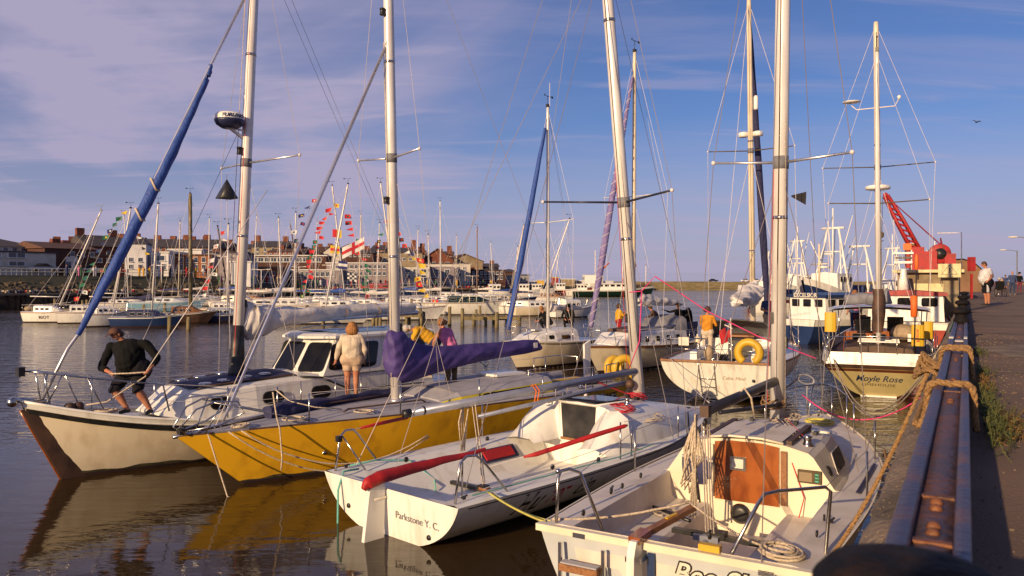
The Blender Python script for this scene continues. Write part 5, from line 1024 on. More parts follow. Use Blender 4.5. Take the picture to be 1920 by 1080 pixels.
rig(tG,atG,13.6,tipsG,None,(0,0,1.25),(6.1,1.55,1.25),m='wirew',r=.008)
a=Vector((10.0,0,1.55)); b=atG(13.3); sailstack(tG,[a.lerp(b,.05),a.lerp(b,.3),a.lerp(b,.7),a.lerp(b,.97)],[.10,.14,.11,.05],'navyfab','furled_foresail',amp=.01,n=10,seed=6); wire(tG,'forestay',a,b,r=.012)
G().lathe([(.1,-.1),(.18,-.08),(.18,.06),(.1,.09)],atG(8.8)+Vector((.02,.25,0)),14).lathe([(.1,-.1),(.18,-.08),(.18,.06),(.1,.09)],atG(8.8)+Vector((.02,-.25,0)),14).ob('radar_reflector','gel',tG)
G().lathe([(.07,-.25),(.08,-.2),(.08,.2),(.05,.25)],atG(9.9)+Vector((0,-.2,0)),10).ob('radar_reflector','gel',tG)
tube('boom',[(6.0,0,2.75),(2.4,0,2.8)],.06,'alupaint',tG,8)
sailstack(tG,[(6.2,0,3.15),(5.6,0,3.10),(5.0,0,3.05),(4.0,0,2.95),(2.8,0,2.92)],[(.2,.35),(.42,.36),(.40,.30),(.32,.2),(.15,.12)],'sailwhite',seed=33,amp=.12,n=14,sub=8)
pen=thing('pennant','small black triangular pennant on the starboard shroud of the white cruiser','flag',wG(6.6,-1.25,6.6)); G().add([(0,0,0),(.5,-.1,.12),(.48,-.1,-.35),(.0,0,-.05)],[(0,1,2,3)]).ob('cloth','fblack',pen)
# boat H : Moyle Rose
tH,wH,rH=boat('ketch','double masted wooden ketch named Moyle Rose seen from its cream and black stern',(10.9,23.7),25)
hH=Hull(11.0,[(0,1.48),(.15,1.72),(.45,1.78),(.7,1.4),(.88,.7),(1,.03)],[(0,1.02),(.4,1.0),(1,1.6)],rb=1.5,rs=.75,dr=.05,pw=.42,pb=.8,bw=3)
hH.build(tH,'hullgreen',mt='sand',k=14); M['sand2']=mat('sandpaint',(.48,.40,.20),.45,col2=(.40,.33,.16),vs=1.5)
bpy.data.objects[[o.name for o in tH.children if o.name.startswith('transom')][0]].data.materials[0]=M['sandpaint']
hH.strip(tH,'sandpaint','topside_panel',lambda t:.1,sh_off(hH,-.22),t0=.0,t1=.5,off=.006,n=20,sides=(1,))
hH.strip(tH,'darkwood','rubbing_strake',sh_off(hH,-.10),sh_off(hH,.02),off=.03,n=24,tr=True); hH.strip(tH,'seambrown','sheer_stripe',sh_off(hH,-.20),sh_off(hH,-.12),off=.012,n=24,tr=True)
hH.deck(tH,'darkwood',inset=.02)
g=G()
for sd in(-1,1): g.grid([[Vector((t*11,sd*(hH.b(t)-.04),hH.sh(t)+.02)),Vector((t*11,sd*(hH.b(t)-.10),hH.sh(t)+.36)),Vector((t*11,sd*(hH.b(t)-.14),hH.sh(t)+.36)),Vector((t*11,sd*(hH.b(t)-.12),hH.sh(t)+.02))] for t in [k/20*.85 for k in range(21)]],False)
g.ob('bulwark','gel',tH); G().prism([(.0,-1.46,1.03),(.0,1.46,1.03),(.06,1.32,1.40),(.06,-1.32,1.40)],(.05,0,0)).ob('taffrail','gel',tH)
halfloft(tH,'aft_cabin','darkwood',[(1.0,[(1.0,1.1),(.98,1.42),(.9,1.48),(0,1.55)]),(3.4,[(1.1,1.1),(1.08,1.5),(1.0,1.56),(0,1.63)])]); 
for x in(1.5,2.2,2.8): G().box((x,0,1.64),(.12,1.2,.04)).ob('hatch_batten','gel',tH)
halfloft(tH,'wheelhouse_side','varnish',[(4.0,[(1.15,1.0),(1.1,1.75),(1.05,1.8),(0,1.85)]),(6.0,[(1.1,1.0),(1.05,1.75),(1.0,1.8),(0,1.85)])])
for y in(-.62,0,.62): window(tH,(3.995,y,1.62),(0,-1,0),(0,0,1),(-1,0,0),.42,.22,.04)
G().grid([[Vector((x,y,2.62+.10*(1-(y/1.55)**2))) for y in(-1.55,-1,-.4,.4,1,1.55)] for x in(2.4,6.4)]).grid([[Vector((x,y,2.55+.10*(1-(y/1.55)**2))) for y in(-1.55,-1,-.4,.4,1,1.55)] for x in(2.4,6.4)]).ob('canopy','gel',tH)
for x in(2.5,6.2):
    for sd in(-1,1): tube('canopy_post',[(x,sd*1.35,1.4),(x,sd*1.4,2.6)],.02,'steel',tH,5)
for y in(-.5,.5): G().box((3.7,y,2.1),(.04,.5,.5)).ob('windscreen','darkglass',tH)
G().box((4.3,.6,2.2),(.04,.4,.35)).ob('locker','crane',tH)
inf=G().ball((3.3,-.75,1.85),(.62,.42,.28),14,8).ob('covered_dinghy','clothkhaki',tH); G().box((2.75,-1.05,1.72),(.3,.4,.25)).ob('outboard_bracket','gel',tH)
lz=sailstack(tH,[(3.2,1.05,2.9),(3.3,.6,2.95),(3.4,-.1,2.98),(3.4,-.35,3.05)],[(.17,.17),(.2,.2),(.2,.2),(.28,.28)],'sailgrey','stowed_sail',amp=.03,seed=44,sub=6,n=12)
atH,tipsH=mast(tH,1.6,0,1.5,10.8,.075,m='alupaint',lean=(-.01,.005),sp=[(6.0,1.45,.0)],wand=True,sm='clotholive')
atI,tipsI=mast(tH,6.6,0,1.8,13.2,.11,m='cream',lean=(-.008,.010),sp=[(7.8,1.9,.1)],wand=False,sm='clotholive')
rig(tH,atH,10.8,tipsH,None,(.05,0,1.4),(1.5,1.45,1.3),m='wirew',r=.006); rig(tH,atI,13.2,tipsI,(10.9,0,1.7),None,(6.5,1.6,1.3),m='wirew',r=.007)
G().lathe([(.2,-.06),(.42,-.03),(.44,.02),(.42,.1),(.2,.14)],atI(7.0)+Vector((.0,0,0)),20).ob('radar_dome','gel',tH)
sailstack(tH,[atH(1.95)+Vector((0,.0,0)),atH(2.6),atH(3.3)],[(.16,.14),(.2,.17),(.16,.14)],'darkwood','mizzen_sail_cover',amp=.03,seed=45,n=10,sub=6)
aa=atH(9.0); tube('aerial_arm',[aa+Vector((0,.75,.15)),aa+Vector((0,.6,0)),aa+Vector((0,-.5,.02)),aa+Vector((0,-.62,.25))],.018,'wirew',tH,6); G().lathe([(.05,-.03),(.27,0),(.27,.02),(.05,.06)],aa+Vector((0,.75,.25)),16).ob('tv_antenna','gel',tH); G().lathe([(.04,-.08),(.06,0),(.04,.04)],aa+Vector((0,-.62,.3)),10).ob('gps_antenna','gel',tH)
lifelines(tH,hH,[.02,.15,.3,.45],1,.85,inset=.08); lifelines(tH,hH,[.02,.15,.3,.45],-1,.85,inset=.08); tube('stern_rail',[(.02,1.4,1.85),(-.02,0,1.9),(.02,-1.4,1.85)],.018,'steel',tH,6)
for y in(-.5,.5): tube('rail_post',[(0,y,1.38),(0,y,1.88)],.014,'steel',tH,5)
def buoy_bag(label,c,m,d=(.34,.2,.44)):
    t=thing('lifebuoy_case',label,'lifebuoy case',c,rH); g=G(); w,dd,h=d; g.grid([[Vector((dd*y,w*x*(1-.18*abs(z)**3),h*z)) for x,y in((-.5,-.35),(-.35,-.5),(.35,-.5),(.5,-.35),(.5,.35),(.35,.5),(-.35,.5),(-.5,.35))] for z in(-.5,-.46,0,.40,.48,.5)],True,True); g.add([g.v[i] for i in range(8)],[tuple(range(8))]).add([g.v[40+i] for i in range(8)],[tuple(range(8))]); g.ob('case',m,t); tube('strap',[(-dd*.52,-w*.2,h*.48),(-dd*.53,-w*.2,0),(-dd*.52,-w*.2,-h*.48)],.014,'yellowg',t,4); return t
buoy_bag('yellow horseshoe buoy cover on the port quarter of the ketch',wH(.5,1.35,2.28),'yellowb',(.34,.20,.60))
c=buoy_bag('orange yellow hard case with red lettering on the starboard quarter of the ketch',wH(.2,-1.05,1.95),'yellowb',(.34,.24,.62)); text('Rescue',.13,lambda a,b:Vector((-.145,-b,a)),'ropered',c)
buoy_bag('second yellow case farther forward on the starboard rail of the ketch',wH(1.2,-1.35,2.05),'yellowb',(.30,.24,.54))
db=thing('danbuoy','orange danbuoy pole with two floats on the ketch stern','danbuoy',wH(.05,-.95,2.05)); tube('pole',[(0,0,-.6),(.05,-.05,1.9)],.018,'black',db,6); G().lathe([(.02,-.32),(.09,-.3),(.1,.3),(.02,.33)],(0,0,.75),10).ob('float','orange',db); G().ball((.05,-.05,2.05),(.06,.06,.25),10,8).ob('flag_roll','orange',db)
xm=lambda z:hH.pt(0,z,1).x-.012
text('Moyle Rose',.27,lambda a,b:Vector((xm(.60+b)-.012,-a-.0,.60+b)),'clothjean',tH,shear=.35,bold=.001); text('LIMEHOUSE',.12,lambda a,b:Vector((xm(.40+b),-a,.40+b)),'clotholive',tH,name='port_name',sx=1.5)
G().box((xm(.05)-.02,0,.03),(.1,1.0,.05)).ob('transom_step','gel',tH)
gl_=thing('ring_pontoon','pale loop of hose hanging over the water by the ketch stern','hoop',wH(-1.6,1.9,.7)); tube('hoop',[Vector((.05*math.sin(a/20*6.283),.62*math.cos(a/20*6.283),.12*math.sin(a/20*6.283))) for a in range(21)],.025,'lilac',gl_,6); tube('hoop_leg',[(0,.5,0),(-.5,.9,-.55)],.03,'lilac',gl_,6)
tube('hoop_leg',[(0,-.1,-.1),(0,-.1,-.7)],.02,'lilac',gl_,6)
# ---------- Excelsior : blue hull white wheelhouse, and dark blue inner boat
def workboat(label,pos,rz,L,B,fb,hull,top,wh,name=None,roof='gel',nw=5,whh=1.1,z0=1.5,arch=False,kind='fishing_boat'):
    t=thing(kind,label,'fishing boat',(pos[0],pos[1],0),rz); h=Hull(L,[(0,B*.45),(.3,B*.5),(.7,B*.45),(.9,B*.22),(1,.05)],[(0,fb),(.5,fb),(1,fb*1.5)],rb=.8,rs=.1,dr=.4,pw=.32,pb=.7); h.build(t,hull,n=20,k=6)
    h.strip(t,top,'bulwark',sh_off(h,-.32),sh_off(h,.05),off=.03,n=20,tr=True); h.deck(t,'geldeck',drop=.1)
    x0,x1,w=wh; zb_=fb; g=[(x0,[(w,zb_),(w*.96,zb_+whh*1.35),(w*.9,zb_+whh*1.45),(0,zb_+whh*1.5)]),(x1,[(w*.9,zb_),(w*.86,zb_+whh*1.35),(w*.8,zb_+whh*1.45),(0,zb_+whh*1.5)])]; halfloft(t,'wheelhouse','gel',g)
    halfloft(t,'wheelhouse_roof',roof,[(x0-.15,[(w*1.08,zb_+whh*1.36),(w*1.08,zb_+whh*1.52),(0,zb_+whh*1.66)]),(x1+.15,[(w*.96,zb_+whh*1.36),(w*.96,zb_+whh*1.52),(0,zb_+whh*1.66)])])
    zw=zb_+whh*1.02; hw=whh*.46
    n=nw
    for sd in(-1,1):
        for i in range(n):
            x=x0+(x1-x0)*(i+.5)/n; window(t,(x,sd*(w*.985-w*.1*(i+.5)/n),zw),(1,0,0),(0,0,1),(0,sd,0),abs(x1-x0)/n*.66,hw,.10 if arch else .04,'gel','darkglass',fw=.02)
    for i in range(3):
        y=(i-1)*w*.62; window(t,(x0-.005,y,zw),(0,1,0),(0,0,1),(-1,0,0),w*.42,hw,.10 if arch else .04,'gel','darkglass',fw=.02); window(t,(x1+.005,y*.85,zw),(0,1,0),(0,0,1),(1,0,0),w*.36,hw,.04,'gel','darkglass',fw=.02)
    return t,h
q=Q(1535,560,52)
tX,hX=workboat('blue hulled workboat with white wheelhouse lettered EXCELSIOR behind the ketch',(16.2,46.0),R(28),9.5,3.6,1.35,'hullblue','gel',(1.2,5.0,1.35),roof='hullblue',nw=4,whh=.95)
text('EXCELSIOR',.34,lambda a,b:Vector((1.02,-a,2.76+b)),'signwhite',tX,bold=.01)
g=G().tube([(2.2,0,3.2),(2.2,0,5.8)],.06,6).tube([(2.2,-.6,4.6),(2.2,.6,4.6)],.04,5); g.ob('mast','cream',tX); G().lathe([(.05,-.06),(.35,-.04),(.35,.06),(.05,.1)],(2.6,0,4.4),14).ob('radar_dome','gel',tX)
# red roofed boat with arched windows
tY,hY=workboat('red roofed white wheelhouse boat with arched windows moored below the crane',(19.0,38.6),R(62),11,4.2,1.55,'hullred','gel',(2.0,6.6,1.75),roof='redroof',nw=6,whh=.95,arch=True)
G().lathe([(.30,0),(.22,.5),(.14,1.0),(.12,1.15)],(5.2,.2,3.1),12).ob('funnel','gel',tY); g=G().box((5.2,.2,4.6),(.5,.9,.12)).box((5.2,.2,5.1),(.5,1.0,.1)); [g.tube([(5.2,.2+y,4.2),(5.2,.2+y,5.3)],.04,5) for y in(-.4,.4)]; g.ob('radar_gantry','gel',tY); G().box((5.2,.2,4.85),(.3,.8,.1)).ob('radar_scanner','black',tY); G().box((5.2,.0,5.45),(.2,.4,.35)).ob('deck_light','orange',tY); tube('aerial',[(6,.6,3.2),(6,.7,7.0)],.02,'wirew',tY,4)
# trawlers beyond
def trawler(label,pos,rz,hull,s=1.0,gm='gel'):
    t=thing('trawler',label,'trawler',(pos[0],pos[1],0),rz,'trawlers moored along the far quay'); h=Hull(18*s,[(0,2.4*s),(.4,2.8*s),(.75,2.3*s),(.92,1.1*s),(1,.1)],[(0,1.8*s),(.5,1.9*s),(1,4.0*s)],rb=1.6*s,rs=.1,dr=.8,pw=.3,pb=.75); h.build(t,hull,n=16,k=6)
    h.strip(t,'gel','bulwark',sh_off(h,-.5*s),sh_off(h,.3*s),off=.05,n=16,tr=True); h.deck(t,'geldeck'); 
    halfloft(t,'wheelhouse',gm,[(8*s,[(1.9*s,1.9*s),(1.8*s,4.8*s),(0,5.0*s)]),(12*s,[(1.7*s,2.2*s),(1.6*s,4.8*s),(0,5.0*s)])]); 
    for i in range(4): window(t,(8*s-.02,(i-1.5)*.85*s,4.1*s),(0,1,0),(0,0,1),(-1,0,0),.6*s,.6*s,.05,'gel')
    for i in range(4):
        for sd in(-1,1): window(t,(8.6*s+i*.9*s,sd*1.83*s,4.1*s),(1,0,0),(0,0,1),(0,sd,0),.55*s,.6*s,.05,'gel')
    for x,zt_ in((1.2,8.5),(9.5,10.5)):
        for sd in(-1,1): tube('gantry_leg',[(x*s,sd*2.2*s,1.9*s),(x*s,sd*.7*s,zt_*s)],.14*s,'gel',t,6); tube('gantry_brace',[((x+2.2)*s,sd*2.0*s,1.9*s),(x*s,sd*.9*s,(zt_-1.5)*s)],.1*s,'gel',t,5)
        tube('gantry_beam',[(x*s,-1.4*s,zt_*s),(x*s,1.4*s,zt_*s)],.16*s,'gel',t,6); tube('gantry_beam',[(x*s,-1.25*s,zt_*.72*s),(x*s,1.25*s,zt_*.72*s)],.1*s,'gel',t,6)
    for i in range(5): tube('derrick',[(9.5*s,0,3*s),((9.5+rnb.uniform(-4,4))*s,rnb.uniform(-2.5,2.5)*s,rnb.uniform(8,12.5)*s)],.06*s,'gel',t,5)
    tube('mast',[(9.5*s,0,5*s),(9.5*s,0,13*s)],.1*s,'gel',t,6); tube('net_drum',[(3*s,-1.3*s,2.8*s),(3*s,1.3*s,2.8*s)],.6*s,'clothblue',t,10); tube('forestay',[(9.5*s,0,12*s),(17.5*s,0,4*s)],.03*s,'wire',t,4)
    return t
trawler('large blue hulled trawler with tall white gantry left of the crane',(44.5,101),R(225),'hullblue',.95)
trawler('trawler with dark blue hull and red trim right of the tall twin masts',(50,92),R(232),'hullblue',.62)
trawler('smaller white trawler at the left of the gantry cluster',(35.6,96),R(200),'gel',.5)
trawler('red trimmed trawler between the gantries',(43,118),R(215),'hullred',.75)
trawler('small distant white trawler right below the crane boom',(60.5,118),R(215),'gel',.8)
trawler('pale trawler farthest back behind the white gantry',(56,140),R(215),'gel',1.0)
# ---------- concrete block, sign, crane
def QPx(u,v,Y): return Q(u,v,Y)
cb=thing('crane_block','stained concrete platform block carrying the red crane above the boats','platform',(0,0,0))
ang=math.atan2(QA.y,QA.x)
def blk(a0,a1,p0,p1,z0,z1,nm,m,par): c=(qp(a0,p0,z0)+qp(a1,p1,z1))/2; return G().box(c,(a1-a0,p1-p0,z1-z0),ang).ob(nm,m,par)
blk(50,61,-3.4,-.36,-1,4.05,'block','wallstone',cb); blk(49.6,61.3,-3.6,-.1,4.06,4.22,'capping','signcream',cb)
for i,(p,z) in enumerate(((-2.2,3.0),(-1.45,3.0))): G().box(qp(49.97,p,z),(.05,.70,.9),ang).ob('faded_notice','signcream',cb)
sg=thing('caution_sign','cream CAUTION sign with black triangle and exclamation mark on the block','sign',qp(49.4,-.80,4.16),ang); sg.scale=(.66,.62,.74)
G().box((0,0,0.0),(.06,1.75,1.0)).ob('board','signcream',sg)
def tri(w,h,z,x,m,nm): return G().prism([(x,-w/2,z-h/2),(x,w/2,z-h/2),(x,0,z+h/2)],(-.01,0,0)).ob(nm,m,sg)
tri(1.30,.72,.07,-.035,'black','triangle'); tri(1.14,.62,.058,-.047,'signcream','triangle_inner'); G().box((-.065,0,.08),(.01,.085,.26)).box((-.065,0,-.13),(.01,.085,.07)).ob('exclamation_mark','black',sg); text('Caution',.17,lambda a,b:Vector((-.035,-a,-.40+b)),'black',sg,sx=1.3)
for y in(-.7,.7): G().box((.08,y,-.45),(.06,.06,1.1)).ob('sign_post','greywood',sg)
cr=thing('crane','small red quay crane with lattice jib on the concrete block','crane',qp(54,-2.0,4.22),R(158)); cr.scale=(.74,.74,.74)
g=G().box((0,0,.25),(2.6,2.2,.5)).box((.4,0,1.0),(1.9,1.8,1.1)); g.ob('base','crane',cr)
G().box((1.0,0,1.05),(1.3,1.6,1.7)).ob('machine_house','crane',cr)
lg=G().lathe([(.75,-.65),(.8,-.6),(.8,.6),(.75,.65)],(-.8,0,1.35),18,(0,1,0)).ob('winch_drum','crane',cr); G().lathe([(.45,-.75),(.45,.75)],(-.8,0,1.35),14,(0,1,0)).ob('drum_core','black',cr)
G().box((-1.5,0,.9),(.8,1.5,.9)).ob('counterweight','crane',cr); G().box((.9,-.75,2.0),(.5,.4,.55)).ob('control_cab','signcream',cr)
j0=Vector((.7,0,1.3)); j1=Vector((3.1,0,6.2)); chord=[]
cross=Vector((0,1,0)); dj=(j1-j0).normalized(); nj=dj.cross(cross)
for sy in(-1,1):
    for sn in(-1,1):
        tube('jib_chord',[j0+cross*sy*.50+nj*sn*.28,j0.lerp(j1,.55)+cross*sy*.36+nj*sn*.26,j1+cross*sy*.18+nj*sn*.14],.13,'crane',cr,5)
for i in range(11):
    k=i/11; w=.50-.36*k; d=.28-.16*k; c=j0.lerp(j1,k); c2=j0.lerp(j1,(i+1)/11); w2=.5-.36*(i+1)/11; d2=.28-.16*(i+1)/11
    for sn in(-1,1): tube('jib_rung',[c+cross*w+nj*sn*d,c-cross*w+nj*sn*d],.05,'crane',cr,4)
    for sy in(-1,1): tube('jib_lacing',[c+cross*w*sy+nj*d,c2+cross*w2*sy-nj*d2],.045,'crane',cr,4)
G().lathe([(.16,-.08),(.2,0),(.16,.08)],j1+dj*.1,12,(0,1,0)).ob('jib_sheave','crane',cr)
for y in(-.3,.3): tube('luffing_rope',[j1+Vector((0,y*.3,0)),Vector((-.9,y,2.1))],.025,'crane',cr,4)
tube('a_frame',[(-1.1,-.6,1.2),(-.9,0,2.6),(-1.1,.6,1.2)],.06,'crane',cr,5)
for y in(-.06,.06): tube('hoist_rope',[j1+Vector((.25,y,0)),j1+Vector((.3,y,-3.0))],.014,'black',cr,4)
G().ball(j1+Vector((.3,0,-3.2)),(.16,.16,.26),10,8).ob('hook_block','clotholive',cr); tube('hook',[j1+Vector((.3,0,-3.4)),j1+Vector((.42,0,-3.6)),j1+Vector((.3,0,-3.75)),j1+Vector((.2,0,-3.65))],.04,'black',cr,6)
tube('exhaust_frame',[(-2.3,.6,.2),(-2.3,.6,3.0),(-.6,.6,3.0)],.045,'wirew',cr,5)
lr=thing('lifebuoy_post','red lifebuoy housing at the quay corner beside the caution sign','lifebuoy housing',qp(52,.25,PZ)); G().box((0,0,1.95),(.3,.3,.8)).ob('housing','crane',lr); G().box((0,0,.7),(.1,.1,1.4)).ob('post','crane',lr)
# shed with curved roof, lamp posts, lighthouse
sh=thing('quay_shed','low brown brick shed with curved roof edge on the quay beyond the crane','building',(0,0,0))
pr=[(-.6,PZ),(-.6,PZ+2.9),(-.1,PZ+3.15),(.9,PZ+3.2),(1.8,PZ+2.9),(2.5,PZ+2.2),(2.5,PZ)]
G().prism([qp(92,p-1.2,z) for p,z in pr],QA*30).ob('wall','brownwall',sh); G().grid([[qp(a,p-1.2,z+.12) for p,z in[(-.8,PZ+2.85)]+pr[1:-1]+[(2.7,PZ+2.0)]] for a in(91.6,122.4)],False).ob('roof','sand',sh)
for i in range(3): G().box(qp(96+i*6,1.33,PZ+1.0),(2.5,.05,1.4),ang).ob('door','signcream',sh)
def lamp(label,al_,pe,h,arm=1.6,s=1):
    t=thing('street_lamp',label,'street lamp',qp(al_,pe,PZ),ang,'street lamps on the quay'); tube('post',[(0,0,0),(0,0,h)],.09*s,'clothgrey',t,8); tube('arm',[(0,0,h-.1),(0,arm*.6,h+.1),(0,arm,h+.15)],.05*s,'clothgrey',t,6); G().ball((0,arm+.3,h+.15),(.18*s,.5*s,.1*s),10,6).ob('lamp_head','signwhite',t)
lamp('nearer tall grey street lamp at the right edge of the picture',62,4.9,5.2,.9,1.0); lamp('second street lamp left of the nearer one behind the man in white',100,6.0,5.6,1.4); lamp('third street lamp beyond on the quay',150,7.0,6,1.6)
lt=thing('lighthouse','small white lighthouse with black lantern at the end of the pier','lighthouse',qp(330,23.0,PZ)); G().lathe([(1.6,0),(1.15,8.2)],(0,0,0),20).ob('tower','renderwhite',lt); G().lathe([(1.7,8.2),(1.75,8.5),(1.0,8.6),(1.0,10.0),(1.3,10.1),(.1,11.3)],(0,0,0),16).ob('lantern','black',lt)
# ================= far marina and town =================
def yacht(label,u,v,L,hd,hull='gel',fb=1.0,top=None,mm='alupaint',mr=.075,cab='gel',spr=1,cover=None,nm=None,group='yachts berthed in the inner marina',mx=.05,cat='yacht',kind='moored_yacht',rigged=True,B=None,ch=.55):
    p=P(u,v,0); rz=R(hd); t=thing(kind,label,cat,(p.x,p.y,0),rz,group); B=B or L*.31
    h=Hull(L,[(0,B*.38),(.35,B*.5),(.7,B*.40),(.88,B*.18),(1,.03)],[(0,fb),(.5,fb*.98),(1,fb*1.25)],rb=.9,rs=.15,dr=.35,pw=.38,pb=.75)
    g0=len(t.children)
    h.build(t,hull,n=16,k=6); h.deck(t,'geldeck',n=14); h.strip(t,'antifoul','boot_top',lambda x:-.1,lambda x:.10,off=.01,n=12,tr=True)
    h.strip(t,'teak' if hull=='gel' else 'gel','rubbing_strake',sh_off(h,-.10),sh_off(h,-.04),off=.012,n=12)
    halfloft(t,'cabin',cab,[(L*.25,[(B*.36,fb),(B*.32,fb+ch*.85),(B*.26,fb+ch),(0,fb+ch*1.08)]),(L*.6,[(B*.34,fb),(B*.30,fb+ch*.75),(B*.24,fb+ch*.9),(0,fb+ch)]),(L*.74,[(B*.2,fb),(B*.18,fb+.1),(B*.1,fb+.14),(0,fb+.16)])])
    for sd in(-1,1):
        for x in(.32,.42,.52): window(t,(L*x,sd*(B*.345),fb+ch*.45),(1,0,0),(0,-sd*.15,1),(0,sd,.12),L*.065,.2,.05,'gel','darkglass',fw=.01)
        tube('pulpit_rail',[(L*.86,sd*B*.2,fb*1.15),(L*.88,sd*B*.18,fb+.8),(L*.99,0,fb+.95)],.018,'steel',t,4); tube('guard_wire',[(L*.02,sd*B*.36,fb+.6),(L*.4,sd*B*.48,fb+.6),(L*.88,sd*B*.18,fb+.8)],.01,'wirew',t,4)
        for x in(.04,.25,.5,.7): stanchion(t,(x*L,sd*(h.b(x)-.06),fb),.6)
    # shift the whole boat so its middle sits on the given point
    d=Vector((math.cos(rz),math.sin(rz),0)); t.location=Vector((p.x,p.y,0))-d*L*.5
    if top:
        Y=p.y; zt=H+(HV-top[1])/F*Y; lean=((top[0]-u)/F*Y)/zt; zb=fb+ch
        at,tips=mast(t,L*(.5+mx),0,zb,zt,mr,mm,lean=(lean*math.cos(rz),-lean*math.sin(rz)),sp=[(zb+(zt-zb)*.52,B*.36,.05)] if spr else [],lm=None)
        if rigged: rig(t,at,zt,tips,(L*.98,0,fb*1.25),(0.05,0,fb),(L*(.5+mx)-.1,B*.45,fb),r=.011,m='wirew')
        tube('boom',[(L*(.5+mx),0,zb+.75),(L*.12,0,zb+.8)],.05,mm,t,6)
        if cover: sailstack(t,[(L*(.5+mx),0,zb+1.0),(L*.35,0,zb+.92),(L*.13,0,zb+.88)],[(.14,.26),(.14,.14),(.08,.08)],cover,seed=int(u)%97,n=8,sub=5)
    if nm: hull_text(t,h,nm[3],nm[1],fb*.48,nm[0],nm[2],'black',nm[3]>0,bold=.01,shear=0,sx=1.2)
    return t,h
yacht('white racing yacht marked RIOT, leftmost in the marina',93,604.5,4.6,-3,'gel',.95,(185,395),nm=('RIOT',2.2,.36,-1),mr=.07,mx=.2)
yacht('white yacht with square transom between RIOT and the rounded one',158,606,4.2,20,'gel',1.0,None)
yacht('white yacht with rounded transom and outboard beside the dark blue sloop',203,612,3.6,40,'gel',1.05,(243,390),mx=.1)
yacht('low dark navy sloop with orange lifebuoys on its rail',278,613,5.6,8,'hullblue',.8,(292,382),cab='navy',cover='navyfab',mr=.075)
yacht('dark wooden sloop with very thick pale timber mast',352,606,5.0,15,'darkwood',.9,(351,363),mm='pilewood',mr=.16,cab='teak',spr=0)
yacht('pale blue sloop behind the dark sloop in the marina',315,585,9,4,'hulllight',1.2,None,cab='paleblue')
yacht('yellow hulled sloop in the marina behind the cream boat bow',425,596,5.0,10,'yellow',.95,(399,424),mm='darkwood',cab='gel')
yacht('dark grey blue sloop low in the water right of the yellow one',420,604,5.4,24,'navy',.7,(423,420),cab='paleblue')
yacht('long white yacht berthed behind the radar mast',520,590,9.5,5,'gel',1.15,(513,408),cover='sailwhite')
yacht('white yacht with dark wooden mast left of the bunting',562,583,6.5,-12,'gel',1.0,(536,420),mm='darkwood')
yacht('white yacht with tall bright mast under the red bunting',640,592,8.5,8,'gel',1.1,(612,348),mr=.085,cover='bluefab')
yacht('long white yacht with two yellow edged ports in front of the bunting',600,607,9,6,'gel',.8,(648,345),mr=.08)
yacht('white yacht with dark mast beside the yellow sloop mast',690,588,8,-6,'gel',1.1,None)
yacht('white yacht behind the purple cover with mast dressed in flags',752,600,8.5,4,'gel',1.1,(718,343),mr=.085,cover='sailwhite',mx=-.05)
yacht('blue covered yacht with thin mast dressed in flags at right',752,581,8,10,'gel',1.0,(735,395),cover='navyfab')
yacht('white yacht with tall slender grey mast near the green launch',822,577,7.5,-4,'gel',1.1,(820,377),mr=.085,cover='sailwhite')
yacht('orange brown varnished boat with wooden mast among the distant yachts',890,572,8,6,'gel',1.2,(890,426),mm='teak',spr=0,mr=.09)
yacht('white sloop with blue cover and life ring right of the green launch',960,590,6.4,160,'gel',1.0,(993,422),cover='navyfab',mr=.06,mm='cream')
yacht('white sloop moored across the channel behind the blue furled sail',1010,592,6,25,'creamhull',1.0,(1073,410),mr=.06)
yacht('small white launch with large dark cabin windows on the channel',1075,595,5.5,35,'gel',.95,None,cab='gel',ch=.85)
t_,h_=yacht('white hulled launch with green canopy lettered 40 M, behind the timber jetty',880,590,9.5,4,'gel',1.35,None,cab='hullgreen',cat='launch',kind='launch',ch=.7)
hull_text(t_,h_,-1,1.8,1.15,'40 M',.5,'signwhite',False); 
for i in range(7): tube('canopy_frame',[(4.0+i*.75,-1.35,1.35),(4.0+i*.75,-1.35,2.05)],.04,'signwhite',t_,5)
tube('canopy_rail',[(3.6,-1.35,1.35),(4.0,-1.36,2.05),(8.5,-1.3,2.05),(9.3,-.6,2.2)],.05,'signwhite',t_,5)
yacht('dark blue hulled tug behind the flags, deck edged in red',720,571,14,3,'hullblue',2.6,None,cab='hullred',cat='boat',kind='tug_boat',ch=.8)
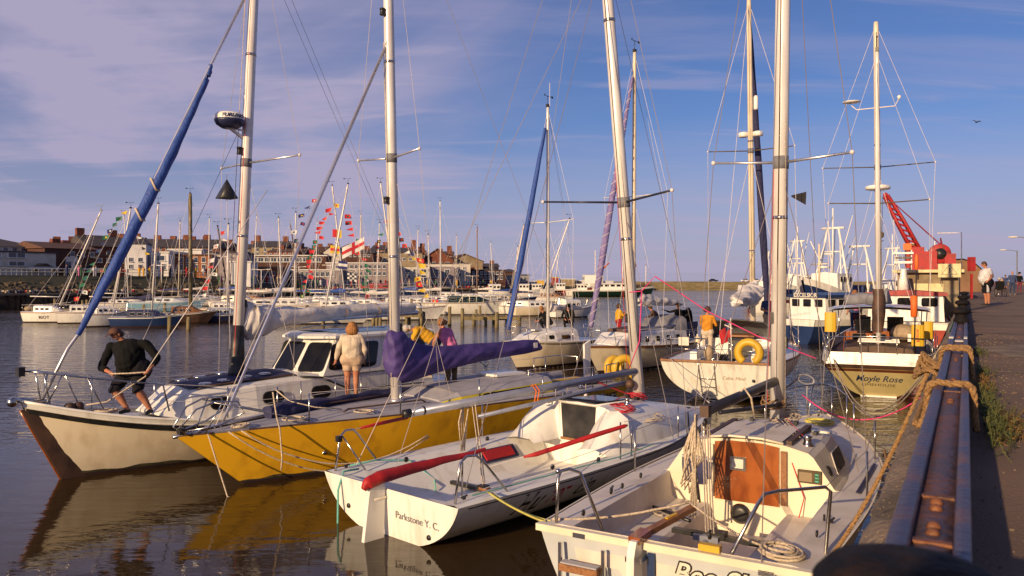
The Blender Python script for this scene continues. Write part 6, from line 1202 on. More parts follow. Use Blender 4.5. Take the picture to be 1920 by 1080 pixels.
# small distant motor boats, right of centre
for i,(u,v,m,lab,L) in enumerate([(1010,554,'gel','small white cabin boat under the town end of the quay',9),(1062,553.5,'hullred','long low orange red boat at the far quay',15),(1095,556,'gel','white low motor boat left of the tall white ferry',9),(1150,556,'hullgreen','dark green hulled ferry with long white superstructure at the far quay',21),(985,556,'gel','white boat nearest the flat roofed pavilion',8),(930,560,'gel','white fishing coble at the far quay',8),(1452,549,'gel','distant pale boat at the channel edge by the breakwater',9)]):
    p=P(u,v,0); t,h=workboat(lab,(p.x-L/2,p.y),R(4),L,L*.27,1.4+.25*(L>12),m,'gel',(L*.3,L*.3+ (9 if L>20 else 2.5),L*.1),nw=6 if L>20 else 3,kind='small_boat')
    if L>20:
        halfloft(t,'upper_deckhouse','gel',[(3,[(2,3.3),(1.9,5.4),(0,5.6)]),(7,[(2,3.3),(1.9,5.4),(0,5.6)])]); 
        for k in range(3): window(t,(2.99,(k-1)*1.2,4.6),(0,1,0),(0,0,1),(-1,0,0),.7,.7,.05,'gel')
        for x in (6,13,19): 
            tube('mast',[(x,0,3),(x,0,13.5-.3*x)],.13,'wirew',t,6); 
            for z in(6,8,10): tube('cross_arm',[(x,-.9,z),(x,.9,z)],.07,'wire',t,5)
        tube('derrick',[(13,0,4),(16.5,0,8)],.2,'hullred',t,6); tube('derrick',[(6,0,5),(9.5,0,8.5)],.2,'orange',t,6)
MORE=[(235,583,'gel','small white sloop tucked behind the navy sloop bow',7,(226,402)),(330,578,'hullblue','blue hulled yacht moored beyond the dark wooden sloop',8,(334,415)),(385,574,'gel','white yacht just left of the lilac warehouse reflection',8,(388,408)),(448,580,'gel','white yacht directly behind the radar mast',8,(441,430)),(470,575,'hullred','dark red hulled yacht right of the radar mast',8,(478,404)),(505,600,'gel','white sloop half hidden by the stowed white sail',7,None),(545,592,'creamhull','cream yacht behind the thick yellowish pile',8,(548,398)),(585,577,'hullblue','blue yacht among the masts left of the bunting',9,(590,415)),(618,580,'gel','white yacht behind the leaning pile',8,(628,428)),(668,577,'gel','white yacht under the English flag',8,(672,402)),(700,580,'hulllight','pale blue yacht right behind the yellow sloop mast',8,(707,418)),(775,576,'hullblue','dark blue yacht left of the green launch bow',9,(779,430)),(800,585,'gel','white sloop beyond the leaning pile by the jetty',8,(796,440)),(850,566,'gel','distant white yacht behind the green canopied launch',9,(852,442)),(920,568,'gel','distant white yacht behind the launch stern',9,(915,455)),(960,571,'hullblue','distant blue yacht left of the channel moorings',9,(967,462)),(1035,566,'gel','distant white sloop out in the channel',8,(1046,470))]
for i,(u,v,m,lab,L,tp) in enumerate(MORE): yacht(lab,u,v,L,random.Random(i).uniform(-25,25),m,random.Random(i+50).uniform(.9,1.2),tp,mr=.065,cover=[None,'navyfab','sailwhite','bluefab'][i%4],cab=['gel','geldeck','paleblue','creamhull','teak','lilac'][i%6],ch=[.35,.6,.5,.75,.45][i%5],mm=['alupaint','cream','alupaint','wirew'][i%4])
# piles and timber jetties
def pile(u,vt,vb,lab,r=.14,m='pilewood'):
    p=P(u,vb,0); zt=H-(vt-HV)/F*p.y; t=tube('mooring_pile',[(p.x,p.y,-.5),(p.x+rnb.uniform(-.03,.03),p.y,zt)],[r*1.1,r],m,None,10); tag(t,lab,'pile',group='timber mooring piles in the marina')
for u,vt,vb,lab in ((103,560,588,'pale pile behind the RIOT yacht'),(155,563,588,'left one of a pair of piles behind the white yachts'),(163,562,590,'right one of the pair of piles behind the white yachts'),(270,571,600,'green topped pile at the bow of the dark navy sloop'),(309,568,598,'green topped pile behind the navy sloop cabin'),(318,592,622,'pile hung with weed at the right end of the navy sloop'),(353,594,618,'pile in front of the dark wooden sloop'),(536,576,606,'thick yellowish pile left of the long white yacht'),(575,572,603,'pile behind the long white yacht bow'),(606,574,609,'leaning thick pile in front of the long white yacht'),(629,584,606,'thin pile right of the leaning thick one'),(650,574,604,'short broad pile at the middle of the marina'),(700,583,608,'pile immediately left of the yellow sloop mast'),(771,560,594,'tall dark pile right of the yellow sloop mast'),(806,558,586,'tall pile behind the jetty near the green launch'),(788,577,612,'leaning pile at the end of the big brown jetty'),(843,575,610,'pile at the left end of the short jetty'),(867,578,612,'second pile of the short jetty'),(893,580,595,'stubby pile at the launch stern'),(900,573,593,'pile behind the short jetty'),(931,585,614,'pile at the right end of the short jetty'),(955,590,608,'pile beyond the short jetty end')): pile(u,vt,vb,lab)
def jetty(lab,u0,u1,v,zt,dep=1.6,n=5,group=None):
    a=P(u0,v,0); b=P(u1,v,0); t=thing('timber_jetty',lab,'jetty',((a+b)/2),0); w=(b-a).length; k=int(w/.35)
    me=None
    for i in range(k):
        x=-w/2+w*(i+.5)/k; 
        if me is None: me=G().box((0,0,0),(w/k*.9,dep,.06)).mesh('plank','greywood')
        o=new_ob('plank',me,t); o.location=(x,dep/2,zt+rnb.uniform(-.006,.006))
    G().box((0,-.02,zt-.2),(w,.12,.30)).ob('edge_beam','pilewood',t); G().box((0,dep,zt-.2),(w,.1,.25)).ob('back_beam','pilewood',t)
    for i in range(n): x=-w/2+w*i/(n-1); tube('jetty_leg',[(x,.1,-.4),(x,.1,zt+.1)],.12,'pilewood',t,8); tube('jetty_leg',[(x,dep-.1,-.4),(x,dep-.1,zt)],.12,'pilewood',t,8)
    return t
jetty('big brown timber jetty with hanging ropes behind the purple cover',706,790,617,1.25,1.8,4); jetty('short timber jetty below the white launch with green canopy',866,932,609,.75,1.4,4); jetty('long low jetty under the sails right of the radar mast',470,700,606,.8,1.4,9); jetty('low jetty behind the white yachts at left',60,240,592,.7,1.4,7); jetty('jetty across behind the dark wooden sloop',330,470,598,.8,1.4,6); jetty('small pontoon stage at the stern of the white sloop in the channel',925,975,606,.6,1.2,3)
tag(G().lathe([(.02,-.35),(.5,-.25),(.72,0),(.55,.28),(.12,.42)],P(57,583,0)+Vector((0,0,.25)),16).ob('mooring_buoy','sand'),'big pale mooring buoy floating left of the RIOT yacht','buoy')
# far harbour shore
shore=[(-260,92),(-60,104),(60,110),(200,118),(340,126),(470,136),(600,150),(750,168),(900,196),(1000,236),(1110,262),(1180,285)]
sp=[Vector(((u-960)/F*Y,Y,0)) for u,Y in shore]
g=G(); gw=G(); rows=[]; rw=[]
for i,p in enumerate(sp):
    dv=Vector((p.x,p.y,0)).normalized(); hi=4.6 if i<5 else (3.6 if i==5 else 2.75); far=9.5 if i<8 else (4 if i<10 else 2.6)
    rw.append([p+Vector((0,0,-1)),p+Vector((0,0,1.9))+dv*.1]); rows.append([p+dv*.1+Vector((0,0,1.9)),p+dv*4+Vector((0,0,2.1 if i<6 else 2.3)),p+dv*13+Vector((0,0,hi)),p+dv*60+Vector((0,0,hi+.3)),p+dv*140+Vector((0,0,far)),p+dv*400+Vector((0,0,far-3))])
g.grid(rows,False); tag(g.ob('shore_land','grass'),kind='structure'); tag(gw.grid(rw,False).ob('harbour_wall','rock'),'dark stone harbour wall below the town','harbour wall')
# timber staging along the left shore
stg=thing('timber_staging','dark timber staging on piles running along the far left shore','jetty')
for i in range(7):
    a,b=sp[i],sp[i+1]; off=-Vector((a.x,a.y,0)).normalized()*4; a=a+off; b=b+off
    G().bar(a+Vector((0,0,1.95)),b+Vector((0,0,1.95)),2.4,.22).ob('deck_span','greywood',stg); G().bar(a+Vector((0,-.0,1.5)),b+Vector((0,0,1.5)),.25,.3).ob('cross_beam','darkwood',stg)
    n=7
    for k in range(n): p=a.lerp(b,k/n); tube('staging_pile',[p+Vector((0,0,-.5)),p+Vector((0,0,1.9))],.17,'darkwood',stg,6)
    n=5
    for k in range(n): p=a.lerp(b,k/n)-off*.28; tube('staging_pile',[p+Vector((0,0,-.5)),p+Vector((0,0,1.9))],.17,'darkwood',stg,6)
for i,(a,b,zz_) in enumerate(((0,5,4.75),(5,9,3.75))):
    pts=[]
    for k in range(a,b+1): dv=Vector((sp[k].x,sp[k].y,0)).normalized(); pts.append(sp[k]+dv*12.5+Vector((0,0,(4.6 if k<5 else (3.6 if k==5 else 2.75)))))
    rl=thing('promenade_railing',['white promenade railing above the dark embankment at left','promenade railing in front of the town centre'][i],'railing'); 
    for hh in(.55,1.05): tube('rail',[p+Vector((0,0,hh)) for p in pts],.05,'signwhite',rl,5)
    g=G()
    for p,q in zip(pts,pts[1:]):
        for k in range(12): c=p.lerp(q,k/12); g.tube([c,c+Vector((0,0,1.05))],.035,4)
    tag(g.ob('posts','signwhite',rl),kind='stuff')
pts=[]
for _ in range(420):
    i=rnb.random()*4.6; k=int(i); p=sp[k].lerp(sp[k+1],i-k); dv=Vector((p.x,p.y,0)).normalized(); s_=rnb.uniform(.5,9); pts.append(p+dv*s_+Vector((0,0,2.0+max(0,s_-4)*.27)))
rocks('rocks','brown boulders and rubble on the embankment under the promenade',pts,.75)
# heaps of pots, crates and clutter on the quay edge read as one mass
g={k:G() for k in('clothred','signwhite','clothblue','clothkhaki','sand')}
for _ in range(700):
    i=rnb.uniform(1.0,8.8); k=int(i); p=sp[k].lerp(sp[k+1],i-k); dv=Vector((p.x,p.y,0)).normalized(); s_=rnb.uniform(.3,3.5 if i<5 else 8); c=p+dv*s_+Vector((0,0,2.1 if i<6 else 2.3)); m=rnb.choice(list(g)); s=rnb.uniform(.15,.42); g[m].box(c+Vector((0,0,s/2)),(s,s*.8,s),rnb.uniform(0,3))
for i,(k,v) in enumerate(g.items()): tag(v.ob('fishing_gear',k),['red','white','blue','khaki','sandy'][i]+' crates and pots heaped along the far quay edge','fishing gear',kind='stuff')
# ---- buildings
def bld(label,u0,u1,ve,vb,Y,dep,wall='render',roof='gable',vr=None,rm='slate',phi=0,win=(),chim=(),flatlip=True,door=()):
    f=R(phi); k0=(u0-960)/F; k1=(u1-960)/F; XA=k0*Y; w=(k1*Y-XA)/(math.cos(f)-k1*math.sin(f)); Ym=Y+w*math.sin(f)*.5
    zz_=lambda v:H+(HV-v)/F*Ym
    ze=zz_(ve); zb=min(zz_(vb)-1.5,ze-1); zr=zz_(vr) if vr else ze; t=thing('town_building',label,'building',(XA,Y,0),f)
    G().box((w/2,dep/2,(ze+zb)/2),(w,dep,ze-zb)).ob('wall',wall,t); o=.35; rfo=None
    if roof=='gable': rfo=G().prism([(-o,-o,ze-.05),(-o,dep/2,zr+.15),(-o,dep+o,ze-.05)],(w+2*o,0,0)).ob('roof',rm,t)
    elif roof=='front':
        G().prism([(0.01,0.01,ze-.02),(w-.01,0.01,ze-.02),(w/2,.01,zr)],(0,dep-.02,0)).ob('gable_wall',wall,t)
        rfo=G().prism([(-o,-o,ze-.2),(w/2,-o,zr),(w/2,-o,zr+.25),(-o,-o,ze+.05)],(0,dep+2*o,0)).prism([(w+o,-o,ze-.2),(w/2,-o,zr),(w/2,-o,zr+.25),(w+o,-o,ze+.05)],(0,dep+2*o,0)).ob('roof',rm,t)
    elif roof=='hip':
        r=min(w,dep)*.45; g=G(); g.add([(-o,-o,ze),(w+o,-o,ze),(w+o,dep+o,ze),(-o,dep+o,ze),(r,dep/2,zr),(w-r,dep/2,zr)],[(0,1,5,4),(2,3,4,5),(1,2,5),(3,0,4),(0,3,2,1)]); rfo=g.ob('roof',rm,t)
    else: rfo=G().box((w/2,dep/2,ze+.12),(w+.4,dep+.4,.24)).ob('roof',rm,t)
    for item in win:
        v0,hw,n,ww=item[:4]; x0=item[4] if len(item)>4 else .06; x1=item[5] if len(item)>5 else .94; zc=zz_(v0); me=None; mp=None
        hh=hw/F*Ym; wpx=ww/F*Ym
        for i in range(n):
            x=w*(x0+(x1-x0)*(i+.5)/n)
            if me is None: me=G().box((0,0,0),(wpx*1.25,.10,hh*1.2)).mesh('window','frame'); mp=G().box((-wpx*.27,0,0),(wpx*.46,.06,hh)).box((wpx*.27,0,0),(wpx*.46,.06,hh)).mesh('pane','pane'); ms=G().box((0,0,0),(wpx*1.4,.2,.1)).mesh('sill','frame')
            a=new_ob('window',me,t); a.location=(x,-.03,zc); b=new_ob('pane',mp,a); b.location=(0,-.05,0); c=new_ob('sill',ms,a); c.location=(0,-.08,-hh*.64)
    for fx,hgt in chim:
        cx=w*fx; hgt*=.55; c=G().box((cx,dep/2,zr+hgt/2-.7),(1.4,.9,hgt+1.4)).ob('chimney','brick' if wall!='renderwhite' else 'renderwhite',rfo)
    for fx,wd,hd_,m in door:
        G().box((w*fx,-.04,zz_(vb)+hd_/2-.0),(wd,.1,hd_)).ob('door',m,t)
    return t,w,zz_
a,w,zf=bld('far left modern building with white upper storey and low dark hipped roof',-60,76,462,512,128,16,'render','hip',440,'slate',55,win=[(467,5,7,7)])
a,w,zf=bld('long white banded ground floor building at the far left edge',-90,105,473,508,118,12,'render','flat',rm='slate',phi=55,win=[(478,8,3,28,.0,.72),(494,7,3,26,.0,.72)])
bld('dark brick gabled house with three white framed windows at left',84,182,466,508,132,12,'brickdark','gable',454,'tile',58,win=[(476,8,3,7,.42,1.0),(497,12,2,9,.35,.7)],chim=[(.55,1.4)],door=[(.5,2,2.4,'frame')])
bld('brick house with chimneys rising behind the blue furled sail',166,240,462,508,150,10,'brick','gable',441,'slate',50,chim=[(.06,2.6),(.9,2.4)],win=[(475,7,3,6)])
bld('low brown building behind the blue furled sail at left',150,240,480,512,138,8,'brickdark','flat',rm='slate',phi=40,win=[(488,7,4,9)])
bld('white rendered tower like house right of the blue furled sail',234,274,457,512,139,9,'renderwhite','hip',440,'slate',18,win=[(487,7,2,6),(500,7,2,6)])
bld('long brown slate roofed terrace behind the white house',250,410,463,505,175,12,'brick','gable',447,'slate',10,win=[(466,5,12,4)],chim=[(.2,1.8),(.55,2.0),(.62,1.5),(.8,2.2)])
bld('small white building with red fascia near the promenade',284,316,474,514,142,8,'renderwhite','flat',rm='frame',phi=8,win=[(484,9,1,16),(500,10,2,6)])
bld('long orange brick building with dark window bays',312,394,479,515,146,10,'brickorange','flat',rm='tile',phi=8,win=[(487,9,5,6),(502,11,5,6)])
bld('white roof storey set back on the orange brick building',316,378,469,482,151,6,'renderwhite','flat',rm='frame',phi=8)
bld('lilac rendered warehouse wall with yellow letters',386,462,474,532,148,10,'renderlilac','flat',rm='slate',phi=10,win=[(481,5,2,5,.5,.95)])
bld('small pale flat roofed block against the lilac warehouse',432,470,492,532,143,6,'renderwhite','flat',rm='frame',phi=6)
bld('white Victorian house with arched windows and slate roof on the hill',472,537,463,482,205,11,'sand','gable',451,'slate',4,win=[(468,6,4,4),(477,5,4,4)],chim=[(.02,3.0),(.85,2.6)])
bld('dark slate roofed terrace right of the white hill house',530,602,474,490,210,11,'brickdark','hip',461,'slate',6,chim=[(.25,2.2),(.4,1.8)],win=[(479,4,6,4)])
bld('long glass fronted building with white fascia board across the town centre',462,612,480,500,185,9,'brickdark','flat',rm='frame',phi=4,win=[(487,7,11,9)])
bld('brown flat roofed restaurant with orange front left of the bunting',462,520,502,530,165,8,'brickorange','flat',rm='sand',phi=4,win=[(514,8,5,7)])
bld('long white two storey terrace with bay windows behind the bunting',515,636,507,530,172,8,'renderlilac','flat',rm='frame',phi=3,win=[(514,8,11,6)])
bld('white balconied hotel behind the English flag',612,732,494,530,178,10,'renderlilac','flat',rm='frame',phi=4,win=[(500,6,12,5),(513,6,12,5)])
bld('big grey brown gabled hall behind the flags',612,700,478,500,215,14,'sand','front',458,'tile',6)
bld('cream gable end house at the left of the big hall',603,640,474,490,212,10,'render','front',460,'tile',4,win=[(478,4,2,4)])
bld('sand coloured villa with two tall chimney stacks behind the mast',712,792,474,505,222,14,'sand','hip',462,'slate',6,win=[(486,5,6,5)],chim=[(.3,3.2),(.78,4.0)])
bld('brick twin gabled building right of the villa',790,850,488,510,226,12,'brick','front',467,'tile',8,chim=[(.05,3.4),(.92,2.2)],win=[(494,5,4,5)])
bld('tall sand coloured gabled warehouse at the right end of town',838,905,490,512,232,16,'sand','front',477,'tile',14)
bld('grey block with small windows below the gabled warehouse',800,882,495,530,205,9,'render','flat',rm='slate',phi=8,win=[(503,5,6,5),(515,6,7,5)])
bld('cream frontage with dark shutters below the villa',738,806,500,530,190,8,'render','flat',rm='sand',phi=6,win=[(508,6,4,9),(520,8,4,8)])
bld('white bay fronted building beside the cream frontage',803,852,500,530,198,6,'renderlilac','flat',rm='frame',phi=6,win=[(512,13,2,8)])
bld('dark low terrace with many windows right of the warehouse',880,948,507,530,215,8,'brickdark','flat',rm='slate',phi=6,win=[(512,5,8,4),(521,5,8,4)],chim=[(.1,1.8)])
bld('flat roofed dark pavilion at the right end of town',930,992,516,534,228,10,'clothgrey','flat',rm='slate',phi=4,win=[(523,7,7,5)])
bld('pavilion clock roof block above the flat pavilion',934,978,510,517,232,8,'brickdark','hip',504,'slate',4)
for i,(u0,u1,v0,m,lab) in enumerate([(1008,1020,526,'yellowb','yellow kiosk on the far quay'),(1035,1047,521,'hullred','red and yellow round fairground stall on the far quay'),(1052,1078,524,'sand','sand coloured hut on the far quay'),(1107,1131,518,'render','cream tower block by the ferry on the far quay'),(1092,1150,528,'renderwhite','long white shed behind the ferry'),(1080,1096,527,'renderlilac','small lilac shed on the far quay'),(998,1006,528,'hullblue','blue container on the far quay')]):
    bld(lab,u0,u1,v0,536,255+i,4,m,'flat',rm='frame' if i not in(1,) else 'yellowb',phi=2,win=[(v0+3,2.5,2,3)] if i==3 else [])
for i,(u0,u1,ve,vr,m,rmm,ph) in enumerate([(96,150,460,451,'brick','tile',30),(205,262,452,444,'brickdark','slate',12),(395,430,464,455,'brick','tile',5),(425,475,466,457,'brickdark','slate',-6),(590,625,470,462,'sand','tile',8),(695,722,468,459,'brick','slate',-5),(760,800,476,468,'brickdark','tile',12),(820,850,478,471,'brick','slate',5),(898,935,500,494,'brickdark','slate',8),(340,395,458,449,'brickdark','tile',14),(300,345,456,448,'brick','slate',0),(500,560,472,466,'brick','tile',-8),(640,700,474,468,'brickdark','slate',6),(130,175,468,459,'brickdark','slate',45)]):
    bld(['brick roofed house glimpsed above the dark gabled house','dark slate roofed house behind the white tower house','brick house left of the lilac warehouse roofline','slate roofed house above the lilac warehouse','sand gabled house between the dark terrace and the hall','brick house just right of the big grey hall','dark house right of the villa chimneys','brick house behind the twin gables','low dark house right of the gabled warehouse','tile roofed house above the orange building','brick house behind the small white building','brick terrace below the white hill house','dark roofed block under the big hall','dark slate roof house at left behind the gabled one'][i],u0,u1,ve,min(ve+35,520),[160,190,215,230,235,245,250,255,250,200,195,188,192,150][i],10,m,'gable',vr,rmm,ph,win=[(ve+5,4,max(2,int((u1-u0)/9)),4)],chim=[(.2,1.8),(.75,2.0)])
# parked cars on the promenade
for i,(u,v,m,c) in enumerate([(85,508,'clothblue','dark blue'),(175,510,'clothgrey','grey'),(300,516,'paleblue','pale'),(215,512,'hullred','red'),(495,536,'signwhite','white'),(560,537,'clothgrey','grey'),(725,536,'signwhite','white'),(860,533,'hullred','red'),(905,532,'clothblue','blue')]):
    i_=min(range(len(shore)),key=lambda k:abs(shore[k][0]-u)); Y=shore[i_][1]+17; p=Q(u,v,Y); far_car(c+' car parked on the promenade '+['by the far left building','near the dark brick house','beside the small white building','below the white tower house','by the brown restaurant','below the white terrace','by the balconied hotel','beside the grey block','below the dark terrace'][i],(p.x,Y,max(p.z-.2,2.75 if u>480 else 4.6)),m,R(20))
# town lamp posts
for i,(u,vt,vb) in enumerate([(425,480,535),(560,500,545),(490,505,543),(620,497,540),(872,495,533),(886,517,535),(955,508,535),(303,497,535),(668,505,538),(794,520,536)]):
    Y=min(shore,key=lambda s:abs(s[0]-u))[1]+6; a=Q(u,vb,Y); b=Q(u,vt,Y); t=thing('street_lamp','white lamp post number %s along the far promenade'%['one','two'][0] if False else ['lamp post by the lilac warehouse','lamp post left of the red bunting','lamp post in front of the brown restaurant','lamp post beside the white terrace','lamp post below the gabled warehouse','short lamp post right of the gabled warehouse','lamp post by the flat pavilion','white lamp post with sign by the tower house','lamp post by the balconied hotel','thin lamp post by the cream frontage'][i],'street lamp',(a.x,Y,a.z),0,'lamp posts on the far promenade')
    h=b.z-a.z; tube('post',[(0,0,0),(0,0,h)],.09,'wirew',t,5); tube('arm',[(-1.2,0,h),(0,0,h-.1),(1.2,0,h)],.07,'wirew',t,5); G().box((1.3,0,h),(.7,.25,.12)).box((-1.3,0,h),(.7,.25,.12)).ob('lamp_head','signwhite',t)
# ---- bunting
def bunting(label,pts,Y,n,s=.42,cols=('fred','fyel','fblue','fwhite','fgreen','fblack'),seed=1):
    rn_=random.Random(seed); W_=[Q(u,v,Y) for u,v in pts]; t=thing('flag_string',label,'bunting',W_[0],0,'strings of signal flags dressing the yachts'); o=W_[0]
    tube('halyard',[p-o for p in W_],.02,'wirew',t,4)
    seg=[(b-a).length for a,b in zip(W_,W_[1:])]; tot=sum(seg)
    for i in range(n):
        d=tot*(i+.5)/n; k=0
        while k<len(seg)-1 and d>seg[k]: d-=seg[k]; k+=1
        p=W_[k].lerp(W_[k+1],d/seg[k])-o; s2=s*.78; w=s2*rn_.uniform(1.0,1.5); h=s2*rn_.uniform(.7,1.0); sg_=rn_.choice((-1,-1,1)); tri_=rn_.random()<.4; dz=-rn_.uniform(.0,.3)*w
        c1=rn_.choice(cols); c2=rn_.choice(cols); fl=lambda x,z,y_=0:p+Vector((sg_*x,.08*math.sin(x*6)+y_,z+dz*x/w))
        g=G().grid([[fl(w*j/4,-h/2*(1-(.85*j/4 if tri_ else 0))),fl(w*j/4,h/2*(1-(.85*j/4 if tri_ else 0)))] for j in range(5)]); f=g.ob('signal_flag',c1,t)
        if c2!=c1 and not tri_: G().grid([[fl(w*(.35+.3*j/2),-h*.2,-.02),fl(w*(.35+.3*j/2),h*.2,-.02)] for j in range(3)]).ob('flag_panel',c2,f)
    return t
bunting('flag string at far left crossing the blue furled sail',[(243,393),(215,425),(190,470),(165,520),(140,580)],72,15,.5,seed=2)
bunting('short string of red pennants left of the radar mast',[(424,430),(405,470),(400,500),(385,560)],78,10,.5,('fred','fred','fblack','fwhite'),seed=3)
bunting('flag string above the white hill house beside the grey furled foil',[(600,370),(575,395),(560,425),(548,460)],80,6,.55,seed=4)
bunting('long red flag string curving below the white mast',[(628,380),(612,410),(603,430),(590,470),(578,510),(570,560)],84,20,.55,('fred','fred','fred','fgreen','fyel'),seed=5)
bunting('green and red flag string right of the white mast',[(657,400),(664,440),(676,480),(690,520),(694,560)],84,14,.6,('fgreen','fred','fred','fgreen'),seed=6)
bunting('flag string falling left from the flag dressed mast',[(733,397),(722,430),(708,470)],86,6,.5,seed=7)
bunting('flag string falling right from the flag dressed mast',[(735,397),(745,425),(763,460),(775,490)],86,8,.55,seed=8)
bunting('yellow flag string low beside the green launch',[(775,470),(785,500),(790,530),(812,570)],86,9,.75,('fyel','fyel','fblue','forange' if 'forange' in M else 'fred'),seed=9)
bunting('short orange flag string above the dark timber mast boat',[(255,440),(262,460),(275,480)],90,4,.55,seed=10)
fg=thing('english_flag','large white flag with red cross flying among the bunting','flag',Q(683,455,80)); w,h=2.2,1.15
fr=lambda x,z:Vector((-x,.12*math.sin(x*2.6),-.55*x*.9+z))
G().grid([[fr(w*j/8,-h/2),fr(w*j/8,h/2)] for j in range(9)]).ob('cloth','fwhite',fg); G().grid([[fr(w*j/8,-.16)+Vector((0,-.02,0)),fr(w*j/8,.16)+Vector((0,-.02,0))] for j in range(9)]).grid([[fr(w*j/8,-h/2)+Vector((0,-.025,0)),fr(w*j/8,h/2)+Vector((0,-.025,0))] for j in(3.5,4.5)]).ob('red_cross','fred',fg)
tube('hoist_rope',[fr(0,-h),fr(0,h)],.02,'wirew',fg,4)
for i,(u,v,m,lab) in enumerate([(632,438,'fred','red and yellow square flag beside the white mast'),(628,468,'fyel','orange patterned flag below the white mast flag'),(643,497,'fblue','blue and white flag at mid height'),(660,520,'fblack','black and white chequered flag above the marina')]):
    t=thing('signal_flag',lab,'flag',Q(u,v,80),0,'large square signal flags on the dressed yachts'); 
    G().grid([[Vector((x*.9,.06*math.sin(x*5),z*.8-.1*x)) for z in(-.5,.5)] for x in(-.5,-.25,0,.25,.5)]).ob('cloth',m,t); n=4
    m2=['fyel','fred','fwhite','fwhite'][i]
    if i==3:
        for a_ in range(4):
            for b_ in range(4):
                if (a_+b_)%2: G().add([Vector(((x)*.9,.06*math.sin(x*5)-.015,z*.8-.1*x)) for x,z in((-.5+a_*.25,-.5+b_*.25),(-.25+a_*.25,-.5+b_*.25),(-.25+a_*.25,-.25+b_*.25),(-.5+a_*.25,-.25+b_*.25))],[(0,1,2,3)]).ob('check',m2,t)
    else: G().grid([[Vector((x*.9,.06*math.sin(x*5)-.015,z*.8-.1*x)) for z in(-.5,.5)] for x in(.0,.25,.5)] if i==0 else [[Vector((x*.9,.06*math.sin(x*5)-.015,z*.8-.1*x)) for z in(-.17,.17)] for x in(-.5,-.25,0,.25,.5)]).ob('flag_panel',m2,t)
# gull
gl=thing('gull','small dark gull gliding in the sky at upper right','bird',Q(1831,229,55)); G().ball((0,0,0),(.28,.09,.09),8,6).ball((.27,0,.04),.07,8,5).ob('body','birdgrey',gl)
for sd in(-1,1): G().add([(.08,0,.03),(.0,sd*.35,.22),(-.06,sd*.75,.12),(-.14,sd*.32,.16),(-.1,0,.03)],[(0,1,2,3,4)]).ob('wing','birdgrey',gl)
gl.scale=(.55,.55,.55); gl.rotation_euler=(R(15),R(-10),R(20))
# ================= people =================
# 1 man hauling a line on the cream boat
p=P(248,776,1.06)
person('burly man in black sweater and brown cap hauling a line on the cream foredeck',(p.x,p.y,1.06),R(-101),dict(pelvis=(.02,.03,.88),hipL=(0,.16,.84),hipR=(0,-.07,.84),chest=(.05,-.04,1.19),neck=(.09,-.13,1.37),head=(.17,-.19,1.48),shL=(.0,.28,1.31),shR=(.08,-.38,1.25),elL=(.02,.54,1.05),haL=(.2,.50,.86),elR=(.12,-.56,.86),haR=(.33,-.20,.80),knR=(.14,-.27,.46),anR=(.0,-.10,.09),knL=(.12,.20,.46),anL=(-.02,.36,.09)),'clothblack','shortblack','elbow','shorts','shoedark','hairbrown',0,'cap',1.62,1.0,.0125,True,look=(.75,-.35,-.35))
hp=Matrix.Rotation(R(-101),3,'Z')
h1=Vector((p.x,p.y,1.06))+hp@Vector((.26,.47,.82)); h2=Vector((p.x,p.y,1.06))+hp@Vector((.42,-.14,.79))
rope('mooring_line','line held by the man in black and running down to the windlass',[h2,h2.lerp(h1,.5)+Vector((0,0,-.01)),h1,h1+Vector((0,0,-.08)),wA(9.25,.45,1.35),wA(9.5,.2,1.3)],.014,'rope')
rope('mooring_line','pale line rising from the man in black to the cream boat spreader',[h1,wA(6.3,1.0,5.4)],.008,'wirew')
# 2 woman from behind
p=P(660,747,1.10)
person('red blonde woman in cream top and peach shorts, back turned, on the yellow sloop',(p.x,p.y,1.10),R(97),dict(elL=(-.02,.31,1.12),haL=(.04,.36,.90),elR=(-.02,-.29,1.12),haR=(.06,-.27,.90),hipL=(0,.10,.90),hipR=(0,-.10,.90),anL=(-.02,.10,.08),anR=(.05,-.09,.08),knL=(0,.10,.5),knR=(.03,-.09,.5)),'clothcream','clothpeach','long','hot','shoe','hairblond',.15,None,1.26,.905,.0125,True,look=(1,.1,-.15))
# 3 bending man
p=Q(806,700,17.9)
person('white haired man in yellow and maroon top bending over the purple sail cover',(p.x,p.y,1.36),R(188),dict(pelvis=(-.12,0,.88),hipL=(-.12,.09,.86),hipR=(-.12,-.09,.86),chest=(.20,0,1.08),neck=(.38,0,1.15),head=(.53,0,1.16),shL=(.32,.18,1.12),shR=(.32,-.18,1.12),elL=(.40,.24,.85),elR=(.40,-.24,.85),haL=(.60,.16,.72),haR=(.60,-.16,.72),knL=(.02,.1,.48),knR=(.02,-.1,.48)),'clothyellow','navyfab','short','shorts','shoe','hairgrey',0,None,1.05,.95,.0125,True,look=(.85,0,-.5))
# 4 woman in pink
p=Q(846,720,17.3)
person('blonde woman in pink sleeveless top and olive trousers leaning over the purple sail cover',(p.x,p.y,1.28),R(140),dict(chest=(.16,.0,1.24),neck=(.26,0,1.40),head=(.34,0,1.53),shL=(.22,.17,1.35),shR=(.22,-.17,1.35),elL=(.38,.22,1.10),haL=(.48,.16,.90),elR=(.30,-.24,1.08),haR=(.42,-.2,.88),hipL=(0,.1,.9),hipR=(0,-.1,.9)),'clothpink','clotholive','none','long','shoe','hairblond',.04,None,.98,.86,.0125,True,look=(.8,0,-.5))
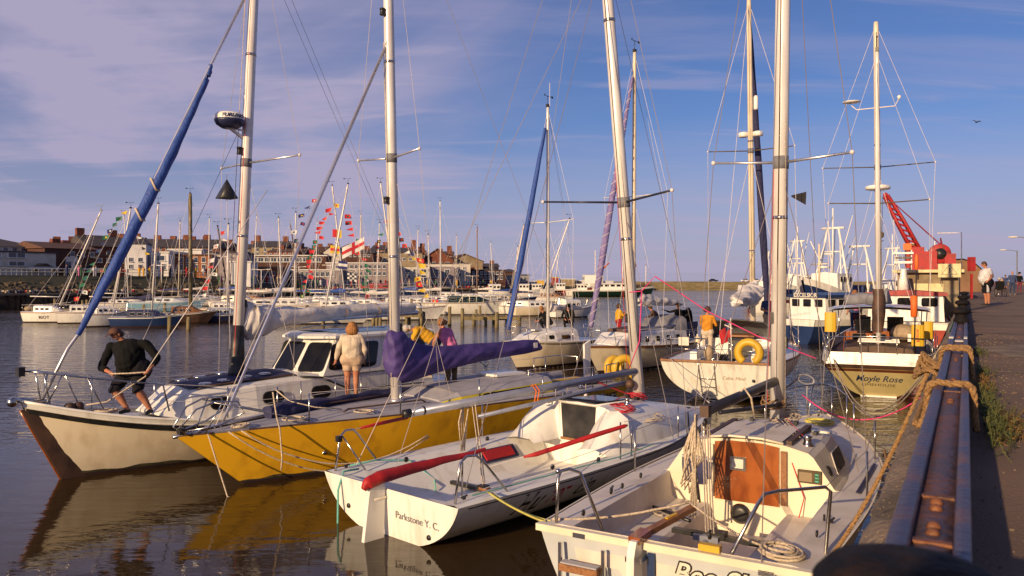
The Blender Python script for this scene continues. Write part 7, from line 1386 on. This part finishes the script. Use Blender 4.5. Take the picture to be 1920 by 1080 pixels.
# mid boats
def mid(label,u,Y,z,rz,J={},**k): p=Q(u,600,Y); return person(label,(p.x,Y,z),R(rz),J,**k)
crouch=dict(pelvis=(0,0,.55),hipL=(0,.1,.52),hipR=(0,-.1,.52),chest=(.22,0,.85),neck=(.34,0,1.0),head=(.42,0,1.12),shL=(.28,.18,.95),shR=(.28,-.18,.95),elL=(.42,.26,.72),elR=(.42,-.26,.72),haL=(.6,.12,.62),haR=(.6,-.12,.62),knL=(.38,.16,.55),knR=(.38,-.16,.55),anL=(.1,.16,.08),anR=(.1,-.16,.08))
mid('man in black hat and black jacket crouching on the white sloop deck handling rope',1067,34.2,1.35,-100,crouch,top='clothblack',bot='shortblack',hat='clothblack',vox=.025,near=False)
mid('person in black bending behind the mast of the white sloop',1030,34.6,1.25,-150,dict(crouch),top='clothblack',bot='shortblack',hair='hairblond',vox=.025)
mid('person in bright yellow jacket with brown hair on the pale grey sloop',1160,33.6,1.12,15,dict(elL=(.15,.25,1.15),haL=(.35,.15,1.3),elR=(.15,-.25,1.15),haR=(.35,-.15,1.3)),top='clothyellow',bot='clothred',hair='hairbrown',hairlen=.08,fat=1.25,s=.86,vox=.025)
mid('dark haired man in black jacket pointing forward in the cockpit of the pale grey sloop',1272,34.2,.95,-165,dict(elR=(.3,-.25,1.32),haR=(.6,-.2,1.42)),top='clothblack',bot='shortblack',hair='hairdark',fat=1.25,s=.97,vox=.025)
mid('man in black jacket with back turned, right behind the pointing man',1287,35.4,.95,60,dict(chest=(.1,0,1.2),head=(.25,0,1.42),neck=(.18,0,1.32)),top='clothblack',bot='shortblack',hair='hairdark',hat='clothblack',fat=1.3,s=.92,vox=.025)
mid('dark clad person crouching by the grey sprayhood of the pale grey sloop',1235,34.6,1.4,170,crouch,top='darkwood',bot='shortblack',hair='hairbrown',fat=1.2,vox=.025,s=.9)
mid('woman with reddish hair in orange jacket and white trousers in the white cruiser cockpit',1326,25.9,1.02,55,dict(elL=(.12,.27,1.12),haL=(.3,.1,1.15),elR=(.1,-.27,1.12),haR=(.3,-.1,1.15)),top='clothorange',bot='clothcream',hair='hairbrown',hairlen=.06,fat=1.12,s=.98,vox=.02)
mid('balding man in navy tee shirt and khaki trousers standing by the white cruiser mast',1441,28.6,1.42,-95,dict(elL=(.12,.28,1.14),haL=(.32,.08,1.08),elR=(.12,-.28,1.14),haR=(.32,-.08,1.08)),top='clothblue',bot='clothkhaki',sleeve='short',hair=None,s=.98,vox=.02,fat=1.05)
mid('fair haired woman in pink top seen from behind beyond the ketch canopy',1603,31.0,1.52,90,dict(),top='clothpink',bot='clothblue',sleeve='none',hair='hairblond',hairlen=.06,s=.97,fat=1.15,vox=.02)
# quay people
def quay(label,u,v,rz,J={},**k): p=P(u,v,PZ+.0); p=Vector(((u-960)/F*(F*.9/(v-HV)),F*.9/(v-HV),PZ)); return person(label,p,R(rz),J,**k)
tm=quay('heavy man in pale tee shirt and black shorts standing in profile on the quay',1851,572.6,172,dict(pelvis=(.03,0,.93),chest=(.06,0,1.27),neck=(.04,0,1.46),head=(.12,0,1.61),elL=(-.06,.3,1.14),elR=(-.06,-.3,1.14),haL=(.1,.3,.98),haR=(.12,-.3,.98)),top='clothwhite',bot='shortblack',sleeve='short',leg='shorts',hair='hairbrown',fat=1.5,s=1.0,vox=.016,near=True,look=(1,0,-.25))
G().grid([[Vector((.02+.05*k,.215+.02*math.sin(k),z)) for k in(0,1,2)] for z in(.92,.75,.52)]).ob('shorts_stripe','clothwhite',tm)
quay('man in open dark jacket and jeans walking towards the camera at the right edge',1898,553.2,-110,dict(anL=(.12,.1,.08),anR=(-.12,-.1,.08)),top='clothblue',bot='clothjean',shoe='clothkhaki',hair=None,vox=.03)
quay('person in dark top and cap beside the man in jeans at the right edge',1911,551,-100,top='clothblack',bot='clothmaroon',hat='clothblack',vox=.035)
quay('person in navy shirt and shorts left of the man in jeans',1885,545.5,-90,top='clothblue',bot='clothblue',sleeve='short',leg='shorts',vox=.04)
quay('person in maroon top pushing a wheelchair behind the heavy man',1873,556,-120,dict(crouch,pelvis=(0,0,.6)),top='clothmaroon',bot='clothkhaki',hair='hairgrey',vox=.03)
quay('person in orange top far along the quay near the shed',1815,538.5,-90,top='clothorange',bot='clothblue',vox=.05)
quay('person in grey far along the quay beside the shed wall',1822,540,80,top='clothgrey',bot='clothjean',vox=.05)
quay('person in red far away along the quay left of the scooter',1808,539,-90,top='clothred',bot='clothkhaki',vox=.05)
quay('person in white shirt far away on the quay in the gap by the heavy man',1832,538,100,top='clothwhite',bot='clothblue',vox=.05)
quay('person in tan far behind the man in navy shirt',1879,541,-80,top='clothkhaki',bot='clothblack',vox=.05)
quay('person in red shirt small beyond the man in jeans',1905,542,90,top='clothred',bot='clothjean',vox=.05)
# wheelchair and scooter
w=thing('wheelchair','wheelchair with seated person behind the heavy man on the quay','wheelchair',((1876-960)/F*F*.9/26.6,F*.9/26.6,PZ),R(-110))
for y in(-.28,.28): tube('wheel',[(.0+.3*math.cos(a/16*6.283),y,.31+.3*math.sin(a/16*6.283)) for a in range(17)],.02,'black',w,5)
G().box((.05,0,.5),(.45,.5,.06)).box((-.2,0,.75),(.06,.5,.5)).ob('seat','clothblack',w); tube('frame',[(-.35,-.25,.95),(-.2,-.25,.9),(-.2,-.25,.3),(.4,-.25,.3),(.5,-.2,.1)],.016,'steel',w,5)
s=thing('scooter','small parked scooter with white fairing on the quay','scooter',((1827-960)/F*F*.9/12.6,F*.9/12.6,PZ),R(-60))
for x in(-.6,.6): G().lathe([(.24,-.05),(.27,0),(.24,.05)],(x,0,.27),12,(0,1,0)).ob('wheel','black',s)
G().ball((-.35,0,.75),(.5,.2,.18),10,6).ob('seat','black',s); G().ball((.5,0,.8),(.22,.26,.42),10,6).ob('fairing','signwhite',s); G().bar((-.5,0,.4),(.5,0,.35),.3,.12).ob('body','signwhite',s); tube('handlebar',[(.5,-.3,1.15),(.5,.3,1.15)],.02,'black',s,5)
# crowd on the far promenade, each its own small figure
cols=['clothred','clothwhite','clothblue','clothblack','clothkhaki','clothpink','clothyellow','clothgreen']
me={}
for c in cols:
    g=G().lathe([(.05,0),(.13,.05),(.15,.5),(.17,.85),(.24,1.1),(.22,1.35),(.07,1.45),(.06,1.48)],(0,0,0),8); me[c]=(g.mesh('body',c),G().ball((0,0,1.6),(.11,.11,.14),8,6).mesh('head','skin'))
rc_=random.Random(21)
for k in range(90):
    i=rc_.uniform(2.4,8.6); q=int(i); p=sp[q].lerp(sp[q+1],i-q); dv=Vector((p.x,p.y,0)).normalized(); c=rc_.choice(cols)
    s_=rc_.uniform(10.5,12) if i<5 else rc_.uniform(6,11); z=(4.5 if i<4.5 else 3.2 if i<5.5 else 2.6); p=p+dv*s_
    t=thing('person','distant stroller in %s clothing on the promenade %s'%(c[5:],['','','below the white tower house','by the orange brick building','by the lilac warehouse','below the white terrace','by the balconied hotel','below the cream frontage','by the dark low terrace'][int(i)]),'person',(p.x,p.y,z),rc_.uniform(0,6),'crowd strolling on the far promenade')
    new_ob('body',me[c][0],t); new_ob('head',me[c][1],t)
# ================= heavy ropes on the quay beam =================
def laid(par,name,pts,r,m='hemp',tw=16):
    """three strand rope along a smooth path"""
    pts=[Vector(p) for p in pts]; P2=[]
    for i in range(len(pts)-1):
        p0=pts[max(i-1,0)]; p1=pts[i]; p2=pts[i+1]; p3=pts[min(i+2,len(pts)-1)]; n=max(3,int((p2-p1).length/.025))
        for k in range(n): t=k/n; P2.append(.5*((2*p1)+(p2-p0)*t+(2*p0-5*p1+4*p2-p3)*t*t+(3*p1-p0-3*p2+p3)*t**3))
    P2.append(pts[-1]); L=0; x=None; st=[[],[],[]]
    for i,p in enumerate(P2):
        t=(P2[min(i+1,len(P2)-1)]-P2[max(i-1,0)]).normalized(); 
        x=(x-t*x.dot(t)).normalized() if x is not None else t.orthogonal().normalized(); y=t.cross(x)
        if i: L+=(p-P2[i-1]).length
        for k in range(3): a=L/(r*7)*2*math.pi+k*2.094; st[k].append(p+(x*math.cos(a)+y*math.sin(a))*r*.52)
    for k in range(3): tube('strand',st[k],r*.56,m,par,6)
def hawser(lab,pts,r=.02,name='hawser'):
    t=thing(name,lab,'rope',pts[0]); o=Vector(pts[0]); laid(t,'strand',[Vector(p)-o for p in pts],r); return t
def beamturn(a,lab,skew=.0):
    prof=[(-.25,PZ+.02),(-.215,PZ+.12),(-.203,BZ-.03),(-.180,BZ+.012),(-.14,BZ+.024),(-.08,BZ+.020),(-.02,BZ+.024),(.022,BZ+.012),(.036,BZ-.03),(.040,BZ-.12),(.05,PZ+.04)]
    return hawser(lab,[qp(a+skew*k/10+.01*math.sin(k*2.1),p,z) for k,(p,z) in enumerate(prof)],.021,'hawser_turn')
beamturn(5.4,'thick tan hawser turn over the edge beam, nearer one',skew=-.10); beamturn(8.3,'thick tan hawser turn over the edge beam, farther one',skew=-.25); beamturn(8.38,'second strand of the farther hawser turn over the beam',skew=.12)
kn=thing('hawser_knot','bunched tan hawser knot on the ledge left of the farther beam turn','rope',qp(8.1,-.25,PZ+.08))
for i in range(5): laid(kn,'loop',[Vector((.09*math.cos(a*.63+i)+.03*i-.05,.20*math.sin(a*.63+i*.8),.05*math.sin(a*1.3+i)+.03*i)) for a in range(11)],.02)
hawser('thick tan hawser running from the beam knot down to the nearest sloop stern',sag(qp(8.0,-.30,PZ+.10),wD(.15,-1.42,1.04),.12,16),.02)
hawser('second tan hawser lying on the quay ledge beside the beam',[qp(8.0,-.24,PZ+.07),qp(7.0,-.25,PZ+.055),qp(6.2,-.27,PZ+.05),qp(5.4,-.27,PZ+.045)],.018)
hawser('frayed hawser looping down the wall towards the sloop guard rail',sag(qp(5.5,-.27,PZ+.05),wD(5.3,-1.30,1.1),.30,12),.017)
# two unseen figures added behind the viewpoint to shade the near beam and pavement
person('unseen bystander in dark clothes added behind the viewpoint to shade the quay edge',qp(-1.7,-.16,PZ),R(60),{},top='clothblack',bot='shortblack',fat=1.5,s=1.02,vox=.04)
person('second unseen bystander in jeans added behind the viewpoint to shade the pavement, farther from the edge',qp(-1.5,.42,PZ),R(75),{},top='clothblue',bot='clothjean',fat=1.5,vox=.04)
rope('mooring_line','teal green line rising from the ketch stern to the black roped bollard',sag(wH(.05,-1.2,1.1),qp(14.4,-.12,BZ+.15),.25,16),.014,'ropegreen')
for i,(x,y,z,s_) in enumerate(((.05,-1.25,1.2,.15),(.05,1.2,1.15,1.2),(.1,1.25,1.2,1.35),(3.0,-1.6,1.3,.1))):
    rope('mooring_line',['pale line from the ketch starboard quarter to the roped bollard','long slack cream line looping low across the ketch stern to the quay','second slack cream line just under the first across the ketch stern','short taut line from the ketch rail to the roped bollard'][i],sag(wH(x,y,z),qp(14.4 if i in(0,3) else 12.5,-.12 if i in (0,3) else -.3,BZ+.12 if i in(0,3) else PZ+.02),s_,18),.014,'rope')
rope('mooring_line','pink line hitched round the racer mast, rising to a peak and falling right',[Q(1180,548,14.2),Q(1203,546,14.0),Q(1228,518,14.1),Q(1325,583,14.2),Q(1420,630,14.1),Q(1530,672,13.6)],.010,'ropepink')
rope('mooring_line','pink halyard running down the racer mast to its boom',[Q(1203,546,14.05),Q(1199,640,14.0),Q(1180,690,14.2)],.010,'ropepink')
rope('mooring_line','pink line hanging across the water from the nearest sloop bow to the ketch',sag(wD(7.6,.3,1.5),qp(13.5,-.36,PZ-.6),.5,18),.011,'ropepink')
rope('mooring_line','long pale line from the racer bow to the white cruiser stern',sag(wC(8.3,0,1.05),wG(.1,1.4,1.3),.12),.010,'wirew')
rope('mooring_line','cream line from the nearest sloop bow up to the ketch port quarter',sag(wD(7.8,.05,1.2),wH(.2,1.5,1.3),.5,16),.012,'rope')
